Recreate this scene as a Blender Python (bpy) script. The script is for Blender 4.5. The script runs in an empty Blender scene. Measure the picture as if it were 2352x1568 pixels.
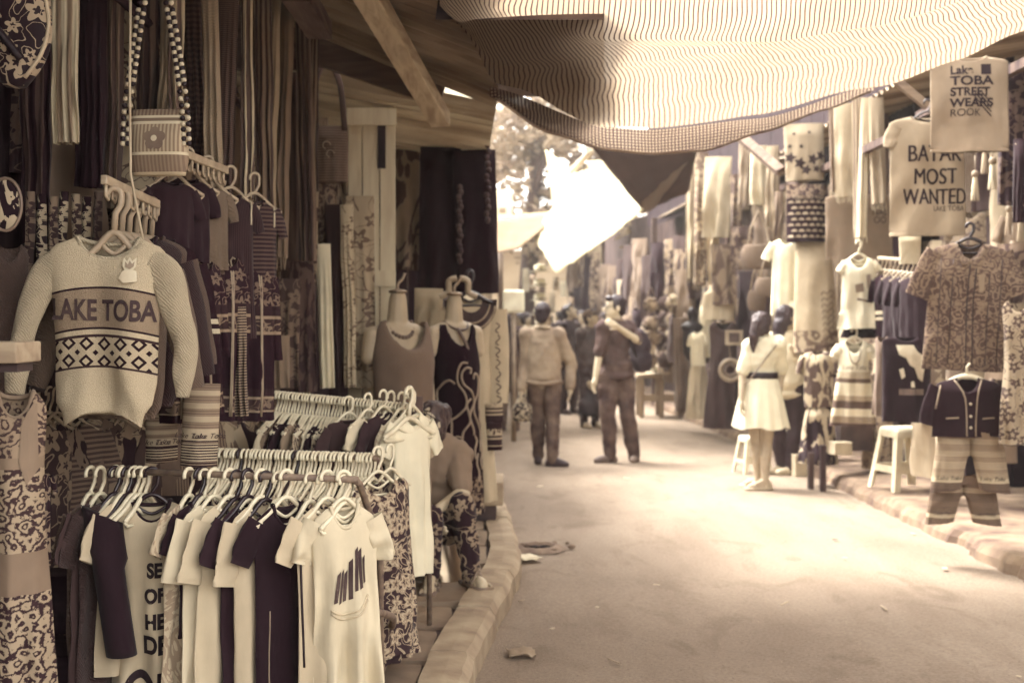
import bpy, bmesh, math, random
from math import sin, cos, pi, radians, atan2, sqrt, exp
from mathutils import Vector, Matrix, noise
from mathutils.bvhtree import BVHTree

# ---------------------------------------------------------------- camera, light, exposure
FPX, CX, HZ, CH = 2940.0, 1176.0, 730.0, 1.5      # focal length in photo pixels (2352 wide), centre, horizon, eye height
scn = bpy.context.scene
COL = scn.collection
cam_d = bpy.data.cameras.new('camera')
cam = bpy.data.objects.new('camera', cam_d)
COL.objects.link(cam)
cam.location = (0, 0, CH)
cam.rotation_euler = (radians(90), 0, 0)
cam_d.sensor_width = 36.0
cam_d.lens = FPX / 2352.0 * 36.0
cam_d.shift_y = (HZ - 784.0) / 2352.0
cam_d.clip_start, cam_d.clip_end = 0.1, 400.0
cam_d.dof.use_dof = True
cam_d.dof.focus_distance = 3.95
cam_d.dof.aperture_fstop = 3.2
scn.camera = cam

SUN_DIR = Vector((-0.46, 0.36, 0.88)).normalized()
world = bpy.data.worlds.new('World')
scn.world = world
world.use_nodes = True
wn, wl = world.node_tree.nodes, world.node_tree.links
bg = wn['Background']
sky_n = wn.new('ShaderNodeTexSky')
sky_n.sky_type = 'NISHITA'
sky_n.sun_disc = False
sky_n.sun_elevation = math.asin(SUN_DIR.z)
sky_n.sun_rotation = atan2(SUN_DIR.x, SUN_DIR.y)
sky_n.air_density, sky_n.dust_density = 1.0, 4.0
hsv = wn.new('ShaderNodeHueSaturation'); hsv.inputs['Saturation'].default_value = 0.05
tint = wn.new('ShaderNodeMix'); tint.data_type = 'RGBA'; tint.blend_type = 'MULTIPLY'; tint.inputs[0].default_value = 1.0
tint.inputs[7].default_value = (1.0, 0.96, 0.895, 1)
wl.new(sky_n.outputs[0], hsv.inputs['Color']); wl.new(hsv.outputs[0], tint.inputs[6]); wl.new(tint.outputs[2], bg.inputs[0])
bg.inputs[1].default_value = 0.15
sun_d = bpy.data.lights.new('sun', 'SUN')
sun_d.energy, sun_d.angle, sun_d.color = 0.75, radians(20.0), (1.0, 0.965, 0.86)
sun = bpy.data.objects.new('sun', sun_d); COL.objects.link(sun)
sun.rotation_euler = (-SUN_DIR).to_track_quat('-Z', 'Y').to_euler()
scn.view_settings.view_transform = 'Standard'
scn.view_settings.look = 'None'
scn.view_settings.exposure = 3.2
scn.view_settings.gamma = 1.0
scn.render.engine = 'CYCLES'
scn.cycles.use_denoising = True
scn.cycles.max_bounces = 8
scn.cycles.transparent_max_bounces = 12

# ---------------------------------------------------------------- helpers
R = random.Random(11)
TMP = bpy.data.scenes.new('workbench')           # a side scene in which shapes are converted to meshes
def evaluated_mesh(o, name):
    TMP.collection.objects.link(o); vl = TMP.view_layers[0]; vl.update()
    me = bpy.data.meshes.new_from_object(o.evaluated_get(vl.depsgraph)); me.name = name
    bpy.data.objects.remove(o); return me
def W(u, v, d):
    """point at distance d that the photograph shows at pixel (u, v)"""
    return Vector(((u - CX) / FPX * d, d, CH + (HZ - v) / FPX * d))
def px(n, d): return n * d / FPX
TONES = [(0, (.008, .003, .006)), (.2, (.030, .0145, .020)), (.4, (.125, .083, .069)), (.6, (.285, .211, .148)), (.8, (.54, .45, .318)), (1, (.83, .785, .60))]
def S(t):
    t = max(0, min(1, t))
    for (a, ca), (b, cb) in zip(TONES, TONES[1:]):
        if t <= b:
            f = (t - a) / (b - a)
            return tuple(x + (y - x) * f for x, y in zip(ca, cb)) + (1,)
    return TONES[-1][1] + (1,)

class N:
    """small node-tree writer"""
    def __init__(s, name):
        s.m = bpy.data.materials.new(name); s.m.use_nodes = True
        s.t = s.m.node_tree; s.n = s.t.nodes; s.b = s.n['Principled BSDF']
    def add(s, typ, **kw):
        n = s.n.new('ShaderNode' + typ)
        for k, v in kw.items():
            if k.startswith('_'): setattr(n, k[1:], v)
            else:
                i = n.inputs[int(k[1:])] if k[0] == 'i' and k[1:].isdigit() else n.inputs[k]
                if hasattr(v, 'is_linked') or hasattr(v, 'links'): s.t.links.new(v, i)
                else: i.default_value = v
        return n
    def co(s, sc=(1, 1, 1), rot=(0, 0, 0), uv=False):
        tc = s.add('TexCoord')
        mp = s.add('Mapping', Vector=tc.outputs['UV' if uv else 'Object'], Scale=sc, Rotation=rot)
        return mp.outputs[0]
    def ramp(s, fac, stops, const=False):
        r = s.add('ValToRGB', Fac=fac); e = r.color_ramp
        if const: e.interpolation = 'CONSTANT'
        while len(e.elements) < len(stops): e.elements.new(0.5)
        for el, (p, t) in zip(e.elements, stops):
            el.position = p; el.color = S(t) if not isinstance(t, tuple) else t
        return r.outputs[0]
    def math(s, op, a, b=0.0, c=None):
        m = s.add('Math', _operation=op, i0=a, i1=b)
        if c is not None:
            m.inputs[2].default_value = c
        return m.outputs[0]
    def mix(s, f, a, b, mode='MIX'):
        m = s.add('Mix', _data_type='RGBA', _blend_type=mode, i0=f)
        for i, v in ((6, a), (7, b)):
            if isinstance(v, tuple): m.inputs[i].default_value = v
            else: s.t.links.new(v, m.inputs[i])
        return m.outputs[2]
    def fin(s, color, rough=.9, bump=None, bstr=.3, bdist=.004, metal=0, spec=.25):
        if isinstance(color, tuple): s.b.inputs['Base Color'].default_value = color
        else: s.t.links.new(color, s.b.inputs['Base Color'])
        s.b.inputs['Roughness'].default_value = rough
        s.b.inputs['Metallic'].default_value = metal
        s.b.inputs['Specular IOR Level'].default_value = spec
        if bump is not None:
            bn = s.add('Bump', Strength=bstr, Distance=bdist, Height=bump)
            s.t.links.new(bn.outputs[0], s.b.inputs['Normal'])
        return s.m

_mc = {}
def pattern(n, kind, sc, seed=0):
    """a 0..1 pattern in object coordinates"""
    if kind == 'vstripe':
        w = n.add('TexWave', _wave_type='BANDS', _bands_direction='X', Vector=n.co(), Scale=sc, Distortion=.6, Detail=1.0); return w.outputs['Fac']
    if kind == 'hstripe':
        w = n.add('TexWave', _wave_type='BANDS', _bands_direction='Z', Vector=n.co(), Scale=sc, Distortion=.2, Detail=1.0); return w.outputs['Fac']
    if kind == 'floral':
        q = n.add('SeparateXYZ', Vector=n.co()); xy = n.add('CombineXYZ', X=q.outputs[0], Y=q.outputs[2]).outputs[0]
        d = n.add('TexNoise', Vector=xy, Scale=sc * .8, Detail=2.0)
        xy = n.add('VectorMath', _operation='MULTIPLY_ADD', i0=d.outputs['Color'], i1=(.35 / sc,) * 3, i2=xy).outputs[0]
        vo = n.add('TexVoronoi', _voronoi_dimensions='2D', Vector=xy, Scale=sc * .62, Randomness=.9)
        df = n.add('SeparateXYZ', Vector=n.add('VectorMath', _operation='SUBTRACT', i0=xy, i1=vo.outputs['Position']).outputs[0])
        th = n.math('ARCTAN2', df.outputs[1], df.outputs[0])
        hue = n.add('SeparateXYZ', Vector=vo.outputs['Color'])
        lobes = n.math('MULTIPLY_ADD', n.math('COSINE', n.math('ADD', n.math('MULTIPLY', th, 5.0), n.math('MULTIPLY', hue.outputs[0], 9.0))), .13, .40)
        size = n.math('MULTIPLY', lobes, n.math('MULTIPLY_ADD', hue.outputs[1], .7, .7))
        rr = n.math('DIVIDE', vo.outputs['Distance'], size)
        pet = n.math('SUBTRACT', n.math('MULTIPLY_ADD', rr, -.9, 1.25), n.math('MULTIPLY', n.math('LESS_THAN', rr, .28), .9))
        st = n.add('TexNoise', Vector=xy, Scale=sc * .5, Detail=1.5, Distortion=1.0)
        stem = n.math('SUBTRACT', 1.0, n.math('MULTIPLY', n.math('ABSOLUTE', n.math('SINE', n.math('MULTIPLY', st.outputs[0], 22.0))), 1.9))
        return n.math('MAXIMUM', pet, stem)
    if kind == 'paisley':
        q = n.add('SeparateXYZ', Vector=n.co()); xy = n.add('CombineXYZ', X=q.outputs[0], Y=q.outputs[2]).outputs[0]
        nz = n.add('TexNoise', Vector=xy, Scale=sc * .55, Detail=1.0)
        vo = n.add('TexVoronoi', _voronoi_dimensions='2D', _feature='SMOOTH_F1', Vector=xy, Scale=sc * .26)
        a = n.math('SINE', n.math('ADD', n.math('MULTIPLY', vo.outputs['Distance'], 19.0), n.math('MULTIPLY', nz.outputs[0], 11.0)))
        n2 = n.add('TexNoise', Vector=xy, Scale=sc * .9, Detail=1.0, Distortion=1.5)
        b = n.math('SINE', n.math('MULTIPLY', n2.outputs[0], 30.0))
        return n.math('MULTIPLY_ADD', n.math('ADD', n.math('MULTIPLY', a, .66), n.math('MULTIPLY', b, .34)), .5, .5)
    if kind == 'spots':
        vo = n.add('TexVoronoi', Vector=n.co((1, .3, 1)), Scale=sc, Randomness=.45)
        return n.math('MULTIPLY', vo.outputs['Distance'], 1.6)
    if kind == 'tiedye':
        nz = n.add('TexNoise', Vector=n.co((1, 1, .45)), Scale=sc, Detail=3.0, Distortion=2.2)
        return n.math('MULTIPLY_ADD', n.math('SUBTRACT', nz.outputs[0], .5), 2.6, .5)
    if kind == 'ikat':
        a = n.add('TexWave', _wave_type='BANDS', _bands_direction='Z', Vector=n.co(), Scale=sc, Distortion=0.0)
        b = n.add('TexWave', _wave_type='BANDS', _bands_direction='X', Vector=n.co(), Scale=sc * 1.3, Distortion=3.0, Detail=2.0)
        return n.math('MULTIPLY_ADD', n.math('MULTIPLY', n.math('SUBTRACT', a.outputs['Fac'], .5), b.outputs['Fac']), 1.5, .5)
    if kind == 'diamond':
        c = n.co((sc, .001, sc))
        x = n.add('SeparateXYZ', Vector=c)
        fx = n.math('PINGPONG', x.outputs[0], 1.0); fz = n.math('PINGPONG', x.outputs[2], 1.0)
        q = n.math('ADD', fx, fz)
        return n.math('PINGPONG', q, .62)
    if kind == 'check':
        c = n.add('TexChecker', Vector=n.co((1, .01, 1)), Scale=sc); return c.outputs['Fac']
    if kind == 'mono':
        nz = n.add('TexNoise', Vector=n.co((1, 1, .8)), Scale=sc, Detail=4.0, Distortion=3.5)
        return n.math('MULTIPLY_ADD', n.math('SINE', n.math('MULTIPLY', nz.outputs[0], 26.0)), .5, .5)
    raise KeyError(kind)

def fabric(tone, kind=None, tone2=None, sc=20., const=True, cut=.5, fuzz=.0, rough=.92, mid=None):
    """woven cloth: one tone, or two in a woven/printed pattern"""
    key = ('fab', tone, kind, tone2, sc, const, cut, fuzz, mid)
    if key in _mc: return _mc[key]
    n = N('cloth')
    nz = n.add('TexNoise', Vector=n.co(), Scale=9.0, Detail=4.0)
    if kind:
        f = pattern(n, kind, sc)
        st = [(0, tone), (cut, tone2)] if mid is None else [(0, tone), (cut * .6, mid), (cut, tone2), (min(.99, cut * 1.5), mid)]
        if not const: st = [(max(0, cut - .25), tone), (min(1, cut + .25), tone2)]
        c = n.ramp(f, st, const)
    else: c = S(tone)
    v = n.ramp(nz.outputs[0], [(.3, (.86, .86, .86, 1)), (.7, (1.0, 1.0, 1.0, 1))])
    c = n.mix(1.0, c, v, 'MULTIPLY')
    if fuzz:
        w = n.add('TexNoise', Vector=n.co((1, 1, 1.6)), Scale=330.0, Detail=2.0)
        k = n.add('TexWave', _wave_type='BANDS', _bands_direction='DIAGONAL', Vector=n.co(), Scale=62.0, Distortion=6.0, Detail=2.0)
        v2 = n.ramp(w.outputs[0], [(.3, (.72, .72, .72, 1)), (.65, (1, 1, 1, 1))])
        c = n.mix(.75, c, v2, 'MULTIPLY')
        h = n.math('ADD', w.outputs[0], n.math('MULTIPLY', k.outputs['Fac'], .5))
        m = n.fin(c, 1.0, h, .8, .006, spec=.05)
    else:
        w = n.add('TexNoise', Vector=n.co((1, 1, .35)), Scale=16.0, Detail=3.0)
        m = n.fin(c, rough, w.outputs[0], .35, .012, spec=.12)
    n.b.inputs['Sheen Weight'].default_value = .08
    _mc[key] = m; return m

def bands(zones, h, kind='ikat', sc=20., cut=.5, curve=0., fuzz=0, z0=0.):
    """horizontal woven bands: zones = [(fraction from the top where it begins, tone, tone2 or None)]"""
    key = ('band', tuple(zones), h, kind, sc, cut, curve, fuzz, z0)
    if key in _mc: return _mc[key]
    n = N('banded_cloth')
    x = n.add('SeparateXYZ', Vector=n.co())
    z = n.math('DIVIDE', n.math('ADD', n.math('MULTIPLY', n.math('MULTIPLY', x.outputs[0], x.outputs[0]), curve), n.math('MULTIPLY_ADD', x.outputs[2], -1.0, z0)), h)
    a = n.ramp(z, [(p, t) for p, t, _ in zones], True)
    b = n.ramp(z, [(p, t if t2 is None else t2) for p, t, t2 in zones], True)
    f = n.math('GREATER_THAN', pattern(n, kind, sc), cut)
    c = n.mix(f, a, b)
    w = n.add('TexNoise', Vector=n.co(), Scale=320.0 if fuzz else 18.0, Detail=2.0)
    v = n.ramp(w.outputs[0], [(.3, (.74, .74, .74, 1)), (.68, (1, 1, 1, 1))])
    c = n.mix(.75 if fuzz else .35, c, v, 'MULTIPLY')
    m = n.fin(c, 1.0, w.outputs[0], .8 if fuzz else .3, .006, spec=.08)
    _mc[key] = m; return m

def solid(tone, rough=.6, metal=0, var=.12, sc=6., spec=.4, bump=.15, bsc=40., name='surface'):
    key = ('sol', tone, rough, metal, var, sc, bump, bsc)
    if key in _mc: return _mc[key]
    n = N(name)
    nz = n.add('TexNoise', Vector=n.co(), Scale=sc, Detail=6.0)
    c = n.ramp(nz.outputs[0], [(.3, max(0, tone - var)), (.7, min(1, tone + var * .5))])
    b = n.add('TexNoise', Vector=n.co(), Scale=bsc, Detail=4.0)
    m = n.fin(c, rough, b.outputs[0], bump, .006, metal, spec)
    _mc[key] = m; return m
def wood(tone, var=.14, axis='z', sc=7.):
    key = ('wood', tone, var, axis, sc)
    if key in _mc: return _mc[key]
    n = N('weathered_wood')
    s = {'x': (.12, 1, 1), 'y': (1, .12, 1), 'z': (1, 1, .12)}[axis]
    nz = n.add('TexNoise', Vector=n.co(s), Scale=sc * 3, Detail=7.0, Distortion=.6)
    c = n.ramp(nz.outputs[0], [(.32, max(0, tone - var)), (.52, tone), (.7, min(1, tone + var * .6))])
    m = n.fin(c, .85, nz.outputs[0], .5, .006, spec=.2)
    _mc[key] = m; return m

# mesh collector ----------------------------------------------------------------
class MB:
    def __init__(s): s.v, s.f, s.mi, s.uv = [], [], [], None
    def add(s, vs, fs, mi=0):
        o = len(s.v); s.v += [tuple(v) for v in vs]
        s.f += [tuple(i + o for i in f) for f in fs]; s.mi += [mi] * len(fs); return s
    def box(s, c, d, rz=0, mi=0, taper=1., rx=0, ry=0):
        x, y, z = (q / 2 for q in d)
        vs = [(-x, -y, -z), (x, -y, -z), (x, y, -z), (-x, y, -z)] + [(a * taper, b * taper, z) for a, b in ((-x, -y), (x, -y), (x, y), (-x, y))]
        M = Matrix.Translation(c) @ Matrix.Rotation(rz, 4, 'Z') @ Matrix.Rotation(ry, 4, 'Y') @ Matrix.Rotation(rx, 4, 'X')
        return s.add([M @ Vector(v) for v in vs], [(3, 2, 1, 0), (4, 5, 6, 7), (0, 1, 5, 4), (1, 2, 6, 5), (2, 3, 7, 6), (3, 0, 4, 7)], mi)
    def bar(s, a, b, w, t, mi=0, up=(0, 0, 1)):
        """a plank from a to b, w wide and t thick"""
        a, b = Vector(a), Vector(b); d = (b - a).normalized(); up = Vector(up)
        q = d.cross(up).normalized() * w / 2; r = q.cross(d).normalized() * t / 2
        vs = [p + i * q + j * r for p in (a, b) for i, j in ((-1, -1), (1, -1), (1, 1), (-1, 1))]
        return s.add(vs, [(3, 2, 1, 0), (4, 5, 6, 7), (0, 1, 5, 4), (1, 2, 6, 5), (2, 3, 7, 6), (3, 0, 4, 7)], mi)
    def tube(s, path, r, n=8, mi=0, cap=True, flat=1.):
        path = [Vector(p) for p in path]; rs = r if isinstance(r, (list, tuple)) else [r] * len(path)
        rings, up = [], None
        for i, p in enumerate(path):
            d = (path[min(i + 1, len(path) - 1)] - path[max(i - 1, 0)]).normalized()
            if up is None:
                up = Vector((0, 1, 0)) if abs(d.y) < .9 else Vector((1, 0, 0))
            a = (up - d * up.dot(d)).normalized(); up = a; b = d.cross(a)
            rings.append([p + (a * cos(t) * flat + b * sin(t)) * rs[i] for t in (2 * pi * k / n for k in range(n))])
        return s.loft(rings, mi, cap)
    def loft(s, rings, mi=0, cap=False):
        n = len(rings[0]); o = [v for r in rings for v in r]; fs = []
        for i in range(len(rings) - 1):
            for k in range(n):
                fs.append((i * n + k, i * n + (k + 1) % n, (i + 1) * n + (k + 1) % n, (i + 1) * n + k))
        if cap: fs += [tuple(range(n))[::-1], tuple((len(rings) - 1) * n + k for k in range(n))]
        return s.add(o, fs, mi)
    def grid(s, rows, mi=0):
        n = len(rows[0]); o = [v for r in rows for v in r]
        return s.add(o, [(i * n + k, i * n + k + 1, (i + 1) * n + k + 1, (i + 1) * n + k) for i in range(len(rows) - 1) for k in range(n - 1)], mi)
    def ell(s, c, r, mi=0, nu=14, nv=9, M=None):
        c = Vector(c); r = (r,) * 3 if not isinstance(r, (tuple, list)) else r
        rings = []
        for i in range(nv + 1):
            a = -pi / 2 + pi * (i + (.02 if i == 0 else -.02 if i == nv else 0)) / nv
            q = [Vector((r[0] * cos(a) * cos(t), r[1] * cos(a) * sin(t), r[2] * sin(a))) for t in (2 * pi * k / nu for k in range(nu))]
            rings.append([c + (M @ p if M is not None else p) for p in q])
        return s.loft(rings, mi, True)
    def cap(s, p0, r0, p1, r1, mi=0, n=10):
        """tapered capsule"""
        p0, p1 = Vector(p0), Vector(p1); d = p1 - p0; L = d.length or 1e-4; d = d / L
        path, rs = [], []
        for k in range(5):
            a = pi / 2 * (1 - k / 4); path.append(p0 - d * r0 * sin(a)); rs.append(max(r0 * cos(a), .0008))
        for k in range(5):
            a = pi / 2 * k / 4; path.append(p1 + d * r1 * sin(a)); rs.append(max(r1 * cos(a), .0008))
        return s.tube(path, rs, n, mi)
    def mesh(s, name):
        me = bpy.data.meshes.new(name); me.from_pydata(s.v, [], s.f); me.update()
        if any(s.mi): me.polygons.foreach_set('material_index', s.mi)
        return me
    def build(s, name, mats, parent=None, smooth=True, loc=None, fix=True, bevel=0):
        me = s.mesh(name)
        if fix:
            bm = bmesh.new(); bm.from_mesh(me)
            bmesh.ops.recalc_face_normals(bm, faces=bm.faces)
            if bevel:
                es = [e for e in bm.edges if len(e.link_faces) == 2 and e.calc_face_angle(0) > .6]
                bmesh.ops.bevel(bm, geom=es, offset=bevel, segments=2, affect='EDGES', profile=.6)
            bm.to_mesh(me); bm.free()
        return link(name, me, mats, parent, smooth, loc)
def link(name, me, mats, parent=None, smooth=True, loc=None):
    o = bpy.data.objects.new(name, me); COL.objects.link(o)
    for m in (mats if isinstance(mats, (list, tuple)) else [mats]): me.materials.append(m)
    if smooth: me.polygons.foreach_set('use_smooth', [True] * len(me.polygons))
    if parent is not None: o.parent = parent
    if loc is not None: o.location = loc
    return o
def tag(o, label=None, cat=None, group=None, kind=None):
    if label: o['label'] = label
    if cat: o['category'] = cat
    if group: o['group'] = group
    if kind: o['kind'] = kind
    return o
def thing(name, loc, label, cat, group=None, rz=0):
    o = bpy.data.objects.new(name, None); COL.objects.link(o); o.empty_display_size = .1
    o.location = loc; o.rotation_euler.z = radians(rz)
    return tag(o, label, cat, group)
def dup(o, parent=None):
    c = o.copy(); COL.objects.link(c)
    if parent is not None: c.parent = parent
    for ch in list(o.children): dup(ch, c)
    return c
def smooth_path(pts, n=6):
    pts = [Vector(p) for p in pts]; out = []
    for i in range(len(pts) - 1):
        p0, p1, p2, p3 = pts[max(i - 1, 0)], pts[i], pts[i + 1], pts[min(i + 2, len(pts) - 1)]
        for k in range(n):
            t = k / n
            out.append(.5 * ((2 * p1) + (p2 - p0) * t + (2 * p0 - 5 * p1 + 4 * p2 - p3) * t * t + (3 * p1 - p0 - 3 * p2 + p3) * t ** 3))
    return out + [pts[-1]]
def remesh(mb, name, voxel, smooth=4, wrinkle=0., wf=(9, 9, 5), seed=0.):
    """melt the shapes in mb into one continuous skin"""
    me = mb.mesh(name); o = bpy.data.objects.new(name, me)
    m = o.modifiers.new('r', 'REMESH'); m.mode = 'VOXEL'; m.voxel_size = voxel
    if smooth:
        q = o.modifiers.new('s', 'SMOOTH'); q.iterations = smooth; q.factor = .5
    res = evaluated_mesh(o, name); bpy.data.meshes.remove(me)
    if wrinkle:
        for v in res.vertices:
            c = v.co; p = Vector((c.x * wf[0] + seed, c.y * wf[1], c.z * wf[2]))
            v.co = c + v.normal * wrinkle * (noise.noise(p) + .5 * noise.noise(p * 2.3))
    return res
def onto(pts, bvh, off=.003):
    """lay local (x, z) points on the front of a mesh"""
    out, last = [], 0.
    for x, z in pts:
        h = bvh.ray_cast(Vector((x, -3, z)), Vector((0, 1, 0)))
        if h[0] is not None: last = h[0].y
        out.append(Vector((x, last - off, z)))
    return out
def bvh_of(o): return BVHTree.FromPolygons([v.co for v in o.data.vertices], [p.vertices for p in o.data.polygons])
def flat_on(host, me, mat, name, off=.003):
    bm = bmesh.new(); bm.from_mesh(me)
    bmesh.ops.triangulate(bm, faces=bm.faces)
    for _ in range(3):
        es = [e for e in bm.edges if e.calc_length() > .018]
        if not es: break
        bmesh.ops.subdivide_edges(bm, edges=es, cuts=1); bmesh.ops.triangulate(bm, faces=[f for f in bm.faces if len(f.verts) > 3])
    bm.verts.ensure_lookup_table()
    for v, p in zip(bm.verts, onto([(v.co.x, v.co.z) for v in bm.verts], bvh_of(host), off)): v.co = p
    bm.to_mesh(me); bm.free()
    return link(name, me, mat, host, False)
def lettering(host, s, size, x, z, mat, sx=1., bold=0., off=.003, slant=0., align='CENTER', name='lettering'):
    c = bpy.data.curves.new('t', 'FONT'); c.body = s; c.size = size; c.align_x = align; c.offset = bold; c.shear = slant; c.space_line = .95
    me = evaluated_mesh(bpy.data.objects.new('t', c), name)
    for v in me.vertices: v.co = Vector((x + v.co.x * sx, 0, z + v.co.y))
    me.materials.clear()
    return flat_on(host, me, mat, name, off)
def patch(host, pts, mat, name='print', off=.003):
    me = bpy.data.meshes.new(name); me.from_pydata([(x, 0, z) for x, z in pts], [], [tuple(range(len(pts)))])
    return flat_on(host, me, mat, name, off)
def piping(host, paths, r, mat, name='piping', n=5, off=.002, sub=4):
    mb = MB(); b = bvh_of(host)
    for p in paths:
        q = smooth_path([(x, 0, z) for x, z in p], sub)
        mb.tube(onto([(v.x, v.z) for v in q], b, off), r, n)
    return mb.build(name, mat, host)
# ---------------------------------------------------------------- the street
def ground_mat():
    n = N('dusty_asphalt')
    a = n.add('TexNoise', Vector=n.co(), Scale=.55, Detail=5.0, Distortion=.7)
    b = n.add('TexNoise', Vector=n.co(), Scale=60.0, Detail=6.0)
    e = n.add('TexVoronoi', Vector=n.co(), Scale=190.0)
    p = n.add('TexNoise', Vector=n.co((1, .5, 1)), Scale=3.2, Detail=6.0, Distortion=1.2)
    c = n.ramp(a.outputs[0], [(.32, (.243, .188, .146, 1)), (.5, (.285, .224, .174, 1)), (.72, (.326, .260, .203, 1))])
    c = n.mix(.55, c, n.ramp(b.outputs[0], [(.35, (.66, .64, .62, 1)), (.62, (1, 1, 1, 1))]), 'MULTIPLY')
    c = n.mix(.55, c, n.ramp(p.outputs[0], [(.30, (.66, .62, .59, 1)), (.44, (1, 1, 1, 1))]), 'MULTIPLY')
    c = n.mix(.3, c, n.ramp(e.outputs['Distance'], [(.1, (.7, .68, .66, 1)), (.45, (1, 1, 1, 1))]), 'MULTIPLY')
    ck = n.add('TexVoronoi', _feature='DISTANCE_TO_EDGE', Vector=n.add('VectorMath', _operation='MULTIPLY_ADD', i0=p.outputs['Color'], i1=(.5, .5, 0), i2=n.co()).outputs[0], Scale=.8)
    c = n.mix(.14, c, n.ramp(ck.outputs['Distance'], [(.0, (.55, .5, .48, 1)), (.012, (1, 1, 1, 1))]), 'MULTIPLY')
    gr = n.add('TexVoronoi', Vector=n.co(), Scale=27.0)
    c = n.mix(.75, c, n.ramp(gr.outputs['Distance'], [(.07, (.45, .42, .40, 1)), (.14, (1, 1, 1, 1))]), 'MULTIPLY')
    gs = n.add('TexVoronoi', Vector=n.co((1.1, .9, 1)), Scale=21.0)
    c = n.mix(n.math('LESS_THAN', gs.outputs['Distance'], .055), c, S(.74))
    st = n.add('TexNoise', Vector=n.co((1.6, .35, 1)), Scale=2.2, Detail=5.0)
    c = n.mix(.4, c, n.ramp(st.outputs[0], [(.36, (.70, .66, .64, 1)), (.55, (1, 1, 1, 1))]), 'MULTIPLY')
    h = n.math('ADD', b.outputs[0], n.math('MULTIPLY', e.outputs['Distance'], .7))
    return n.fin(c, .95, h, .5, .012, spec=.15)
rows = []
for j in range(61):
    y = -8 + j * .55 if j < 50 else -8 + 49 * .55 + (j - 49) * 16
    row = []
    for i in range(41):
        x = -8 + i * .4 if 0 < i < 40 else (-120 if i == 0 else 120)
        z = .012 * noise.noise(Vector((x * .8, y * .5, 3))) + .006 * noise.noise(Vector((x * 3, y * 2, 1)))
        row.append((x, y, z))
    rows.append(row)
mb = MB(); mb.grid(rows)
tag(mb.build('road', ground_mat()), kind='structure')

kerb_pts = [(-1.5, -.40), (3.0, -.26), (5.26, -.163), (6.2, -.075), (7.2, .03), (7.7, .045), (8.5, .01), (10, -.08), (11.6, -.2), (14, -.34), (18, -.5), (26, -.7)]
def kerb_x(y):
    for (a, xa), (b, xb) in zip(kerb_pts, kerb_pts[1:]):
        if y <= b: return xa + (xb - xa) * max(0, (y - a) / (b - a))
    return kerb_pts[-1][1]
stone = solid(.66, .95, var=.11, sc=6., bump=.5, bsc=55., spec=.15, name='worn_concrete')
slabm = solid(.585, .95, var=.12, sc=3., bump=.6, bsc=26., spec=.15, name='paving_stone')
mb = MB(); y = -1.5; kk = 0
while y < 26:                      # kerb stones, each with its own joints, tilt and chipped edges
    L = R.uniform(.75, 1.05); ring = []; dx, dz = R.uniform(-.006, .006), R.uniform(-.004, .004)
    for q in range(10):
        yy = y + .006 + (L - .016) * q / 9; x = kerb_x(yy) + dx + .016 * noise.noise(Vector((yy * 3.1, 0, 5))); j = .016 * noise.noise(Vector((yy * 7, 2, 0))); e = .004 if q in (0, 9) else 0
        w = .175 if y < 9 else .16
        ring.append([(x + .015, yy, -.03), (x + .01 - e, yy, .085 - e), (x - .02 + j - e, yy, .125 + j * .6 + dz - e), (x - w * .5, yy, .132 + dz + .006 * noise.noise(Vector((yy * 9, 1, 1))) - e), (x - w, yy, .13 + dz - e), (x - w, yy, -.03)])
    mb.loft(ring, cap=True); y += L; kk += 1
tag(mb.build('kerb', stone, smooth=False), kind='structure')
# flagstones of the left pavement, each a raised uneven slab over a dark bed
mb = MB(); bed = MB()
bed.grid([[(-2.4, yy, .085), (kerb_x(yy) - .17, yy, .085)] for yy in [q * .5 - 1.5 for q in range(56)]])
tag(bed.build('pavement_bed', solid(.26, 1.)), kind='structure')
y = -1.4; k = 0
while y < 25:
    L = R.uniform(.42, .62); x1 = kerb_x(y + L / 2) - .19
    for (xa, xb) in ((x1 - R.uniform(.68, .78), x1), (x1 - 1.5, x1 - .80), (x1 - 2.2, x1 - 1.52)):
        nx, ny = 6, 5; top = []
        hz = .122 + R.uniform(-.008, .008); tx, ty = R.uniform(-.012, .012), R.uniform(-.012, .012)
        for b in range(ny + 1):
            row = []
            for a in range(nx + 1):
                fx, fy = a / nx, b / ny
                X = xa + (xb - xa) * fx; Y = y + .02 + (L - .04) * fy
                e = a in (0, nx) or b in (0, ny)
                X += .02 * noise.noise(Vector((X * 5, Y * 5, k))) * e; Y += .025 * noise.noise(Vector((X * 4, Y * 4, 9 + k))) * e
                row.append((X, Y, hz + tx * (fx - .5) + ty * (fy - .5) + .008 * noise.noise(Vector((X * 6, Y * 6, 2))) - (.012 if e else 0)))
            top.append(row)
        mb.grid(top)
        rim = [top[0][a] for a in range(nx + 1)] + [top[b][nx] for b in range(1, ny + 1)] + [top[ny][a] for a in range(nx - 1, -1, -1)] + [top[b][0] for b in range(ny - 1, 0, -1)]
        mb.loft([rim, [(p[0], p[1], .05) for p in rim]])
    y += L; k += 1
tag(mb.build('pavement', slabm, smooth=False), kind='structure')
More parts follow.
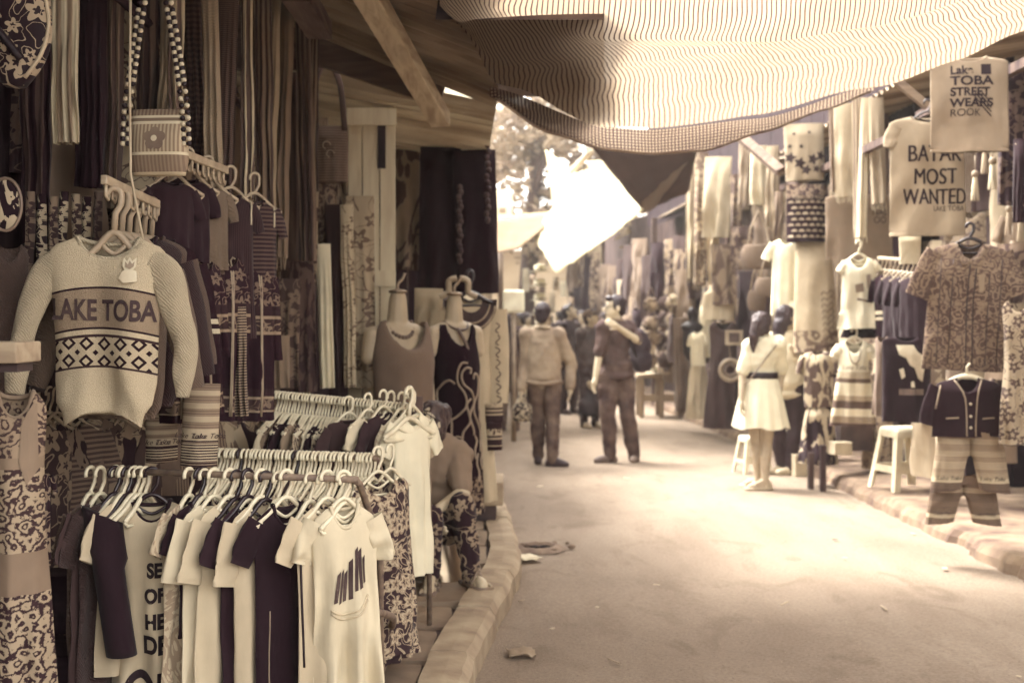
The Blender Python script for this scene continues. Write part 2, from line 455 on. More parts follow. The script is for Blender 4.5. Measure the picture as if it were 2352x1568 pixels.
# right pavement: a rough concrete ledge with a broken edge
mb = MB(); ring = []
y = 4.0
while y < 27:
    x = (2.92 if y > 9.2 else 2.92 + (9.2 - y) * .02) - (0 if y < 13 else (y - 13) * .055) + .03 * noise.noise(Vector((y * 1.7, 8, 0))) + .03 * noise.noise(Vector((y * 6, 3, 0))) + .02 * noise.noise(Vector((y * 19, 3, 0)))
    h = .105 + .03 * noise.noise(Vector((y * 2.2, 0, 0)))
    if 8.1 < y < 8.5: x += .05; h = .09
    ring.append([(x - .05, y, -.03), (x - .03 + .02 * noise.noise(Vector((y * 14, 0, 7))), y, h * .5), (x + .01 + .025 * noise.noise(Vector((y * 11, 5, 7))), y, h * .93), (x + .06, y, h + .012 * noise.noise(Vector((y * 16, 0, 3)))), (x + .18, y, h + .012 * noise.noise(Vector((y * 9, 6, 3)))), (x + .4, y, h + .01), (7.5, y, h + .02), (7.5, y, -.03)]); y += .05
mb.loft(ring, cap=True)
tag(mb.build('pavement_right', solid(.52, .95, var=.16, sc=5., bump=.9, bsc=18., spec=.1), smooth=False), kind='structure')

# ---------------------------------------------------------------- buildings
darkwood, midwood, palewood = wood(.17, .1), wood(.36, .14), wood(.72, .10)
def planks(mb, a, b, z0, z1, w=.16, t=.03):
    a, b = Vector(a), Vector(b); n = max(1, int((b - a).length / w)); d = (b - a) / n; dn = d.normalized()
    for i in range(n):
        c = a + d * (i + .5); q = dn.cross(Vector((0, 0, 1))) * R.uniform(0, .008)
        mb.box((c.x + q.x, c.y + q.y, (z0 + z1) / 2), (d.length - .006, t, z1 - z0), atan2(d.y, d.x))
def corrugated(corners, waves, amp=.018, seg=6, sub=10):
    """sheet over 4 corners (near left, near right, far right, far left); ribs run left to right"""
    A, B, C, D = (Vector(c) for c in corners); nr = waves * seg; rows = []
    nrm = (B - A).cross(D - A).normalized()
    for j in range(nr + 1):
        t = j / nr; a, b = A.lerp(D, t), B.lerp(C, t)
        rows.append([a.lerp(b, i / sub) + nrm * (amp * sin(2 * pi * waves * t) + .012 * noise.noise(Vector((i * .5, t * 6, 1)))) for i in range(sub + 1)])
    m = MB(); m.grid(rows); return m
def tin_mat(t, name):
    n = N(name); a = n.add('TexNoise', Vector=n.co((.22, 1, 1)), Scale=7.0, Detail=6.0, Distortion=.4); b = n.add('TexNoise', Vector=n.co(), Scale=1.6, Detail=5.0)
    c = n.ramp(a.outputs[0], [(.34, t - .14), (.5, t - .04), (.68, t)]); w_ = n.add('TexWave', _wave_type='BANDS', _bands_direction='Y', Vector=n.co(), Scale=2.54, Distortion=.5, Detail=1.0); c = n.mix(.8, c, n.ramp(w_.outputs['Fac'], [(.15, (.50, .45, .43, 1)), (.6, (1, 1, 1, 1))]), 'MULTIPLY'); c = n.mix(.6, c, n.ramp(b.outputs[0], [(.36, (.6, .52, .48, 1)), (.56, (1, 1, 1, 1))]), 'MULTIPLY')  # wave bands paint rib shade and grime into the valleys; noise adds rust
    return n.fin(c, .75, b.outputs[0], .2, .006, spec=.3)
tin, tin_dark = tin_mat(.95, 'rusty_shaded_tin'), tin_mat(.70, 'old_tin')

shop = thing('market_shop', (-1.75, 6, 0), 'dark timber market shop with tin eaves behind the clothes on the left of the street', 'shop')
def part(mb, name, mat, parent, smooth=False, **k):
    o = mb.build(name, mat, parent, smooth, **k); o.matrix_parent_inverse = Matrix.Translation(parent.location).inverted(); return o
mb = MB(); planks(mb, (-1.82, -1, 0), (-1.82, 12.6, 0), .05, 3.4); planks(mb, (-4.2, 12.6, 0), (-.86, 12.6, 0), .05, 3.4)
part(mb, 'wall', darkwood, shop)
mb = MB()
mb.box((-3.8, 4.3, 4.75), (3.6, 10.8, 2.3)); part(mb, 'sky_block', midwood, shop)  # unseen block added to keep sun and sky off the near road
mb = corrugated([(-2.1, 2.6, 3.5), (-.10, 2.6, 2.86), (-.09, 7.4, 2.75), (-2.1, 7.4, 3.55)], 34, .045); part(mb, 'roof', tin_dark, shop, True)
mb = MB(); LA, LB, LC, LD = (Vector(q) for q in ((-1.85, 7.6, 3.14), (-.09, 7.6, 2.77), (-.20, 9.7, 2.60), (-1.9, 9.7, 2.86)))
cuts = [0, .16, .26, .345, .42, 1.0]
for t0, t1 in zip(cuts, cuts[1:]):      # overlapping sheets with thin worn gaps between them
    g = .015; q = corrugated([LA.lerp(LD, t0 + g * (t0 > 0)), LB.lerp(LC, t0 + g * (t0 > 0)), LB.lerp(LC, t1), LA.lerp(LD, t1)], max(1, int(round((t1 - t0) * 17))), .040); mb.add(q.v, q.f)
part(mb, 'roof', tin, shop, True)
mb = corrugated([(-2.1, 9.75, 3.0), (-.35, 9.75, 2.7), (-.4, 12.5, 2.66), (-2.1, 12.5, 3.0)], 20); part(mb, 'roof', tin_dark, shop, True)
mb = MB(); mb.box((-1.3, .2, 3.15), (1.6, 4.6, .06)); part(mb, 'unseen_ceiling', darkwood, shop)  # out of view, added to keep sky light off the left stall
mb = MB(); mb.bar(W(835, -30, 5.4), W(1012, 275, 7.3), .11, .09, up=(0, .3, 1)); part(mb, 'beam', wood(.76, .14, 'y'), shop, bevel=.006)
mb = MB(); mb.bar(W(680, -20, 5.6), W(735, 70, 6.4), .12, .09); part(mb, 'beam', wood(.36, .12, 'y'), shop)
mb = MB(); mb.bar(W(540, 52, 7.42), W(1018, 214, 7.42), .17, .05, up=(0, 1, 0)); part(mb, 'fascia_board', wood(.42, .10, 'x'), shop)
mb = MB(); planks(mb, (-2.1, 7.5, 0), (-1.15, 7.5, 0), 2.95, 3.7, .16); part(mb, 'gable_board', wood(.3, .1), shop)
mb = MB(); mb.box((-1.32, 7.6, 1.5), (.09, .09, 2.9)); part(mb, 'post', midwood, shop)
mb = MB(); mb.box((-.42, 9.75, 1.36), (.10, .10, 2.6)); part(mb, 'post', darkwood, shop)
mb = MB(); mb.box((-1.5, 5.2, 1.5), (.09, .09, 3.0)); part(mb, 'post', darkwood, shop)
mb = MB(); p0, p1 = W(150, 1335, 4.3), W(150, 1568, 4.0)
for i in range(4): mb.box((-1.55, 4.0 + i * .3, .10 + i * .2), (.8, .29, .2))
part(mb, 'step', wood(.12, .06, 'x'), shop)
dr = MB()
for u0, u1 in ((800, 832), (833, 872), (873, 909)):
    a, b = W(u0, 250, 8.1), W(u1, 250, 8.1); dr.box(((a.x + b.x) / 2, 8.1, 1.48), (b.x - a.x - .006, .03, 2.68))
dr.box((W(855, 0, 8.1).x, 8.07, W(0, 270, 8.1).z), (.31, .03, .11)); dr.box((W(855, 0, 8.1).x, 8.07, W(0, 640, 8.1).z), (.30, .03, .1))
door = part(dr, 'door', wood(.88, .06, 'z'), shop)
mb = MB(); c = W(876, 335, 8.06); mb.box((c.x, 8.08, c.z), (.05, .01, .28)); o = mb.build('slot', solid(.14), door, False)
# light gap strips: narrow translucent roof sheets between tin ribs
bright = MB()
# right building
shopR = thing('stall_building', (4.6, 9, 0), 'dark timber market building behind the garments on the right of the street', 'building')
mb = MB(); planks(mb, (5.3, 3, 0), (5.3, 14.5, 0), .05, 3.3, .2); planks(mb, (3.35, 14.5, 0), (5.4, 14.5, 0), .05, 3.3, .2); part(mb, 'wall', wood(.13, .08), shopR)
mb = MB(); planks(mb, (3.75, 10.6, 0), (5.3, 10.6, 0), .05, 3.2, .18); part(mb, 'partition', wood(.16, .09), shopR)
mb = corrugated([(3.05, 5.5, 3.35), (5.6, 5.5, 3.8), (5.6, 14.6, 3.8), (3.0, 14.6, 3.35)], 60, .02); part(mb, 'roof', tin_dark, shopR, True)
mb = MB(); planks(mb, (3.75, 9.6, 0), (3.55, 14.5, 0), 3.2, 5.4, .2); planks(mb, (3.55, 14.5, 0), (2.55, 24, 0), 3.2, 5.2, .22); part(mb, 'facade', wood(.15, .08), shopR)
mb = MB(); mb.box((7.6, 8.0, 5.6), (4.2, 13, 3.4)); part(mb, 'sky_block', midwood, shopR)  # added block hides the right-hand sky to darken road and garments
mb = MB(); mb.bar(W(2058, 185, 9.0), W(2130, 245, 9.0), .05, .06, up=(0, 1, 0)); part(mb, 'brace', wood(.55, .1, 'x'), shopR)
mb = MB(); mb.bar(W(1690, 305, 13.5), W(1795, 395, 12.6), .09, .08, up=(0, 1, 0)); part(mb, 'brace', wood(.45, .12, 'x'), shopR)
for (x, y) in ((3.28, 7.9), (3.05, 11.4), (2.95, 14.4)):
    mb = MB(); mb.box((x + .32, y + .25, 1.7), (.09, .09, 3.3)); part(mb, 'post', midwood, shopR)
mb = MB(); mb.bar((3.15, 6.0, 3.06), (3.15, 9.9, 3.06), .06, .06); part(mb, 'rail', midwood, shopR)
mb = MB(); mb.bar((2.95, 10.0, 2.9), (2.9, 16, 2.9), .06, .06); part(mb, 'rail', midwood, shopR)
# far right stalls
farR = thing('far_stall', (3, 20, 0), 'dark open stall building receding along the right side beyond the crowd', 'building')
mb = MB(); planks(mb, (4.4, 14.6, 0), (1.75, 33, 0), .05, 3.6, .22); part(mb, 'wall', wood(.30, .14), farR)
mb = corrugated([(2.9, 14.8, 3.3), (5.2, 14.8, 3.8), (4.2, 24, 3.7), (2.6, 24, 3.3)], 40, .02); part(mb, 'roof', tin_dark, farR, True)
for t in (.12, .4, .7):
    mb = MB(); mb.box((3.1 - 1.7 * t, 15 + 17 * t, 1.6), (.09, .09, 3.2)); part(mb, 'post', midwood, farR)
# far left shops and the building that closes the street
farL = thing('far_shop', (-1, 20, 0), 'pale low shop front far down the left side of the street', 'building')
mb = MB(); mb.box((-2.3, 22.5, 1.5), (3.0, 19, 3.0)); part(mb, 'wall', solid(.66, .9, var=.12, sc=1.5), farL)
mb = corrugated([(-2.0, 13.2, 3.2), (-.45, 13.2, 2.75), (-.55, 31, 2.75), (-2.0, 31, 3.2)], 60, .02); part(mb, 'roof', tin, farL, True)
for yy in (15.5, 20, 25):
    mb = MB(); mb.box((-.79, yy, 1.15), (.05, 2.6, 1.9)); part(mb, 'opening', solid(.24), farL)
end = thing('end_building', (1, 36, 0), 'sunlit pale building closing the far end of the street', 'building')
mb = MB(); mb.box((1, 38, 1.7), (16, 4, 3.4)); part(mb, 'wall', solid(.74, .9, var=.1, sc=1.), end)
mb = MB(); mb.bar((-7.2, 37.2, 3.75), (9.2, 37.2, 3.75), 5.2, .12); part(mb, 'roof', tin, end)
for x in (-1.6, .4, 2.4, 4.6):
    mb = MB(); mb.box((x, 35.98, 1.5), (1.0, .06, 1.5)); part(mb, 'window', solid(.28, .3), end)

# ---------------------------------------------------------------- shade net over the street
def interp(row, u):
    for a, b in zip(row, row[1:]):
        if u <= b[0]:
            f = (u - a[0]) / (b[0] - a[0]); f = max(0, f); f = f * f * (3 - 2 * f) * .5 + f * .5
            return a[1] + (b[1] - a[1]) * f, a[2] + (b[2] - a[2]) * f
    return row[-1][1], row[-1][2]
def net_mat(cross, name):
    n = N(name)
    co = n.add('TexCoord').outputs['UV']; x = n.add('SeparateXYZ', Vector=co)
    wob = n.add('TexNoise', Vector=co, Scale=1.3, Detail=2.0)
    u = n.math('ADD', x.outputs[0], n.math('MULTIPLY', wob.outputs[0], .10))
    a = n.math('PINGPONG', n.math('MULTIPLY', u, 1 / (.0135 if not cross else .0095)), 1.0)
    l = n.math('LESS_THAN', a, .29 if not cross else .55)
    if cross:
        b = n.math('PINGPONG', n.math('MULTIPLY', x.outputs[1], 1 / .0095), 1.0)
        l = n.math('MAXIMUM', l, n.math('LESS_THAN', b, .5))
    tr = n.add('BsdfTranslucent', Color=S(.63 if not cross else .70)); df = n.add('BsdfDiffuse', Color=S(.62)); tp = n.add('BsdfTransparent', Color=(1, .97, .9, 1))
    m1 = n.add('MixShader', i0=.35, i1=tr.outputs[0], i2=df.outputs[0])
    cloth = n.add('MixShader', i0=.02 if not cross else .05, i1=m1.outputs[0], i2=tp.outputs[0])
    dk = n.add('BsdfDiffuse', Color=S(.28)); tk = n.add('BsdfTranslucent', Color=S(.30))
    thread = n.add('MixShader', i0=.45, i1=dk.outputs[0], i2=tk.outputs[0])
    f = n.add('MixShader', i0=l, i1=cloth.outputs[0], i2=thread.outputs[0])
    n.t.links.new(f.outputs[0], n.n['Material Output'].inputs['Surface'])
    return n.m
def net_sheet(rows, us, name, mat, parent, sub=7, ripple=.0, seed=0, shear=False):
    pts = []
    for i in range(len(rows) - 1):
        for k in range(sub if i < len(rows) - 2 else sub + 1):
            t = k / sub; r = []
            for u in us:
                a, b = interp(rows[i], u), interp(rows[i + 1], u)
                p0, p1 = interp(rows[max(i - 1, 0)], u), interp(rows[min(i + 2, len(rows) - 1)], u)
                q = []
                for c in (0, 1):
                    q.append(.5 * (2 * a[c] + (b[c] - p0[c]) * t + (2 * p0[c] - 5 * a[c] + 4 * b[c] - p1[c]) * t * t + (3 * a[c] - p0[c] - 3 * b[c] + p1[c]) * t ** 3))
                w = W(u, q[0], q[1]); w.z += ripple * noise.noise(Vector((w.x * 1.6, w.y * 1.1, seed)))
                r.append(w)
            pts.append(r)
    m = MB(); m.grid(pts); me = m.mesh(name); uv = me.uv_layers.new(name='UVMap')
    vuv, acc = [], [0.0] * len(us)
    for j, r in enumerate(pts):
        if j: acc = [acc[i] + (r[i] - pts[j - 1][i]).length for i in range(len(us))]
        f_ = j / (len(pts) - 1); of = (.10 * (1 - f_ / .3) if f_ < .3 else .22 * min(1, (f_ - .3) / .4)) if shear else 0
        vuv += [(us[i] * 7.0 / FPX - of, acc[i]) for i in range(len(us))]
    for lp in me.loops: uv.data[lp.index].uv = vuv[lp.vertex_index]
    return link(name, me, mat, parent)
net = thing('shade_net', (1.6, 7, 3), 'large sagging pale shade net stretched across the street overhead', 'shade net')
USN = [1010 + i * 18 for i in range(79)]
roof_rows = [
    [(985, -330, 4.0), (1400, -200, 4.2), (1900, -240, 4.2), (2420, -420, 4.0)],
    [(985, -70, 4.4), (1200, 10, 4.9), (1400, 66, 5.2), (1760, 74, 5.2), (2000, 44, 5.0), (2352, -60, 4.6), (2420, -90, 4.6)],
    [(985, -20, 4.6), (1030, 30, 4.8), (1150, 90, 5.3), (1400, 105, 5.8), (1760, 100, 5.9), (2000, 62, 5.7), (2352, -25, 5.2), (2420, -50, 5.1)],
    [(1010, 5, 4.8), (1050, 60, 5.1), (1130, 145, 5.8), (1400, 205, 7.2), (1800, 190, 7.2), (2100, 120, 6.6), (2352, 30, 6.0), (2420, 10, 5.9)],
    [(1012, 10, 4.85), (1070, 75, 5.3), (1140, 190, 6.2), (1390, 290, 7.9), (1500, 296, 8.0), (1750, 268, 8.0), (2000, 196, 7.5), (2200, 140, 7.0), (2352, 78, 6.6), (2420, 52, 6.5)],
]
o = net_sheet(roof_rows, USN, 'canopy', net_mat(False, 'shade_netting'), net, 8, .03, shear=True); o.matrix_parent_inverse = Matrix.Translation(net.location).inverted()
val_rows = [
    [(1125, 200, 6.3), (1390, 292, 7.96), (1500, 298, 8.06), (1750, 272, 8.06), (2010, 196, 7.55)],
    [(1125, 208, 6.3), (1260, 285, 7.5), (1390, 320, 8.0), (1500, 330, 8.1), (1750, 286, 8.1), (2010, 202, 7.6)],
    [(1125, 222, 6.32), (1260, 305, 7.5), (1390, 344, 8.02), (1500, 354, 8.12), (1620, 346, 8.12), (1750, 304, 8.12), (1900, 250, 7.9), (2010, 208, 7.62)],
]
o = net_sheet(val_rows, [1125 + i * 15 for i in range(60)], 'valance', net_mat(True, 'doubled_netting'), net, 4); o.matrix_parent_inverse = Matrix.Translation(net.location).inverted()
mb = MB(); b_ = [W(u, *interp(val_rows[2], u)) for u in range(1140, 2011, 20)]; mb.tube(b_, .008, 6)
o = mb.build('hem_cord', solid(.5), net); o.matrix_parent_inverse = Matrix.Translation(net.location).inverted()

# opaque sheet added over the left part of the net to cast its shade
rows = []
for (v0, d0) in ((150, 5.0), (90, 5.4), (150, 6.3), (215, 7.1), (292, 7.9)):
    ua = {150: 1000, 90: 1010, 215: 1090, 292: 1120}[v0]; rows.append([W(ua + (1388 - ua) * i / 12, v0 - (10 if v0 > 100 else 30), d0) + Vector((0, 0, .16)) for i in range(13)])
cv = MB(); cv.grid(rows); o = cv.build('shade_sheet', solid(.30, .9), None, fix=False); tag(o, 'opaque dark sheet added over the shade net to darken its left part', 'tarpaulin')
# ---------------------------------------------------------------- garment kit (local frame: front faces -Y, origin at the collar)
def prof(pts, z):
    for (a, va), (b, vb) in zip(pts, pts[1:]):
        if z <= b: return va + (vb - va) * max(0, (z - a) / (b - a))
    return pts[-1][1]
def garment_mesh(h, widths, depth=.035, neck=None, sleeves=(), fold=.010, nf=4, seed=0, slit=0, nz=26, ns=36, hem=0., twist=0., flare=0.):
    """body loft: widths = [(fraction down, half width)], neck = (half width, front dip, back dip), sleeves = [(x0, z0, r0, x1, z1, r1)]"""
    mb = MB(); rings = []; ph = seed * 1.7
    L = [0, .012, .025, .045, .07, .10, .135, .175] + [.22 + .78 * k / (nz - 1) for k in range(nz)]
    L = sorted(L + [.958, .966, .974]) if nz > 20 else L
    hw0 = max(w for _, w in widths)
    for f in L:
        hw = prof(widths, f) * (.985 if .96 < f < .97 else 1.004 if f >= .97 else 1); hd = depth * (.35 + .65 * min(1, f / .2)) * (1 + flare * f); r = []
        for k in range(ns):
            t = 2 * pi * k / ns; c, s = cos(t), sin(t)
            x = hw * c; y = hd * s * (1 - .25 * c * c)
            z = -f * h
            if neck:
                nw, df, db = neck
                dip = (df if s < 0 else db) * max(0, 1 - (x / nw) ** 2) ** .6 if abs(x) < nw else 0
                z = min(z, -dip)
            g = min(1, max(0, (f - .08) * 1.6))
            w = sin(2 * pi * nf * (x / (2 * hw0)) * (1 - .12 * f) + ph + .8 * sin(3 * f + seed))
            w2 = noise.noise(Vector((x * 7 + seed * 3.1, f * h * 3.2, seed))) + .5 * noise.noise(Vector((x * 15 + seed, f * h * 5, seed + 4)))
            y += fold * .9 * g * noise.noise(Vector(((abs(x) / hw0 - f * 1.6) * 3.2 + seed, (1 if x > 0 else -1) * 3.3, seed * 2)))
            y += min(.007, fold * .45) * g * noise.noise(Vector((x * 24 + seed, f * h * 2.2 + (2 if s < 0 else 0), seed * 1.3)))
            y += fold * g * (w * .8 + w2 * 1.5) + fold * .5 * w2 * min(1, f * 12)
            if f > .99: z += hem * (c * c - .5) + .004 * noise.noise(Vector((x * 20, seed, 0)))
            a = twist * f
            r.append((x * cos(a) - y * sin(a) + .006 * w2 * g, x * sin(a) + y * cos(a), z))
        rings.append(r)
    mb.loft(rings)
    for sl in sleeves:
        pl = sl if isinstance(sl, list) else [sl[:3], tuple((sl[j] + sl[j + 3]) / 2 * (1 + (.05 if j == 0 else 0)) for j in range(3)), sl[3:]]
        sp = smooth_path(pl, 6); rr = []; M = len(sp) - 1; x0 = pl[0][0]
        for i in range(M + 1):
            t = i / M; p = Vector((sp[i].x, 0, sp[i].y)); r = sp[i].z; ring = []
            g = sp[min(i + 1, M)] - sp[max(i - 1, 0)]; d = Vector((g.x, 0, g.y)).normalized(); q = Vector((-d.z, 0, d.x))
            if q.x * (1 if x0 > 0 else -1) < 0: q = -q
            for k in range(16):
                an = 2 * pi * k / 16
                w = noise.noise(Vector((t * 4 + seed, an * .8, x0 * 9 + seed)))
                ring.append(p + q * r * cos(an) * (1 + .12 * w) + Vector((0, 1, 0)) * (depth * .46 * sin(an) * (1 - .35 * abs(cos(an))) + fold * 1.1 * (w * t + .5 * sin(2.2 * cos(an) + 5 * t + seed) * t)))
            rr.append(ring)
        rr.append([p + d * .002 for p in rr[-1]])
        mb.loft(rr)
    return mb
def tee_spec(w, h, kind):
    B = w * .5
    if kind == 'tee':
        b = B * .66; ah = .30 * h
        return dict(widths=[(0, .40 * b), (.02, .62 * b), (.05, .93 * b), (.08, 1.0 * b), (.28, .97 * b), (.6, .97 * b), (1, 1.02 * b)], neck=(.42 * b, .085 * h, .02 * h),
                    sleeves=[(s * .80 * b, -.15 * w, .135 * w, s * B * .94, -.50 * w, .105 * w) for s in (-1, 1)])
    if kind == 'drop':   # sleeves hang almost straight down
        b = B * .74
        return dict(widths=[(0, .38 * b), (.02, .6 * b), (.05, .92 * b), (.09, 1.0 * b), (.28, .96 * b), (1, 1.0 * b)], neck=(.4 * b, .07 * h, .02 * h),
                    sleeves=[(s * .86 * b, -.13 * w, .11 * w, s * B * .96, -.55 * w, .09 * w) for s in (-1, 1)])
    if kind == 'long':
        b = B * .62
        return dict(widths=[(0, .42 * b), (.02, .62 * b), (.06, .95 * b), (.10, 1.02 * b), (.3, .95 * b), (.8, .97 * b), (.93, .92 * b), (1, .78 * b)], neck=(.46 * b, .13 * h, .03 * h),
                    sleeves=[(s * .84 * b, -.17 * h, .12 * h, s * B * .93, -.82 * h, .06 * h) for s in (-1, 1)])
    if kind == 'tank':
        return dict(widths=[(0, .55 * B), (.03, .62 * B), (.16, .66 * B), (.26, .95 * B), (.6, B), (1, B)], neck=(.42 * B, .15 * h, .06 * h))
    if kind == 'boxy':
        return dict(widths=[(0, .44 * B), (.015, .7 * B), (.035, .96 * B), (.06, B), (1, B)], neck=(.44 * B, .06 * h, .02 * h))
    if kind == 'dress':
        return dict(widths=[(0, .45 * B), (.02, .6 * B), (.05, .72 * B), (.22, .66 * B), (.42, .68 * B), (.7, .86 * B), (1, B)], neck=(.4 * B, .08 * h, .02 * h))
    if kind == 'kid_dress':
        return dict(widths=[(0, .40 * B), (.02, .55 * B), (.05, .68 * B), (.3, .64 * B), (.45, .74 * B), (1, B)], neck=(.36 * B, .15 * h, .03 * h),
                    sleeves=[(s * .55 * B, -.09 * h, .075 * h, s * .86 * B, -.20 * h, .05 * h) for s in (-1, 1)])
    if kind == 'cloth':
        return dict(widths=[(0, B), (1, B * .96)])
    if kind == 'skirt':
        return dict(widths=[(0, .55 * B), (.3, .75 * B), (1, B)])
    raise KeyError(kind)
SEED = [0]
ribm = {}
def garment(name, at, w, h, kind, mat, label, cat, group=None, rz=0, depth=.035, fold=.010, nf=4, collar=None, hem=0., tilt=0., **kw):
    SEED[0] += 1
    sp = tee_spec(w, h, kind); sp.update({k: v for k, v in kw.items() if k in ('widths', 'neck', 'sleeves')})
    ex = {k: v for k, v in kw.items() if k in ('nz', 'ns', 'twist', 'flare')}
    mb = garment_mesh(h, depth=depth, fold=fold, nf=nf, seed=SEED[0] * .73, hem=hem, **sp, **ex)
    o = mb.build(name, mat, None, fix=False); o.location = at; o.rotation_euler = (0, radians(tilt + R.uniform(-2.2, 2.2)), radians(rz))
    if label: tag(o, label, cat, group)
    if collar is not None and sp.get('neck'):
        nw, df, db = sp['neck']; c = MB(); pts = []
        for dip, sg in ((df, -1), (db, 1)):
            q = [(-nw + 2 * nw * i / 12) for i in range(13)]
            if sg > 0: q = q[::-1]
            for x in q:
                f = max(0, 1 - (x / nw) ** 2) ** .6
                pts.append((x, sg * depth * .5 * (1 - .6 * (x / nw) ** 2) * (.5 + .3), -dip * f))
        c.tube(pts + [pts[0]], .007 if h > .4 else .005, 6, cap=False); c.build('collar', collar, o)
    return o
def scarf(name, at, w, h, mat, label, group=None, rz=0, fold=.022, nf=3, depth=.03, fringe=None, cat='scarf'):
    o = garment(name, at, w, h, 'cloth', mat, label, cat, group, rz, depth, fold, nf, nz=18, ns=40)
    if fringe is not None:
        mb = MB(); n = max(5, int(w / .016))
        for i in range(n):
            x = -w / 2 * .9 + w * .9 * i / (n - 1); b = Vector((x, R.uniform(-.02, .02), -h + .012))
            mb.cap(b, .005, b + Vector((R.uniform(-.008, .008), R.uniform(-.01, .01), -R.uniform(.05, .08))), .0035, n=5)
        mb.build('fringe', fringe, o)
    return o
# hangers -----------------------------------------------------------------------
def hanger_meshes(w=.34, r=.0062, drop=.125, key=''):
    hk = MB(); p = [(.021 * cos(radians(a)), 0, -.022 + .022 * sin(radians(a))) for a in range(200, -11, -21)] + [(.019, 0, -.05), (.004, 0, -.075), (0, 0, -drop + .032)]
    hk.tube(p, r, 7, flat=.8)
    bd = MB(); z = -drop
    bd.tube(smooth_path([(-w / 2, 0, z - .042), (-w * .3, 0, z - .014), (0, 0, z + .034), (w * .3, 0, z - .014), (w / 2, 0, z - .042)], 4), r * 1.1, 7)
    bd.tube([(-w / 2, 0, z - .042), (-w / 2 * .9, 0, z - .056), (w / 2 * .9, 0, z - .056), (w / 2, 0, z - .042)], r * .8, 6)
    bd.tube(smooth_path([(-w * .2, 0, z - .006), (0, 0, z - .03), (w * .2, 0, z - .006)], 4), r * .8, 6)
    return bd.mesh('hanger'), hk.mesh('hook')
plastic_w = solid(.90, .35, var=.06, sc=20., spec=.5, bump=.05, name='white_plastic')
plastic_g = solid(.70, .4, var=.1, sc=20., spec=.5, bump=.05, name='cream_plastic')
plastic_k = solid(.10, .3, var=.04, sc=20., spec=.5, bump=.05, name='black_plastic')
HM = {}
def hanger(at, rz, mat, label, group=None, w=.34, r=.0062, drop=.125):
    k = (w, r, drop, mat.name)
    if k not in HM:
        b, hk = hanger_meshes(w, r, drop)
        b.materials.append(mat); hk.materials.append(mat)
        for m in (b, hk): m.polygons.foreach_set('use_smooth', [True] * len(m.polygons))
        HM[k] = (b, hk)
    b, hk = HM[k]
    o = bpy.data.objects.new('clothes_hanger', b); COL.objects.link(o); o.location = at; o.rotation_euler.z = radians(rz)
    q = bpy.data.objects.new('hook', hk); COL.objects.link(q); q.parent = o
    return tag(o, label, 'hanger', group)

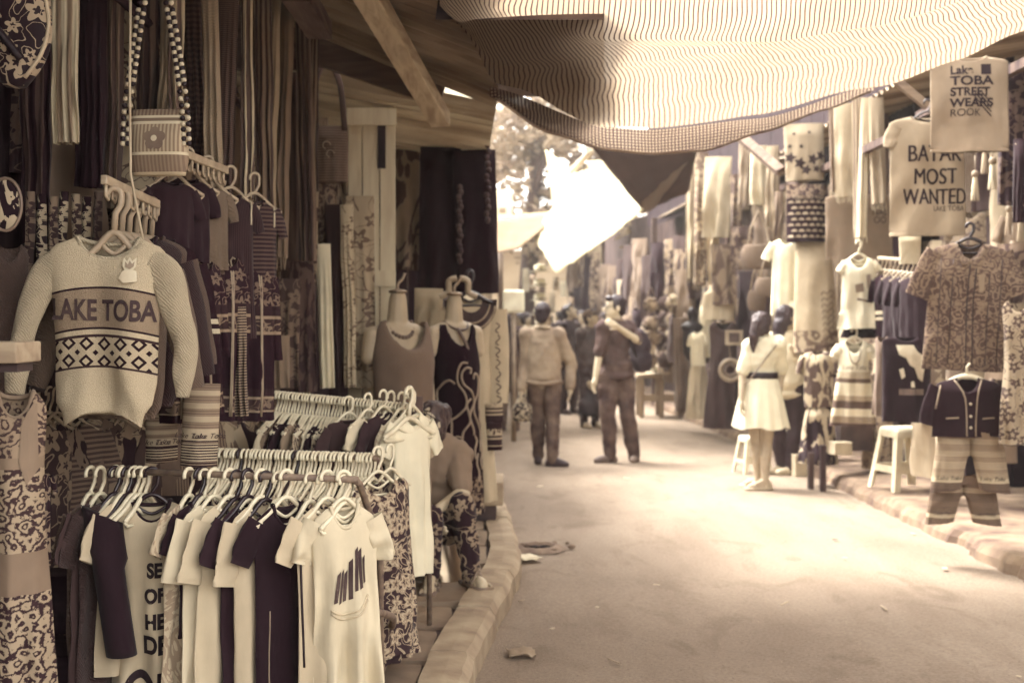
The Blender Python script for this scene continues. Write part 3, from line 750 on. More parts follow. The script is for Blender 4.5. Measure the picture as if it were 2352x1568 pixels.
# ---------------------------------------------------------------- people
skin = solid(.70, .55, var=.05, sc=14., spec=.35, bump=.1, bsc=90., name='skin')
skin_l = solid(.80, .55, var=.04, sc=14., spec=.35, bump=.1, bsc=90., name='skin')
hairm = solid(.16, .5, var=.07, sc=30., spec=.4, bump=.7, bsc=120., name='hair')
hair_b = solid(.24, .5, var=.08, sc=30., spec=.4, bump=.7, bsc=120., name='hair')
eyem = solid(.06, .3, name='eye')
def person(label, u, v, d, H, yaw, hyaw=None, hpitch=0, over=None, group=None, z0=0., top=None, sleeve=1.0, pants=None, shorts=1.0, shoe=None,
           hair='short', hmat=None, sk=None, top_len=.86, heavy=1., build_head=True, extra=None, seat=False, fingers=True, vox=.011, cuff=None):
    """standing figure built from joints (world-aligned, metres above the feet); over = {joint: (u, v, depth offset)} taken at distance d"""
    base = W(u, v, d); base.z = z0; k = H / 1.65; sk = sk or skin; hyaw = yaw if hyaw is None else hyaw
    Rz = Matrix.Rotation(radians(yaw), 3, 'Z')
    J = {'pelvis': (0, 0, .90), 'waist': (0, 0, 1.03), 'chest': (0, 0, 1.24), 'neck': (0, .01, 1.385), 'head': (0, -.012, 1.545)}
    for s, c in ((-1, 'a'), (1, 'b')):
        J.update({'sh' + c: (s * .165, .01, 1.335), 'el' + c: (s * .215, .02, 1.09), 'wr' + c: (s * .225, -.02, .865),
                  'hip' + c: (s * .085, 0, .88), 'kn' + c: (s * .095, -.01, .475), 'an' + c: (s * .10, .02, .075)})
    P = {n: Rz @ (Vector(p) * k) for n, p in J.items()}
    for n, q in (over or {}).items():
        p = W(q[0], q[1], d + q[2]) - base; P[n] = Vector((p.x, q[2], p.z))
    o = thing('person', base, label, 'person', group)
    fwd = Rz @ Vector((0, -1, 0)); side = Rz @ Vector((1, 0, 0)); M4 = Rz
    hv = heavy
    def torso(mb, g):
        c, p, w = P['chest'], P['pelvis'], P['waist']
        ax = (P['neck'] - P['pelvis']).normalized(); Mt = Vector((0, 0, 1)).rotation_difference(ax).to_matrix() @ Rz
        mb.ell(c, ((.150 * hv + g) * k, (.100 * hv + g) * k, (.185 + g) * k), M=Mt)
        mb.ell(c + ax * .07 * k, ((.165 + g) * k, (.075 + g) * k, (.075 + g) * k), M=Mt)
        mb.ell(w + fwd * .012 * k, ((.130 * hv + g) * k, (.098 * hv + g) * k, (.16 + g) * k), M=Mt)
        mb.ell(p, ((.150 * hv + g) * k, (.108 * hv + g) * k, (.125 + g) * k), M=Mt)
    def arm(mb, c, g, t=1.0):
        s, e, w = P['sh' + c], P['el' + c], P['wr' + c]
        mb.ell(s, (.058 + g) * k)
        if t <= .5: mb.cap(s, (.050 + g) * k, s.lerp(e, t * 2), (.044 + g) * k)
        else:
            mb.cap(s, (.050 + g) * k, e, (.039 + g) * k); mb.cap(e, (.039 + g) * k, e.lerp(w, t * 2 - 1), (.027 + g) * k)
    def leg(mb, c, g, t=1.0):
        h, q, a = P['hip' + c], P['kn' + c], P['an' + c]
        if t <= .5: mb.cap(h, (.088 * hv + g) * k, h.lerp(q, t * 2), (.066 + g) * k)
        else:
            mb.cap(h, (.088 * hv + g) * k, q, (.054 + g) * k)
            m = q.lerp(a, .32) - fwd * .012 * k; e = q.lerp(a, t * 2 - 1)
            if t > .7: mb.cap(q, (.054 + g) * k, m, (.054 + g) * k); mb.cap(m, (.054 + g) * k, e, (.034 + g) * k)
            else: mb.cap(q, (.054 + g) * k, e, (.050 + g) * k)
    def foot(mb, c, g):
        a = P['an' + c]; f = (P['toe' + c] - a) if 'toe' + c in P else fwd.copy() * .18 * k
        f.z = 0; f = f.normalized() if f.length > .01 else fwd
        b = Vector((a.x, a.y, 0))
        mb.cap(a, (.036 + g) * k, b - f * .035 * k + Vector((0, 0, .034 * k)), (.036 + g) * k)
        mb.cap(b - f * .035 * k + Vector((0, 0, .034 * k)), (.034 + g) * k, b + f * .14 * k + Vector((0, 0, .026 * k)), (.03 + g) * k)
        mb.cap(a - Vector((0, 0, .01)), (.03 + g) * k, b + f * .12 * k + Vector((0, 0, .034 * k)), (.03 + g) * k)
    # body: one continuous skin
    body = MB(); torso(body, 0)
    body.cap(P['neck'] - Vector((0, 0, .05 * k)), .058 * k, P['head'] - Vector((0, 0, .03)) * k, .050 * k)
    Mh = Matrix.Rotation(radians(hyaw), 3, 'Z') @ Matrix.Rotation(radians(-hpitch), 3, 'X')
    hc = P['head']
    def hp(p): return hc + Mh @ (Vector(p) * k)
    body.ell(hp((0, .012, .03)), (.075 * k, .094 * k, .084 * k), M=Mh)
    body.ell(hp((0, -.026, -.035)), (.060 * k, .066 * k, .080 * k), M=Mh)
    body.cap(hp((0, -.088, .012)), .010 * k, hp((0, -.108, -.026)), .015 * k)
    body.ell(hp((0, -.062, -.098)), (.030 * k, .026 * k, .022 * k), M=Mh)
    body.cap(hp((-.022, -.082, -.062)), .011 * k, hp((.022, -.082, -.062)), .011 * k)
    for s in (-1, 1): body.ell(hp((s * .076, .008, -.012)), (.012 * k, .024 * k, .034 * k), M=Mh)
    for c in 'ab':
        arm(body, c, 0); leg(body, c, 0); foot(body, c, 0)
        e, w = P['el' + c], P['wr' + c]; fd = (w - e).normalized(); sg = -1 if c == 'a' else 1
        lat = fd.cross(side if abs(fd.dot(side)) < .8 else Vector((0, 0, 1))).normalized()
        if lat.dot(fwd) < 0: lat = -lat
        nrm = fd.cross(lat).normalized()
        if nrm.dot(-side * sg) < 0: nrm = -nrm
        body.cap(w, .026 * k, w + fd * .05 * k, .030 * k)
        body.ell(w + fd * .055 * k, (.018 * k, .038 * k, .045 * k), M=Matrix((nrm, lat, fd)).transposed())
        for i in range(4):
            q0 = w + fd * .085 * k + lat * (.030 - .02 * i) * k; L = (.062, .074, .068, .052)[i] * k
            q1 = q0 + fd * L * .55 + nrm * L * .12; q2 = q1 + fd * L * .4 + nrm * L * .32
            body.cap(q0, .0095 * k, q1, .0088 * k); body.cap(q1, .0088 * k, q2, .0075 * k)
        t0 = w + fd * .03 * k + lat * .03 * k; body.cap(t0, .013 * k, t0 + fd * .045 * k + lat * .026 * k + nrm * .014 * k, .0095 * k)
    if seat: vox = .008
    link('body', remesh(body, 'body', vox * .78, 3), sk, o)
    for s in (-1, 1):
        MB().ell(hp((s * .029, -.086, .008)), (.013 * k, .008 * k, .007 * k), M=Mh).build('eye', eyem, o)
        MB().cap(hp((s * .014, -.092, .03)), .004 * k, hp((s * .046, -.080, .03)), .003 * k).build('eyebrow', hairm, o)
    MB().cap(hp((-.02, -.094, -.058)), .004 * k, hp((.02, -.094, -.058)), .004 * k).build('mouth', solid(.42, .5), o)
    hm = MB(); hmat = hmat or hairm
    if hair in ('short', 'crop'):
        hm.ell(hp((0, .022, .045)), (.081 * k, .094 * k, .082 * k), M=Mh)
        hm.ell(hp((0, .062, -.02)), (.068 * k, .05 * k, .075 * k), M=Mh)
        for s in (-1, 1): hm.ell(hp((s * .058, .015, .02)), (.024 * k, .055 * k, .052 * k), M=Mh)
        hm.ell(hp((0, -.055, .088)), (.06 * k, .035 * k, .026 * k), M=Mh)
    if hair in ('pony', 'long', 'bun'):
        hm.ell(hp((0, .02, .045)), (.086 * k, .102 * k, .088 * k), M=Mh)
        hm.ell(hp((0, .065, -.015)), (.076 * k, .056 * k, .09 * k), M=Mh)
        for s in (-1, 1): hm.ell(hp((s * .066, .02, -.005)), (.024 * k, .055 * k, .075 * k), M=Mh)
        if hair == 'pony':
            hm.ell(hp((0, .115, .02)), (.045 * k, .045 * k, .045 * k), M=Mh)
            hm.cap(hp((0, .12, .0)), .042 * k, hp((.02, .13, -.12)), .046 * k); hm.cap(hp((.02, .13, -.12)), .046 * k, hp((.03, .11, -.24)), .016 * k)
        if hair == 'long': hm.cap(hp((0, .07, -.05)), .075 * k, hp((0, .095, -.22)), .06 * k); hm.cap(hp((0, .095, -.22)), .06 * k, hp((0, .1, -.34)), .03 * k)
        if hair == 'bun': hm.ell(hp((0, .08, .10)), (.05 * k, .05 * k, .045 * k), M=Mh)
    if hair != 'none': link('hair', remesh(hm, 'hair', .009 * k, 2, .010, (46, 46, 16), H), hmat, o)
    if pants is not None:
        mb = MB(); g = .014 if shorts < 1 or seat else .024; mb.ell(P['pelvis'] + Vector((0, 0, .03 * k)), ((.150 * hv + g) * k, (.108 * hv + g) * k, .135 * k), M=Rz)
        for c in 'ab':
            leg(mb, c, g, shorts); 
            if shorts >= .9: mb.cap(P['kn' + c], (.056 + g) * k, P['an' + c] + Vector((0, 0, -.015 * k)), (.036 + g) * k)
        link('trousers', remesh(mb, 'trousers', vox, 3, .012, (10, 10, 11), H), pants, o)
    if top is not None:
        mb = MB(); g = .026 if sleeve > .6 else .022
        torso(mb, g * .8); mb.cap(P['chest'] + Vector((0, 0, .1 * k)), .09 * k, P['neck'] - Vector((0, 0, .005)), .062 * k)
        for c in 'ab': arm(mb, c, g, sleeve)
        if sleeve > .6:
            ax = P['pelvis'] - P['chest']
            for q in range(9): mb.ell(P['chest'] + ax * (q / 8.2), ((.160 * hv + .012 + .0035 * q) * k, (.116 * hv + .014 + .0035 * q) * k, .125 * k), M=Rz)
        lo = P['pelvis'] - (P['neck'] - P['pelvis']).normalized() * (.0 + (.90 - top_len)) * k
        mb.ell(lo, ((.150 * hv + g + .012) * k, (.112 * hv + g + .012) * k, .06 * k), M=Rz)
        me = remesh(mb, 'shirt', vox, 5, .013, (9, 9, 8), H + 3)
        if cuff is not None: pass
        link('shirt', me, top, o)
    if shoe is not None:
        for c in 'ab':
            mb = MB(); foot(mb, c, .007); me = remesh(mb, 'shoe', .009, 3)
            for vt in me.vertices: vt.co.z = max(vt.co.z, .004)
            link('shoe', me, shoe, o)
    return o, P, k, hp, Mh, Rz
# ---------------------------------------------------------------- figures in the street
denim = solid(.38, .9, var=.16, sc=7., bump=.6, bsc=14., spec=.15, name='denim')
jean_d = solid(.35, .9, var=.14, sc=7., bump=.6, bsc=14., spec=.15, name='denim')
jacket = solid(.60, .85, var=.10, sc=5., bump=.5, bsc=12., spec=.15, name='jacket_cloth')
leather = solid(.20, .5, var=.06, sc=8., spec=.4, name='leather')
man, P, k, hp, Mh, Rz = person('man seen from behind in a plain grey-brown jacket and jeans, holding a carrier bag', 1247, 1066, 13.0, 1.64, 176, 168,
    over={'ela': (1312, 836, .02), 'wra': (1310, 888, -.05), 'elb': (1206, 836, .02), 'wrb': (1199, 892, -.06), 'kna': (1270, 965, -.05), 'ana': (1268, 1052, -.10), 'knb': (1236, 965, .05), 'anb': (1236, 1040, .15), 'toea': (1290, 1060, -.12)},
    top=jacket, pants=denim, shoe=leather, sleeve=1.0, heavy=1.0, hmat=hairm, top_len=.88)
mb = MB(); c = P['pelvis'] + Vector((0, 0, .0)); mb.tube([c + Rz @ Vector((.192 * cos(t), .142 * sin(t), -.045 + .01 * sin(3 * t))) for t in (2 * pi * i / 24 for i in range(25))], .022, 8, cap=False)
mb.build('waistband', jacket, man)
mb = MB(); c = P['neck'] + Vector((0, 0, .02)); mb.tube([c + Rz @ Vector((.072 * cos(t), .078 * sin(t), .012 * sin(t))) for t in (2 * pi * i / 18 for i in range(19))], .017, 8, cap=False)
mb.build('shirt_collar', solid(.72, .9), man)
# carrier bag
def carrier(at, w, h, mats, label):
    mb = MB(); rings = []
    for i in range(9):
        t = i / 8; z = -.10 - h * t; ww = w * (.30 + .70 * min(1, t * 1.7)) * (1 - .12 * max(0, t - .8) * 5); q = []
        for a in range(18):
            an = 2 * pi * a / 18; n_ = noise.noise(Vector((cos(an) * 2, sin(an) * 2, t * 5)))
            q.append((ww / 2 * cos(an) * (1 + .16 * n_), ww * .30 * sin(an) * (1 + .2 * n_), z + .02 * n_))
        rings.append(q)
    mb.loft(rings, cap=True); o = mb.build('carrier_bag', mats[0]); o.location = at; tag(o, label, 'bag')
    for s in (-1, 1): MB().tube(smooth_path([(s * .03, 0, -.12), (s * .035, 0, -.05), (0, 0, .0)], 4), .008, 6, flat=.5).build('handle', mats[1], o)
    return o
carrier(W(1200, 882, 12.92), px(46, 12.9), px(62, 12.9), [fabric(.74, 'mono', .10, 5., cut=.45, rough=.4), solid(.8, .4)], 'crumpled black and white plastic carrier bag hanging from the man in the grey-brown jacket')

dark_tee = solid(.31, .9, var=.05, sc=5., bump=.5, bsc=11., spec=.12, name='dark_cotton')
guy, P, k, hp, Mh, Rz = person('young man in glasses and dark T-shirt with one hand raised to his mouth, facing left', 1425, 1058, 13.3, 1.76, -32, -72,
    over={'ana': (1402, 1046, -.05), 'anb': (1457, 1050, .08), 'kna': (1396, 958, -.06), 'knb': (1442, 958, .0), 'hipa': (1396, 862, 0), 'hipb': (1432, 862, .02), 'pelvis': (1414, 848, 0), 'waist': (1412, 822, 0), 'chest': (1415, 775, 0),
          'sha': (1388, 752, -.06), 'shb': (1444, 752, .04), 'ela': (1376, 818, -.10), 'wra': (1367, 868, -.16), 'elb': (1466, 783, -.08), 'wrb': (1420, 752, -.26), 'neck': (1418, 738, 0), 'head': (1411, 706, -.02),
          'toea': (1362, 1052, -.12), 'toeb': (1452, 1062, -.25)},
    top=dark_tee, pants=jean_d, shoe=solid(.42, .6), sleeve=.42, heavy=1.0, sk=skin_l, top_len=.84)
gl = MB()
for s in (-1, 1):
    gl.tube([hp((s * .032 + .025 * cos(t), -.098, .006 + .018 * sin(t))) for t in (2 * pi * i / 14 for i in range(15))], .0028, 5, cap=False)
    gl.tube([hp((s * .057, -.095, .008)), hp((s * .078, .0, .008))], .0028, 5)
gl.tube([hp((-.008, -.1, .008)), hp((.008, -.1, .008))], .0028, 5); gl.build('glasses', eyem, guy)
mb = MB(); c = P['neck']; mb.tube([c + Rz @ Vector((.072 * cos(t), .078 * sin(t), .01 - .012 * sin(t))) for t in (2 * pi * i / 18 for i in range(19))], .015, 8, cap=False); mb.build('polo_collar', solid(.60, .9), guy)
bp = MB(); bp.ell(W(1470, 798, 13.58), (.115, .10, .21)); bp.ell(W(1474, 828, 13.56), (.12, .10, .13)); me = remesh(bp, 'rucksack', .016, 3, .02)
o = link('rucksack', me, solid(.17, .8, var=.05)); tag(o, 'dark bulging rucksack worn on the back of the young man in glasses', 'rucksack')
MB().tube(smooth_path([W(1452, 762, 13.45), W(1440, 752, 13.25), W(1448, 785, 13.15), W(1462, 820, 13.35)], 5), .022, 8, flat=.4).build('strap', solid(.14, .8), o)

boy, P, k, hp, Mh, Rz = person('person in cap and dark shiny jacket between the two standing men', 1356, 972, 17.5, 1.60, 35, 62, 20,
    top=solid(.24, .55, var=.12, sc=6., bump=.6, bsc=12., name='jacket_cloth'), pants=solid(.22, .9), shoe=solid(.72, .5), sleeve=1.0,
    over={'wra': (1348, 872, -.1), 'ela': (1334, 838, .0)})
cp = MB(); cp.ell(hp((0, .01, .055)), (.088 * k, .105 * k, .075 * k), M=Mh); cp.ell(hp((0, -.12, .05)), (.07 * k, .07 * k, .012 * k), M=Mh); link('cap', remesh(cp, 'cap', .011, 2), solid(.42, .8), boy)
carrier(W(1352, 880, 17.4), px(52, 17.4), px(58, 17.4), [solid(.15, .6), solid(.15, .6)], 'black bag carried low by the person in the dark cap')
person('dark-haired person in a black shirt looking down among the far crowd', 1307, 956, 20.0, 1.70, 40, 70, 25, top=solid(.19, .85), pants=solid(.2, .9), shoe=solid(.3), sleeve=1.0)
person('person in a dark top turned away just beyond the hanging kaftan', 1170, 972, 17.0, 1.52, 170, 150, top=solid(.30, .85), pants=solid(.40, .9), shoe=solid(.3), hair='long', sleeve=1.0)
fp1 = person('small far figure in a pale top beside the closing building', 1336, 930, 23.5, 1.62, 10, top=solid(.68, .9), pants=solid(.4, .9), shoe=solid(.3), sleeve=.4)
fp2 = person('small far figure in a dark top right of the pale-topped far figure', 1362, 922, 25.0, 1.66, 160, top=solid(.32, .9), pants=solid(.35, .9), shoe=solid(.3), sleeve=.9)
for src_, u_, d_, s_, rz_, lab_ in ((fp2, 1286, 26.0, .98, 60, 'dark far figure seen in the gap behind the dark-haired person in black'), (fp1, 1322, 28.5, 1.0, 150, 'pale far figure deepest in the gap between the standing men'), (fp2, 1392, 23.0, .97, 20, 'dark far figure half hidden behind the young man in glasses'), (fp1, 1262, 29.0, .96, -60, 'pale far figure just over the shoulder of the man in the grey-brown jacket'), (fp2, 1196, 22.0, .95, 90, 'dark far figure close to the far left shops')):
    c_ = dup(src_[0]); b_ = W(u_, HZ, d_); c_.location = (b_.x, d_, 0); c_.scale = (s_,) * 3; c_.rotation_euler.z = radians(rz_); c_['label'] = lab_
person('small far figure in a cream dress left of the man in the grey-brown jacket', 1212, 930, 24.0, 1.58, 20, top=solid(.80, .9), pants=solid(.75, .9), shoe=solid(.5), hair='long', sleeve=.4)

# woman in white, from behind
white_c = fabric(.93)
wom, P, k, hp, Mh, Rz = person('woman seen from behind in a white short-sleeved dress with black belt and ponytail', 1748, 1120, 11.3, 1.575, 158, 142,
    over={'elb': (1706, 858, -.02), 'wrb': (1703, 918, -.1), 'shb': (1722, 800, 0), 'ela': (1794, 858, .08), 'wra': (1790, 905, -.02), 'anb': (1742, 1098, .0), 'ana': (1757, 1102, -.12), 'knb': (1738, 1022, .02), 'kna': (1760, 1022, -.06), 'toeb': (1722, 1114, .06), 'toea': (1735, 1120, -.13),
          'head': (1750, 748, .0), 'neck': (1755, 788, .0)},
    top=white_c, shoe=None, hair='pony', hmat=hair_b, sleeve=.44, sk=skin)
rings = []
c = P['waist'] - Vector((0, 0, .02))
for i in range(15):
    t = i / 14; z = c.z + .05 - t * .50 * k; a = .135 * k + (.125 * k) * t ** .8; b = .105 * k + .12 * k * t ** .8
    rings.append([c + Rz @ Vector((a * cos(q) * (1 + .05 * t * sin(13 * q)), b * sin(q) * (1 + .05 * t * sin(13 * q)), z - c.z + .012 * t * sin(5 * q))) for q in (2 * pi * j / 64 for j in range(64))])
MB().loft(rings).build('skirt', white_c, wom)
MB().loft([[c + Rz @ Vector(((.150 + .006 * s) * k * cos(q), (.118 + .006 * s) * k * sin(q), z * k)) for q in (2 * pi * j / 30 for j in range(30))] for z, s in ((.0, 0), (.002, 1), (.062, 1), (.064, 0))]).build('belt', solid(.10, .6), wom)
sh = W(1792, 800, 11.2); MB().tube(smooth_path([P['sha'] + Vector((0, -.07, .03)), P['chest'] + Vector((.03, -.13, -.02)), c + Vector((-.10, -.13, .03)), c + Vector((-.2, -.02, -.12))], 6), .006, 6).build('bag_strap', solid(.5, .7), wom)
for cc in 'ab':
    a = P['an' + cc]; f = P['toe' + cc] - a; f.z = 0; f.normalize(); b = Vector((a.x, a.y, .012)); sd = Vector((-f.y, f.x, 0))
    mb = MB(); mb.box(b + f * .06, (.25 * k, .085 * k, .022), atan2(f.y, f.x))
    for t in (.0, .1): mb.tube([b + f * t + sd * .045, b + f * t + Vector((0, 0, .065)), b + f * t - sd * .045], .009, 6)
    mb.build('sandal', solid(.78, .6), wom)
w2, P, k, hp, Mh, Rz = person('woman in a pale long top and dark jeans standing behind the woman in white', 1806, 1086, 12.3, 1.60, 165, 118,
    over={'ela': (1838, 850, .05), 'wra': (1826, 815, -.15), 'elb': (1788, 850, 0), 'wrb': (1786, 905, -.08), 'toea': (1788, 1090, -.1), 'toeb': (1772, 1086, -.02), 'anb': (1797, 1072, .05), 'ana': (1816, 1076, -.05)},
    top=fabric(.84), pants=solid(.20, .9, var=.06, bump=.5, bsc=12.), shoe=solid(.80, .5), hair='long', hmat=hairm, sleeve=.9, top_len=.80)

# seated stall keeper
top_g = solid(.54, .9, var=.05, sc=4., bump=.5, bsc=9., spec=.12, name='plain_cotton')
fl = fabric(.20, 'floral', .62, 15., cut=.62)
dS = 6.6
st, P, k, hp, Mh, Rz = person('seated woman stallkeeper in glasses, plain short-sleeved top and dark floral trousers', 1030, 1352, dS, 1.60, 10, -38, 30, z0=.125,
    over={'pelvis': (1000, 1205, .22), 'waist': (1003, 1150, .20), 'chest': (1012, 1075, .16), 'neck': (1003, 1012, .12), 'head': (985, 970, .06), 'sha': (960, 1042, .10), 'shb': (1048, 1040, .14),
          'ela': (950, 1120, .0), 'wra': (985, 1178, -.12), 'elb': (1064, 1130, .02), 'wrb': (1004, 1170, -.13), 'hipa': (975, 1218, .2), 'hipb': (1022, 1218, .18), 'kna': (988, 1190, -.26), 'knb': (1062, 1160, -.14),
          'ana': (990, 1312, -.12), 'anb': (1084, 1322, .0), 'toea': (980, 1350, -.3), 'toeb': (1108, 1352, -.12)},
    top=top_g, pants=fl, shoe=None, hair='bun', hmat=solid(.30, .5, var=.1, sc=30., bump=.7, bsc=120., name='hair'), sleeve=.42, seat=True, sk=skin_l, top_len=.86)
gl = MB()
for s in (-1, 1):
    gl.tube([hp((s * .032 + .025 * cos(t), -.098, .004 + .019 * sin(t))) for t in (2 * pi * i / 16 for i in range(17))], .0026, 6, cap=False)
    gl.tube([hp((s * .057, -.095, .008)), hp((s * .08, .0, .008))], .0026, 6)
gl.tube([hp((-.008, -.1, .008)), hp((.008, -.1, .008))], .0026, 6); gl.build('glasses', eyem, st)
for cc in 'ab':
    a = P['an' + cc]; f = P['toe' + cc] - a; f.z = 0; f.normalize(); b = Vector((a.x, a.y, .008)); sd = Vector((-f.y, f.x, 0))
    mb = MB(); mb.box(b + f * .05, (.25, .088, .018), atan2(f.y, f.x)); mb.tube([b + f * .09 + sd * .045, b + f * .07 + Vector((0, 0, .075)), b + f * .09 - sd * .045], .011, 8)
    mb.tube([b - f * .02 + sd * .042, b + f * .01 + Vector((0, 0, .10)), b - f * .02 - sd * .042], .009, 8)
    for i in range(5): mb.cap(b + f * (.135 - .012 * i) + sd * (.030 - .015 * i) * (1 if cc == 'b' else -1) + Vector((0, 0, .018)), .010, b + f * (.165 - .014 * i) + sd * (.033 - .016 * i) * (1 if cc == 'b' else -1) + Vector((0, 0, .014)), .008, mi=1)
    mb.build('sandal', [solid(.50, .6), skin], st)
# the metal stool she sits on
sb = W(1004, 1338, 6.82); sb.z = .125
stool = thing('metal_stool', sb, 'low dented metal tub stool under the seated stallkeeper', 'stool')
mb = MB(); rings = []
for i in range(11):
    t = i / 10; z = .235 * (1 - t); r = .105 + .05 * t + (.006 if i == 10 else 0); q = []
    for j in range(64):
        a = 2 * pi * j / 64; arch = 0
        for ac in (-pi / 2 - .35, pi / 2, 0.35, pi):
            dd = abs((a - ac + pi) % (2 * pi) - pi)
            if dd < .5: arch = max(arch, .085 * sqrt(1 - (dd / .5) ** 2))
        fl_ = .010 * max(0, cos(4 * (a + .9))) * t
        q.append(((r + fl_) * cos(a), (r + fl_) * sin(a), max(z, arch)))
    rings.append(q)
mb.loft(rings); steel = solid(.62, .32, metal=.85, var=.12, sc=5., spec=.5, bump=.25, bsc=9., name='dull_steel')
mb.build('tub', steel, stool)
MB().loft([[(.107 * c_ * cos(2 * pi * j / 32), .107 * c_ * sin(2 * pi * j / 32), z) for j in range(32)] for c_, z in ((1, .23), (1, .242), (.9, .248), (.4, .248))], cap=True).build('seat', steel, stool)
# ---------------------------------------------------------------- left stall: the sweaters at the front
cream_knit = dict(t=.76)
zones = [(0, .80, None), (.270, .16, None), (.282, .62, None), (.495, .16, None), (.507, .80, None), (.535, .24, None), (.548, .78, .14), (.705, .24, None), (.716, .80, None)]
def at(u, v, d): return W(u, v, d)
Q = lambda u, v, r: (px(u - 250, 3.8), px(545 - v, 3.8), px(r, 3.8))
SW = garment('knitted_sweater', at(250, 545, 3.8), px(320, 3.8), px(415, 3.8), 'long', bands(zones, px(415, 3.8), 'diamond', 38., .42, curve=-.9, fuzz=1), 'cream knitted jumper with lettered grey band and dark diamond band, frontmost at the left',
    'jumper', 'knitted jumpers hung in a row', rz=4, depth=.038, fold=.016, nf=2, hem=-.05, collar=fabric(.82, fuzz=1), nz=40, ns=56, sleeves=[], neck=(px(70, 3.8), px(50, 3.8), px(16, 3.8)),
    widths=[(0, px(72, 3.8)), (.02, px(88, 3.8)), (.05, px(122, 3.8)), (.10, px(134, 3.8)), (.2, px(132, 3.8)), (.37, px(120, 3.8)), (.8, px(118, 3.8)), (.92, px(110, 3.8)), (1, px(88, 3.8))])
for pth in ([Q(156, 604, 38), Q(116, 632, 40), Q(80, 710, 31), Q(62, 784, 26), Q(52, 850, 27), Q(47, 908, 21)], [Q(342, 604, 38), Q(380, 632, 42), Q(405, 710, 34), Q(430, 784, 28), Q(427, 850, 26), Q(426, 908, 15)]):
    m = MB(); sp = smooth_path([Vector(p) for p in pth], 7); rr = []
    for i in range(len(sp)):
        g = sp[min(i + 1, len(sp) - 1)] - sp[max(i - 1, 0)]; dd = Vector((g.x, 0, g.y)).normalized(); q = Vector((-dd.z, 0, dd.x)); r = sp[i].z
        rr.append([Vector((sp[i].x, .004, sp[i].y)) + q * r * cos(a) * (1 + .05 * noise.noise(Vector((i * .3, a, pth[0][0] * 9)))) + Vector((0, .024 * sin(a) + .008 * noise.noise(Vector((i * .25, a * 1.5, 3))), 0)) for a in (2 * pi * k / 20 for k in range(20))])
    m.loft(rr, cap=True); m.build('sleeve', fabric(.79, fuzz=1), SW)
ink = solid(.26, .9, var=.06, bump=.5, bsc=200.)
lettering(SW, 'LAKE TOBA', px(66, 3.8), px(-4, 3.8), -px(190, 3.8), ink, sx=.68, bold=.0022)
tg = patch(SW, [(px(x - 250, 3.8), px(545 - z, 3.8)) for x, z in ((292, 592), (300, 600), (305, 590), (311, 599), (320, 591), (320, 612), (314, 620), (322, 622), (324, 646), (294, 650), (284, 640), (290, 624), (296, 620), (290, 610))], solid(.86, .5), 'price_tag', .012)
patch(SW, [(px(x - 250, 3.8), px(545 - z, 3.8)) for x, z in ((296, 600), (303, 608), (306, 598), (312, 606), (317, 600), (316, 612), (308, 618), (298, 612))], solid(.60, .5), 'tag_print', .016)
RIBH = solid(.72, .5, var=.06, spec=.3)
for i in range(6):   # the chain of hangers behind the first
    hanger(at(262 + i * 17, 432 + i * 5, 3.8 + .11 * i), 10, solid(.66, .45, var=.05), 'tan plastic clothes hanger in the chain carrying the knitted jumpers', 'hangers carrying the jumpers', w=.165 if i == 0 else .20, r=.010, drop=.165)
for i, (u, v, w, h, t, lab) in enumerate([(262, 560, 372, 400, .46, 'plain grey-brown knitted jumper directly behind the cream one'), (296, 545, 330, 390, .24, 'dark knitted jumper behind the grey-brown one'), (318, 545, 300, 360, .42, 'mid-brown knitted jumper third from the cream one'),
        (345, 552, 280, 360, .20, 'dark jumper with two pale cuff stripes at the end of the row')]):
    d = 3.98 + .16 * i
    m = fabric(t, fuzz=1) if i != 3 else bands([(0, .2, None), (.50, .85, None), (.53, .2, None), (.56, .85, None), (.59, .2, None), (.86, .8, None), (.88, .2, None), (.90, .8, None), (.92, .2, None)], px(h, d), fuzz=1)
    garment('knitted_sweater', at(u + 14, v, d), px(w, d), px(h, d), 'long', m, lab, 'jumper', 'knitted jumpers hung in a row', rz=14, depth=.05, collar=fabric(max(.1, t - .08)))
# multi-hook plastic bars
def hook_bar(u0, v0, u1, v1, d0, d1, label):
    a, b = at(u0, v0, d0), at(u1, v1, d1)
    o = thing('hook_bar', a, label, 'hanger bar'); m = MB(); m.bar(Vector(), b - a, .02, .028); m.build('bar', plastic_g, o, bevel=.004)
    m = MB(); n = 9
    for i in range(n):
        p = (b - a) * ((i + .5) / n); m.tube([p + Vector((0, -.01, -.012)), p + Vector((0, -.012, -.045)), p + Vector((.0, .012, -.055)), p + Vector((0, .02, -.04))], .005, 6)
    m.build('hook', plastic_g, o)
hook_bar(238, 412, 362, 470, 3.75, 4.2, 'ribbed cream plastic bar with hooks above the cream jumper')
hook_bar(410, 348, 520, 392, 4.3, 4.75, 'white plastic bar with ring hooks right of the checked strap bag')
ro = thing('thin_rope', at(300, -40, 3.9), 'thin pale cord hanging down in front of the patterned shoulder bag', 'cord')
MB().tube([Vector(), at(298, 200, 3.9) - ro.location, at(300, 400, 3.86) - ro.location, at(330, 560, 3.84) - ro.location], .0042, 6).build('cord', solid(.78, .8), ro)
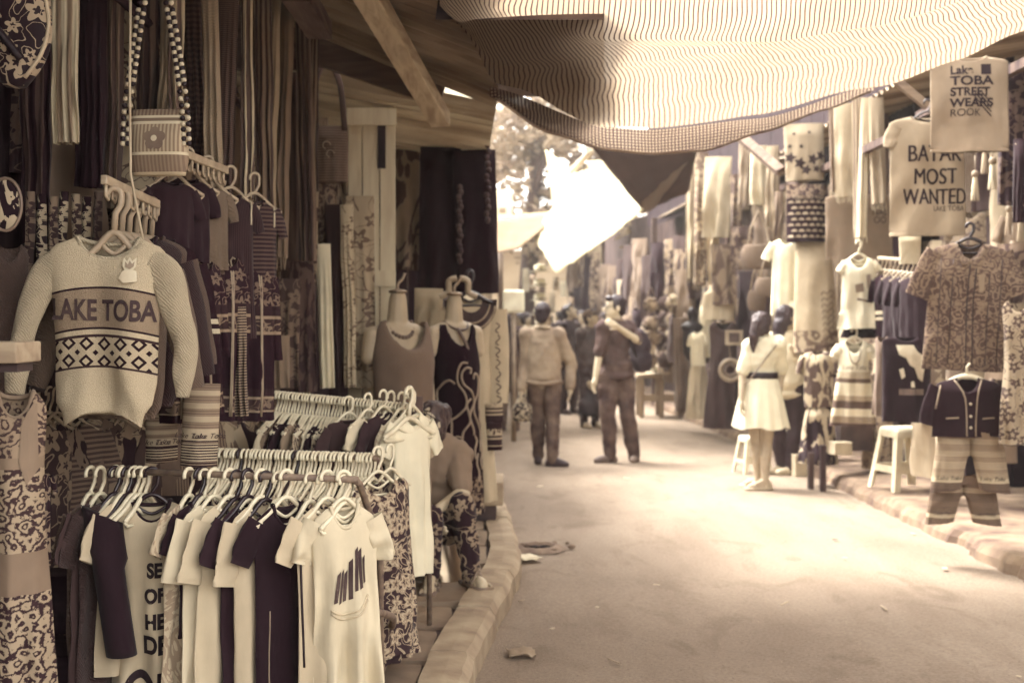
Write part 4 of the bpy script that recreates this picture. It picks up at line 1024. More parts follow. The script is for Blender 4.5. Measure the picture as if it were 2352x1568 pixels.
# shoulder bag with beaded straps
bgm = bands([(0, .46, .60), (.10, .85, None), (.14, .5, None), (.19, .85, None), (.235, .56, .72), (.66, .84, None), (.70, .48, .58), (.95, .8, None)], px(152, 4.0), 'vstripe', 26.)
bag = thing('shoulder_bag', at(366, 252, 4.0), 'patterned woven shoulder bag with a flower panel and long checked bead straps', 'bag', rz=-6)
w, h = px(134, 4.0), px(152, 4.0); rr = []
for i in range(15):
    f = i / 14; hw = w / 2 * (1 - .10 * max(0, f - .8) * 5) * (1 + .03 * f); hd = .012 + .03 * sin(pi * min(1, f * .9))
    rr.append([(hw * (abs(cos(a)) ** .5) * (1 if cos(a) > 0 else -1), hd * sin(a), -f * h) for a in (2 * pi * k / 32 for k in range(32))])
pouch = MB().loft(rr, cap=True).build('pouch', bgm, bag)
fp = []
for k in range(5):
    a = 2 * pi * k / 5 + .3; fp.append([(.020 * cos(a) + .017 * cos(t), -h * .46 + .020 * sin(a) + .017 * sin(t)) for t in (2 * pi * i / 10 for i in range(10))])
fm = solid(.52, .9); fd = solid(.86, .9)
for q in fp: patch(pouch, q, fm, 'flower_petal')
patch(pouch, [(.010 * cos(t), -h * .46 + .010 * sin(t)) for t in (2 * pi * i / 10 for i in range(10))], fd, 'flower_centre', .006)
for (pts) in ([(288, 330), (292, 250), (308, 130), (328, 0), (340, -60)], [(428, 330), (424, 250), (408, 130), (386, 0), (376, -60)]):
    sp = smooth_path([at(u, v, 3.97) - bag.location for u, v in pts], 14); m = MB(); Lc = 0; i = 0; last = None
    for p in sp:
        if last is None or (p - last).length > .0118:
            for s in (-1, 1): m.ell(Matrix.Rotation(radians(6), 3, 'Z') @ p + Vector((s * .0085, 0, 0)), (.0095, .0075, .0085), mi=(i + (s > 0)) % 2, nu=8, nv=5)
            last = p; i += 1
    m.build('strap', [solid(.82, .5), solid(.12, .5)], bag)
# embroidered pouch at the corner
o = thing('embroidered_bag', at(20, 20, 3.6), 'round embroidered dark bag with pale rim hanging in the top corner', 'bag')
rr = []
for i in range(13):
    f = i / 12; hw = .115 * (1 - (max(0, f - .35) / .65) ** 2.2 * .75); rr.append([(hw * cos(a) + .02 * f, .055 * sin(a) * (1 - .4 * f), .05 - .27 * f) for a in (2 * pi * k / 28 for k in range(28))])
q = MB().loft(rr, cap=True).build('pouch', fabric(.10, 'floral', .66, 24., cut=.60, rough=.6), o)
piping(q, [[(.108, .04), (.118, -.05), (.10, -.13), (.055, -.20)]], .006, solid(.74, .6), 'rim', off=.004)
piping(q, [[(-.10, .02), (-.03, -.05), (.05, -.15)]], .012, solid(.10, .6), 'strap', off=.006)

# ---- long cloths and scarves hung along the eaves
dk = fabric(.15); dk2 = fabric(.22)
SC = [  # u, v0, v1, w, d, mat, label
 (25, -60, 400, 120, 4.6, fabric(0.22, 'floral', .40, 12.), None, 'very dark shawl in the corner behind the embroidered bag'),
 (80, -60, 560, 70, 4.5, fabric(0.18, 'vstripe', .30, 7.), None, 'black shawl left of the pale cotton scarf'),
 (148, -60, 330, 66, 4.2, fabric(0.86, 'vstripe', .58, 9., const=False), None, 'pale cotton scarf with grey side stripes hanging left of the checked strap bag'),
 (215, -60, 430, 70, 4.7, fabric(0.18), None, 'black cloth just right of the pale cotton scarf'),
 (268, -60, 420, 40, 4.8, fabric(0.32, 'vstripe', .50, 12.), None, 'dark brown cloth behind the thin pale cord'),
 (345, -60, 330, 44, 4.9, fabric(0.26, 'vstripe', .42, 9.), None, 'dark cloth between the two checked straps'),
 (382, -60, 380, 30, 4.9, fabric(0.64), fabric(0.62), 'grey narrow scarf inside the right checked strap'),
 (405, -60, 300, 40, 4.75, fabric(0.75, 'vstripe', .4, 11., const=False), None, 'pale ribbed scarf just right of the checked strap'),
 (440, -60, 390, 40, 5.1, fabric(0.27, 'ikat', .34, 14.), None, 'dark woven strip left of the light ribbed hanging'),
 (480, -60, 440, 40, 5.0, fabric(0.73, 'hstripe', .52, 55., const=False), None, 'long light brown cross-ribbed hanging cloth'),
 (524, -60, 520, 52, 5.3, fabric(0.29, 'ikat', .40, 36.), None, 'dark brown cloth with a rough woven figure, right of the light ribbed cloth'),
 (566, -60, 460, 28, 5.4, fabric(0.80, 'vstripe', .36, 12.), None, 'narrow scarf with pale edges and dark middle'),
 (600, -60, 585, 46, 6.0, fabric(0.30, 'vstripe', .56, 14.), None, 'dark brown shawl left of the pair with frayed ends'),
 (636, -40, 585, 24, 6.3, fabric(0.71), fabric(0.71), 'light narrow scarf with a frayed end'),
 (662, -20, 592, 32, 6.6, fabric(0.51, 'vstripe', .56, 8., const=False), fabric(0.62), 'striped brown scarf with a frayed end right of the light narrow one'),
 (694, 0, 600, 36, 7.0, fabric(0.28, 'vstripe', .50, 12.), None, 'dark scarf just left of the small tote bag'),
 (722, 30, 480, 26, 7.4, fabric(0.56, 'vstripe', .24, 16.), None, 'thin dark striped scarf behind the small tote bag'),
 (690, -10, 380, 30, 8.0, fabric(0.30, 'vstripe', .48, 10.), None, 'dark strip of cloth high under the eave'),
]
for (u, v0, v1, w, d, m, fr, lab) in SC:
    scarf('hanging_scarf', at(u, v0, d), px(w, d), px(v1 - v0, d), m, lab, 'scarves hanging along the left eave', rz=R.uniform(-8, 12), fringe=fr, nf=3 if w < 50 else 5, fold=.024)
rl = thing('clothes_pole', Vector((-1.35, 3.4, 2.62)), 'dark pole under the eave from which the left scarves hang', 'pole')
MB().tube([Vector(), Vector((-.12, 5.2, 0))], .018, 8).build('pole', darkwood, rl)

# ---- shirts on the second bar
KID = [(395, 418, 120, 190, 4.55, fabric(.20), 'black child shirt at the left end of the ring hook bar'), (432, 412, 120, 190, 4.65, fabric(.17), 'black child shirt second on the ring hook bar'),
       (478, 430, 110, 190, 4.75, fabric(.52, fuzz=1), 'tan child shirt with rolled pale sleeve on the ring hook bar'),
       (530, 450, 120, 330, 4.95, fabric(.17, 'vstripe', .25, 40.), 'dark ribbed top with thin pale piping beside the tan shirt'), (585, 462, 120, 300, 5.2, fabric(.20, 'ikat', .36, 18.), 'dark woven top with pale piping at the end of the row')]
for i, (u, v, w, h, d, m, lab) in enumerate(KID):
    o = garment('child_shirt', at(u, v, d), px(w, d) * 1.25, px(h, d), 'drop', m, lab, 'shirt', None, rz=38, depth=.035, collar=m)
    if i >= 3:
        w_ = px(w, d); h_ = px(h, d); piping(o, [[(-.40 * w_, -.03 * h_), (-.36 * w_, -.20 * h_), (-.34 * w_, -.34 * h_)], [(.40 * w_, -.03 * h_), (.36 * w_, -.2 * h_)]], .004, solid(.8))
    hanger(o.location + Vector((0, 0, .115)), 38, plastic_g, 'cream plastic hanger on the ring hook bar', 'hangers on the ring hook bar', w=.24, drop=.115)
bat = lambda h, q: bands([(0, .20, .46), (.28, .22, None), (.34, .60, None), (.36, .24, .52), (.44, .60, None), (.46, .18, None), (.80, .22, None), (.845, .62, None), (.86, .26, .5), (.93, .62, None), (.945, .20, None)], h, 'floral', q, .6)
for (u, v, w, h, d, lab) in [(528, 590, 120, 375, 4.85, 'long dark batik jacket with a flowered yoke and pale border lines'), (592, 600, 130, 365, 5.2, 'long dark batik jacket with small motifs, right of the flowered one'), (470, 600, 120, 355, 4.7, 'dark batik jacket between the jumpers and the flowered one'), (412, 640, 120, 330, 4.5, 'dark batik jacket with a pale border hem behind the jumpers')]:
    h_ = px(h, d); w_ = px(w, d)
    o = garment('batik_jacket', at(u, v, d), w_, h_, 'long', bat(h_, 16. + d), lab, 'jacket', 'dark batik jackets beside the jumpers', rz=34, depth=.04, fold=.014, nf=3, sleeves=[(-.27 * w_, -.10 * h_, .13 * w_, -.40 * w_, -.62 * h_, .085 * w_), (.27 * w_, -.10 * h_, .13 * w_, .40 * w_, -.62 * h_, .085 * w_)],
        widths=[(0, .14 * w_), (.02, .22 * w_), (.05, .31 * w_), (.1, .33 * w_), (.5, .31 * w_), (1, .36 * w_)], neck=(.14 * w_, .06 * h_, .02 * h_))
    for s_ in (-1, 1): piping(o, [[(s_ * .12 * w_, -.01 * h_), (s_ * .02 * w_, -.1 * h_), (s_ * .015 * w_, -.97 * h_)]], .0035, solid(.66), 'piping')
o = scarf('ikat_sash', at(548, 705, 4.85), px(34, 4.85), px(250, 4.85), fabric(.62, 'ikat', .22, 30.), 'narrow pale sash with dark figures hanging over the batik dresses', cat='sash')
# souvenir towels
tw = lambda h: bands([(0, .55, .45), (.08, .70, None), (.14, .46, .58), (.23, .70, None), (.30, .46, .58), (.39, .70, None), (.46, .46, .58), (.54, .72, None), (.68, .16, .5), (.715, .74, .2), (.93, .15, .55)], h, 'ikat', 34.)
for (u, v, w, h, d, rz, lab) in [(464, 880, 84, 190, 4.35, 8, 'striped souvenir towel with two small script lines, right of its pair'), (372, 940, 74, 120, 4.5, 20, 'striped souvenir towel partly under the jumpers')]:
    o = scarf('souvenir_towel', at(u, v, d), px(w, d), px(h, d), tw(px(h, d)), lab, 'souvenir towels', rz=rz, fold=.006, nf=1, cat='towel')
    for s in (-1, 1): lettering(o, 'Lake Toba', px(17, d), s * px(w * .25, d), -px(h * .655, d), ink, slant=.35, off=.004)

# ---- wardrobe row deep in the left stall
CL = [fabric(.58), fabric(.24, 'floral', .6, 15.), fabric(.45), fabric(.66, 'floral', .3, 18.), fabric(.20), fabric(.72), fabric(.36, 'vstripe', .6, 18.), fabric(.16, 'tiedye', .5, 9.), fabric(.50, 'ikat', .3, 16.), fabric(.30)]
rl = thing('clothes_rail', W(70, 893, 4.6), 'dark rail of crowded dresses at the back of the left stall', 'rail'); r1 = W(600, 905, 5.8)
MB().tube([Vector(), r1 - rl.location], .012, 8).build('rail', solid(.25, .5), rl)
n = 34
for i in range(n):
    t = (i + .5) / n; p = rl.location.lerp(r1, t) + Vector((0, R.uniform(-.03, .03), 0)); rz = R.uniform(50, 76)
    hanger(p + Vector((0, 0, .010)), rz, plastic_g, 'small pale hanger on the crowded dress rail at the back of the left stall', 'hangers on the back dress rail', w=.26, r=.005)
    h = R.uniform(.5, .95)
    o = garment('hanging_dress', p + Vector((0, 0, -.115)), R.uniform(.34, .46), h, R.choice(['tee', 'dress', 'drop']), CL[(i * 7) % 10], 'thin dress seen edge-on in the crowded row at the back of the left stall', 'dress', 'dresses on the back rail', rz=rz + R.uniform(-6, 6), nz=14, ns=24)
# wooden shelf end at the frame edge, dresses in the corner
o = thing('shelf_board', at(20, 808, 3.1), 'pale shelf board with a dark slot jutting in at the left edge', 'shelf')
MB().box((-.05, 0, 0), (.20, .16, .05)).build('board', wood(.66, .08, 'x'), o, False, bevel=.005); MB().box((-.02, .0, -.036), (.12, .1, .022)).build('bracket', solid(.2), o, False)
pz = bands([(0, .60, .26), (.20, .55, None), (.235, .66, .24), (.50, .52, None), (.63, .66, .22), (1.0, .5, None)], px(720, 3.4), 'paisley', 95., .56)
D1 = garment('paisley_dress', at(36, 900, 3.4), px(190, 3.4), px(740, 3.4), 'dress', pz, 'long paisley print dress with plain tan band, front left corner', 'dress', None, rz=18, depth=.07, fold=.014, collar=fabric(.55))
patch(D1, [(.02, -.02), (.055, -.03), (.06, -.20), (.03, -.24), (.012, -.18)], fabric(.54), 'sash')
garment('floral_blouse', at(84, 1085, 3.9), px(90, 3.9), px(215, 3.9), 'drop', fabric(.18, 'floral', .56, 20., cut=.62), 'dark flowered blouse sleeve hanging just behind the paisley dress', 'blouse', None, rz=40)
garment('lace_dress', at(22, 560, 3.9), px(120, 3.9), px(540, 3.9), 'dress', fabric(.36, fuzz=1), 'grey-brown knitted dress behind the shelf board at the left edge', 'dress', None, rz=20)
o = thing('picture_pendant', at(14, 470, 3.7), 'oval framed dark picture hanging at the left edge', 'pendant')
MB().ell((0, 0, 0), (.045, .012, .075)).build('picture', fabric(.10, 'tiedye', .74, 9.), o); MB().tube([(.046 * cos(t), -.004, .076 * sin(t)) for t in (2 * pi * i / 24 for i in range(25))], .005, 6, cap=False).build('frame', solid(.5, .4), o)
for i in range(7):
    u = 70 + i * 26; d = 4.4 + .05 * i
    scarf('bead_string', at(u, 440 + 6 * (i % 3), d), px(20, d), px(200 + 40 * (i % 3), d), fabric([.5, .14, .56, .2, .66, .16, .42][i], 'floral', .74 if i % 2 else .25, 30.), ['dangling glittery sash in the dark left stall, first from the oval picture', 'dark sash next to the glittery one', 'light sash of small beads in the dark stall', 'dark beaded sash in the middle of the bead strings', 'palest bead sash behind the tan hangers', 'black sash behind the tan hangers', 'brown bead sash nearest the tan hangers'][i], 'bead sashes', fold=.006, nf=2, cat='sash')
# ---------------------------------------------------------------- the three clothes rails in front
white, offw, cream = fabric(.84), fabric(.77), fabric(.72)
black, charcoal, brown = fabric(.11), fabric(.17), fabric(.30, fuzz=1)
rust = solid(.50, .7, var=.14, sc=30., name='rusty_pipe')
def rack(label, a, b, legs, foot=None, r=.011):
    o = thing('clothes_rack', a, label, 'clothes rack'); MB().tube([Vector(), b - a], r, 10).build('rail', rust, o)
    for q, z in legs:
        p = a.lerp(b, q) - a
        MB().tube([p, p + Vector((.01, .05, -.02)), p + Vector((.05, .30, -.25)), p + Vector((.05, .34, z - a.z))], .012, 8).build('leg', rust, o)
    return o
A1, B1 = W(300, 1082, 4.15), W(822, 1101, 4.05)
rk = rack('low front clothes rack with a thin rusty rail carrying white and black T-shirts', A1, B1, [(.0, .12), (.985, .12)])
e = B1 - A1
MB().tube(smooth_path([e + Vector((.0, .02, -.42)), e + Vector((.06, .5, -.55)), W(893, 1460, 4.95) - A1, W(878, 1540, 5.0) - A1], 5), .014, 8).build('foot', rust, rk)
A2, B2 = W(488, 1038, 4.9), W(862, 1050, 4.85)
rk2 = rack('middle clothes rack with a closely packed row of white hangers', A2, B2, [(.0, .12), (.99, .12)])
A3, B3 = W(630, 905, 5.6), W(958, 936, 5.5)
rk3 = rack('tall rear clothes rack beside the seated stallkeeper', A3, B3, [(.0, .12), (.97, .12)])
MB().tube([W(925, 1250, 5.52) - A3, W(935, 1352, 5.5) - A3], .02, 8).build('foot', solid(.7, .6), rk3)
MB().box(W(958, 942, 5.5) - A3, (.05, .02, .12)).build('end_plate', wood(.4), rk3, False)

# front rack, garments one by one: (u, w, h, kind, mat, rz, label, collar)
FR = [
 (205, .30, .66, 'drop', fabric(.42, fuzz=1), 66, 'tan knitted cardigan at the left end of the front rack', None),
 (228, .34, .70, 'drop', fabric(.26), 64, 'dark striped top beside the tan cardigan on the front rack', None),
 (262, .36, .66, 'drop', fabric(.27, fuzz=1), 52, 'dark brown fleecy top on the front rack', None),
 (282, .34, .55, 'tee', offw, 62, 'white tee mostly hidden behind the black-sleeved one', None),
 (350, .42, .78, 'tee', offw, 10, 'white printed top with long black raglan sleeves on the front rack', black),
 (436, .31, .60, 'tee', fabric(.74, 'mono', .62, 9.), 62, 'grey lace-knit top between the black-sleeved top and a black tee', None),
 (462, .30, .42, 'tee', black, 56, 'short black tee beside the lace-knit top', black),
 (494, .36, .62, 'tee', white, 52, 'white tee with a broad folded sleeve left of the grey tee', None),
 (530, .36, .70, 'tee', fabric(.80), 52, 'light grey tee with a drooping sleeve', None),
 (572, .35, .80, 'tee', charcoal, 52, 'charcoal tee glimpsed between the pale ones', None),
 (602, .36, .72, 'tee', offw, 50, 'off-white soft blouse left of the black buttoned tee', None),
 (660, .35, .86, 'tee', fabric(.12), 38, 'black tee with a small label patch next to the front white tee', black),
 (752, .34, .78, 'tee', offw, 40, 'white tee with a black seam just behind the front printed tee', None),
 (790, .33, .84, 'tee', white, 26, 'white printed tee at the right end of the front rack', white),
]
prints = solid(.30, .9, var=.12)
for i, (u, w, h, k, m, rz, lab, col) in enumerate(FR):
    t = (u - 300) / 522; p = A1.lerp(B1, t); p.z = A1.z
    hm_ = plastic_k if i in (2, 4, 6, 9) else plastic_w
    hanger(p + Vector((0, 0, .012)), rz, hm_, ('black' if hm_ is plastic_k else 'white') + ' plastic hanger on the front rack holding the ' + ' '.join(lab.split()[:3]), 'hangers on the front rack', w=w * .56, r=.0072, drop=.118)
    kw = {}
    if i in (7, 8, 10): kw['sleeves'] = [(-.27 * w, -.15 * w, .14 * w, -.42 * w, -.66 * w, .12 * w), (.27 * w, -.15 * w, .14 * w, .42 * w, -.62 * w, .11 * w)]
    if i == 4: kw['sleeves'] = []
    if i == 13: kw['sleeves'] = [(-.27 * w, -.15 * w, .135 * w, -.43 * w, -.52 * w, .11 * w), (.27 * w, -.15 * w, .13 * w, .40 * w, -.54 * w, .10 * w)]
    o = garment('t_shirt', p + Vector((0, 0, -.094)), w, h, k, m, lab, 'T-shirt', 'clothes on the front rack', rz=rz, depth=.05 if i in (4, 13) else .022, fold=.034 if i in (4, 13) else .013, nf=3, collar=col, nz=34, ns=44, **kw)
    if i == 4:
        b = w * .33; sm = MB()
        for s in (-1, 1):
            rr = []
            for q in range(16):
                f = q / 15; c = Vector(((-.150 + .06 * f) if s < 0 else (.86 * b + .3 * b * f), -.02 - .05 * min(1, f * 2.5) * (s < 0), -.035 - .44 * f)); r = .052 - .004 * f
                rr.append([c + Vector((r * cos(a) * (1.25 if f < .3 else 1), .050 * sin(a), .03 * cos(a) * s * (1 - f))) for a in (2 * pi * j / 18 for j in range(18))])
            sm.loft(rr, cap=True)
        sm.build('sleeve', black, o)
        for s_, z, sz in (('SE', -.235, .062), ('OF', -.315, .062), ('HE', -.40, .066), ('DE', -.48, .08)): lettering(o, s_, sz, .012, z, solid(.13, .9), sx=.8, bold=.003)
        lettering(o, 'OR', .17, .0, -.66, solid(.13, .9), sx=.75, bold=.006)
    if i == 11:
        patch(o, [(.02, -.20), (.068, -.20), (.068, -.33), (.02, -.33)], solid(.27, .8), 'label_patch'); lettering(o, 'T', .05, .04, -.40, solid(.45)); 
        piping(o, [[(-.07, -.33), (-.07, -.60)]], .0025, solid(.6), 'stitching')
    if i == 12: piping(o, [[(-.10, -.16), (-.10, -.32), (-.09, -.50)]], .004, solid(.12), 'seam')
    if i == 13:
        for (x0, z0, dx, dz, ww) in [(-.075, -.33, .018, .10, .017), (-.048, -.335, .014, .11, .014), (-.027, -.33, .010, .10, .016), (.0, -.325, .004, .13, .018), (.027, -.30, .006, .14, .014), (.05, -.295, -.004, .13, .019), (.074, -.28, -.004, .09, .013)]:
            q = .72; z0 += .03; patch(o, [(x0 * q, z0), ((x0 + ww) * q, z0 + .004), ((x0 + ww + dx * .8) * q, z0 + dz * .6), ((x0 + ww + dx) * q, z0 + dz), ((x0 + dx) * q, z0 + dz - .012), ((x0 + dx * .5) * q, z0 + dz * .5)], prints, 'print')
        piping(o, [[(-.062, -.32), (-.02, -.34), (.03, -.325), (.07, -.29)], [(-.062, -.33), (-.02, -.355), (.03, -.34), (.07, -.305)]], .0035, fabric(.8), 'pocket_trim')
# spare hangers on the front rail
for i, u in enumerate([262, 276, 290, 306, 318, 332, 458, 470, 545, 575, 612, 640, 712, 742, 792]):
    t = (u - 300) / 522; p = A1.lerp(B1, t)
    hanger(p + Vector((0, .01, .012)), R.uniform(45, 70), plastic_k if i in (2, 8, 10) else plastic_w, ('black' if i in (2, 8, 10) else 'white') + ' empty hanger squeezed between the garments of the front rack', 'empty black hangers on the front rack' if i in (2, 8, 10) else 'empty white hangers on the front rack', w=.20, r=.0075, drop=.12)
# middle row: tightly packed
MM = [fabric(.62, 'mono', .2, 9.), fabric(.20, 'mono', .75, 8.), fabric(.85), fabric(.70, 'floral', .25, 20.), fabric(.16), fabric(.78, 'mono', .35, 12.)]
n = 44
for i in range(n):
    t = (i + .5) / n; p = A2.lerp(B2, t) + Vector((R.uniform(-.004, .004), 0, .012)); rz = R.uniform(62, 84)
    hanger(p, rz, plastic_k if i in (7, 22) else plastic_w, ('black' if i in (7, 22) else 'white') + ' plastic hanger in the packed row of the middle rack', 'black hangers on the middle rack' if i in (7, 22) else 'white hangers on the middle rack', w=.27, r=.0068)
    if i < n - 3:
        garment('packed_blouse', p + Vector((0, 0, -.125)), R.uniform(.30, .38), R.uniform(.38, .55), 'tee', MM[(i * 5 + i // 4) % 6], 'patterned top seen edge-on, packed on the middle rack', 'top', 'tops on the middle rack', rz=rz, nz=10, ns=20, depth=.03)
lace = fabric(.22, 'floral', .74, 24., cut=.50, mid=.60)
for k_, (u, v, w, h, d, rz, lab) in enumerate([(868, 1105, .34, .66, 4.82, 40, 'black and cream flowered lace dress at the right end of the middle rack'), (896, 1098, .30, .70, 4.95, 55, 'second flowered lace dress tucked behind the first')]):
    o = garment('lace_dress', W(u, v, d), w, h, 'dress', lace, lab, 'dress', None, rz=rz, depth=.06, fold=.016)
    hanger(o.location + Vector((0, 0, .13)), rz, plastic_w, ['white hanger carrying the front flowered lace dress', 'white hanger carrying the rear flowered lace dress'][k_], None, w=.24)
# rear row
RR = [fabric(.24, 'floral', .7, 18.), fabric(.60), fabric(.15), fabric(.82), fabric(.30, 'vstripe', .7, 22.), fabric(.12), fabric(.55, 'mono', .25, 10.)]
n = 46
for i in range(n):
    t = (i + .5) / n; p = A3.lerp(B3, t) + Vector((0, 0, .012)); rz = R.uniform(58, 82)
    hanger(p, rz, plastic_w, 'white plastic hanger in the long packed row of the rear rack', 'white hangers on the rear rack', w=.26, r=.0062)
    if i < 33:
        q = i / 33; m = RR[(i * 3 + i // 5) % 7] if q < .45 else (fabric(.12) if i % 4 else fabric(.2, 'floral', .7, 18.))
        garment('packed_shirt', p + Vector((0, 0, -.12)), R.uniform(.26, .32), R.uniform(.26, .36), 'tee', m, 'small shirt seen edge-on, packed on the rear rack', 'shirt', 'shirts on the rear rack', rz=rz, nz=10, ns=20, depth=.03)
for (u, v, w, h, d, k, m, rz, lab) in [
    (800, 965, .30, .24, 5.45, 'tee', fabric(.25), 34, 'dark grey child T-shirt facing out of the rear rack'),
    (845, 958, .26, .26, 5.42, 'tee', white, 50, 'small white tee right of the dark grey child T-shirt'),
    (880, 950, .30, .34, 5.44, 'tee', fabric(.22), 50, 'black child tee beside the small white tee'),
    (898, 952, .30, .32, 5.5, 'tee', fabric(.14), 52, 'black long-sleeved child shirt, rearmost of the black pair'),
    (922, 955, .34, .60, 5.45, 'tee', fabric(.85, 'floral', .72, 26.), 54, 'cream blouse with raised flowers on the rear rack'),
    (945, 950, .34, .68, 5.42, 'tee', fabric(.92), 48, 'long white ruffled tunic at the right end of the rear rack'),
    (935, 965, .34, .62, 5.5, 'tee', offw, 56, 'long off-white tunic behind the ruffled one')]:
    p = W(u, v, d); o = garment('child_shirt', p, w, h, k, m, lab, 'shirt', 'shirts at the end of the rear rack', rz=rz, depth=.04, fold=.014, collar=m)
    hanger(p + Vector((0, 0, .10)), rz, plastic_w, 'white hanger holding the ' + ' '.join(lab.split()[:4]), 'hangers at the end of the rear rack', w=.22, drop=.10)
hanger(W(940, 890, 5.38), 50, plastic_w, 'tall white hanger standing out at the end of the rear rack', None, w=.3, r=.010, drop=.16)
o = scarf('long_towel', W(930, 1180, 5.4), px(26, 5.4), px(170, 5.4), fabric(.80), 'narrow pale cloth hanging below the tunics of the rear rack', fold=.008, nf=1, cat='cloth')
# ---------------------------------------------------------------- in front of the plank door: shawls, tote, dark cloths, mannequins
flw = fabric(.64, 'floral', .34, 13., cut=.66); flw2 = fabric(.72, 'floral', .46, 9., cut=.72); pz2 = fabric(.66, 'paisley', .30, 14., cut=.58)
tote = thing('small_tote', W(752, 160, 7.6), 'small dark ornate tote bag with two wide straps hung under the tin eave', 'bag')
o = garment('pouch', W(752, 290, 7.6) - tote.location, px(92, 7.6), px(130, 7.6), 'cloth', fabric(.36, 'ikat', .52, 20.), None, None, rz=10, depth=.05, fold=.006); o.parent = tote
ll = solid(.66)
for (cx_, cz_) in ((.02, -.05), (.04, -.10)): piping(o, [[(cx_ + .022 * cos(a) - .03, cz_ - .07 + .022 * sin(a)) for a in (2 * pi * i / 10 for i in range(8))]], .004, ll, 'motif')
for s in (-1, 1): MB().tube(smooth_path([W(752 + s * 40, 300, 7.58) - tote.location, W(752 + s * 30, 200, 7.58) - tote.location, W(752 + s * 12, 150, 7.6) - tote.location], 6), .018, 8, flat=.35).build('strap', fabric(.42, 'hstripe', .25, 30.), tote)
SH = [
 (716, 440, 470, 34, 7.3, pz2, 'paisley shawl left of the plain white strip near the plank door'),
 (742, 560, 330, 34, 7.5, fabric(.92), 'plain white narrow scarf lit between the shawls'),
 (770, 470, 410, 50, 7.7, fabric(.26), 'dark plain dress between the white scarf and the flowered shawl'),
 (738, 420, 180, 60, 7.8, fabric(.30, 'mono', .55, 6.), 'dark cardigan high above the white scarf'),
 (796, 470, 420, 30, 7.6, fabric(.80, 'floral', .5, 16., cut=.75), 'light shawl with fine dark flowers left of the large flowered one'),
 (826, 450, 440, 66, 7.9, flw2, 'large pale shawl with scattered flowers in front of the plank door'),
 (856, 520, 370, 38, 8.2, flw, 'mottled flowered shawl at the right of the plank door'),
 (728, 270, 180, 50, 7.9, flw, 'bunched bright flowered cloth under the small tote'),
 (772, 300, 170, 66, 8.1, fabric(.62, 'tiedye', .30, 10.), 'light crumpled tie-dyed cloth right of the small tote'),
 (690, 600, 300, 60, 7.2, fabric(.24, 'tiedye', .36, 8.), 'dark crumpled bag-like cloth below the frayed scarves'),
 (660, 640, 250, 60, 6.9, fabric(.30, 'floral', .5, 14.), 'dim flowered cloth behind the batik dresses'),
 (640, 770, 120, 50, 6.6, fabric(.56), 'grey folded cloth behind the rear rack'),
 (890, 700, 200, 60, 8.8, fabric(.50, 'tiedye', .7, 6.), 'mottled cloth beside the mannequin neck'),
]
for (u, v, h, w, d, m, lab) in SH: scarf('hanging_shawl', W(u, v, d), px(w, d), px(h, d), m, lab, 'shawls by the plank door', rz=R.uniform(-12, 15), fold=.022, nf=3)
fab_a = scarf('printed_cloth', W(940, 345, 9.2), px(64, 9.2), px(275, 9.2), fabric(.34, 'tiedye', .62, 4.), 'brown printed cloth hanging right of the plank door', fold=.02, nf=2, cat='cloth')
# large dark cloths with a knotted tassel
for (u, v, w, h, d, t, lab) in [(1012, 338, 80, 330, 8.9, .21, 'large near-black hanging cloth, left of the knotted tassel'), (1088, 345, 86, 330, 8.8, .20, 'large near-black hanging cloth at the street corner, right of the tassel')]:
    scarf('dark_cloth', W(u, v, d), px(w + 14, d), px(h, d), fabric(t, fuzz=1), lab, 'dark hanging cloths', fold=.02, nf=2, cat='cloth')
for (u, v0, v1, lab) in [(1056, 430, 610, 'knotted tassel rope between the two dark cloths'), (1120, 290, 520, 'knotted dark rope at the street-side edge of the dark cloth')]:
    o = thing('tassel_rope', W(u, v0, 8.65), lab, 'tassel'); m = MB()
    for i in range(16):
        z = -px((v1 - v0) * i / 16, 8.65); m.ell((.008 * sin(i * 2.1), .006 * cos(i * 1.7), z), (.020, .018, .024), nu=8, nv=6)
    m.build('rope', solid(.30, .9, var=.1), o)
# mannequins
bust_m = solid(.74, .5, var=.05, sc=6., spec=.35, bump=.1)
def mannequin(at, w, h, neckh, rz, label):
    o = thing('mannequin', at, label, 'mannequin', None, rz)
    mb = MB(); k = w / .36
    mb.cap((0, 0, .015), .048 * k, (0, .01, -.13 * k), .062 * k); mb.ell((0, .0, -.30 * k), (.145 * k, .095 * k, .20 * k)); mb.ell((0, 0, -.17 * k), (.165 * k, .07 * k, .06 * k))
    for s in (-1, 1): mb.cap((s * .15 * k, 0, -.19 * k), .05 * k, (s * .17 * k, 0, -.30 * k), .045 * k); mb.ell((s * .06 * k, -.06 * k, -.31 * k), (.055 * k, .05 * k, .06 * k))
    mb.ell((0, 0, -.56 * k), (.125 * k, .09 * k, .22 * k)); mb.ell((0, 0, -.76 * k), (.16 * k, .105 * k, .17 * k))
    link('torso', remesh(mb, 'torso', .010, 3), bust_m, o)
    MB().loft([[(.05 * k * c_ * cos(2 * pi * j / 20), .05 * k * c_ * sin(2 * pi * j / 20), z) for j in range(20)] for c_, z in ((1, .045), (1, .058), (.7, .066), (.2, .07))], cap=True).build('neck_cap', steel, o)
    MB().tube(smooth_path([(0, 0, .06), (.0, 0, .10), (.03, 0, .13), (.045, 0, .165)], 4), .010, 8).build('hook', steel, o)
    MB().tube([(0, 0, -.8 * k), (0, 0, -(at.z - .13))], .018, 8).build('pole', steel, o)
    MB().loft([[(r_ * cos(2 * pi * j / 20), r_ * sin(2 * pi * j / 20), -(at.z - z_)) for j in range(20)] for r_, z_ in ((.16, .125), (.16, .14), (.02, .16))], cap=True).build('base', steel, o)
    return o
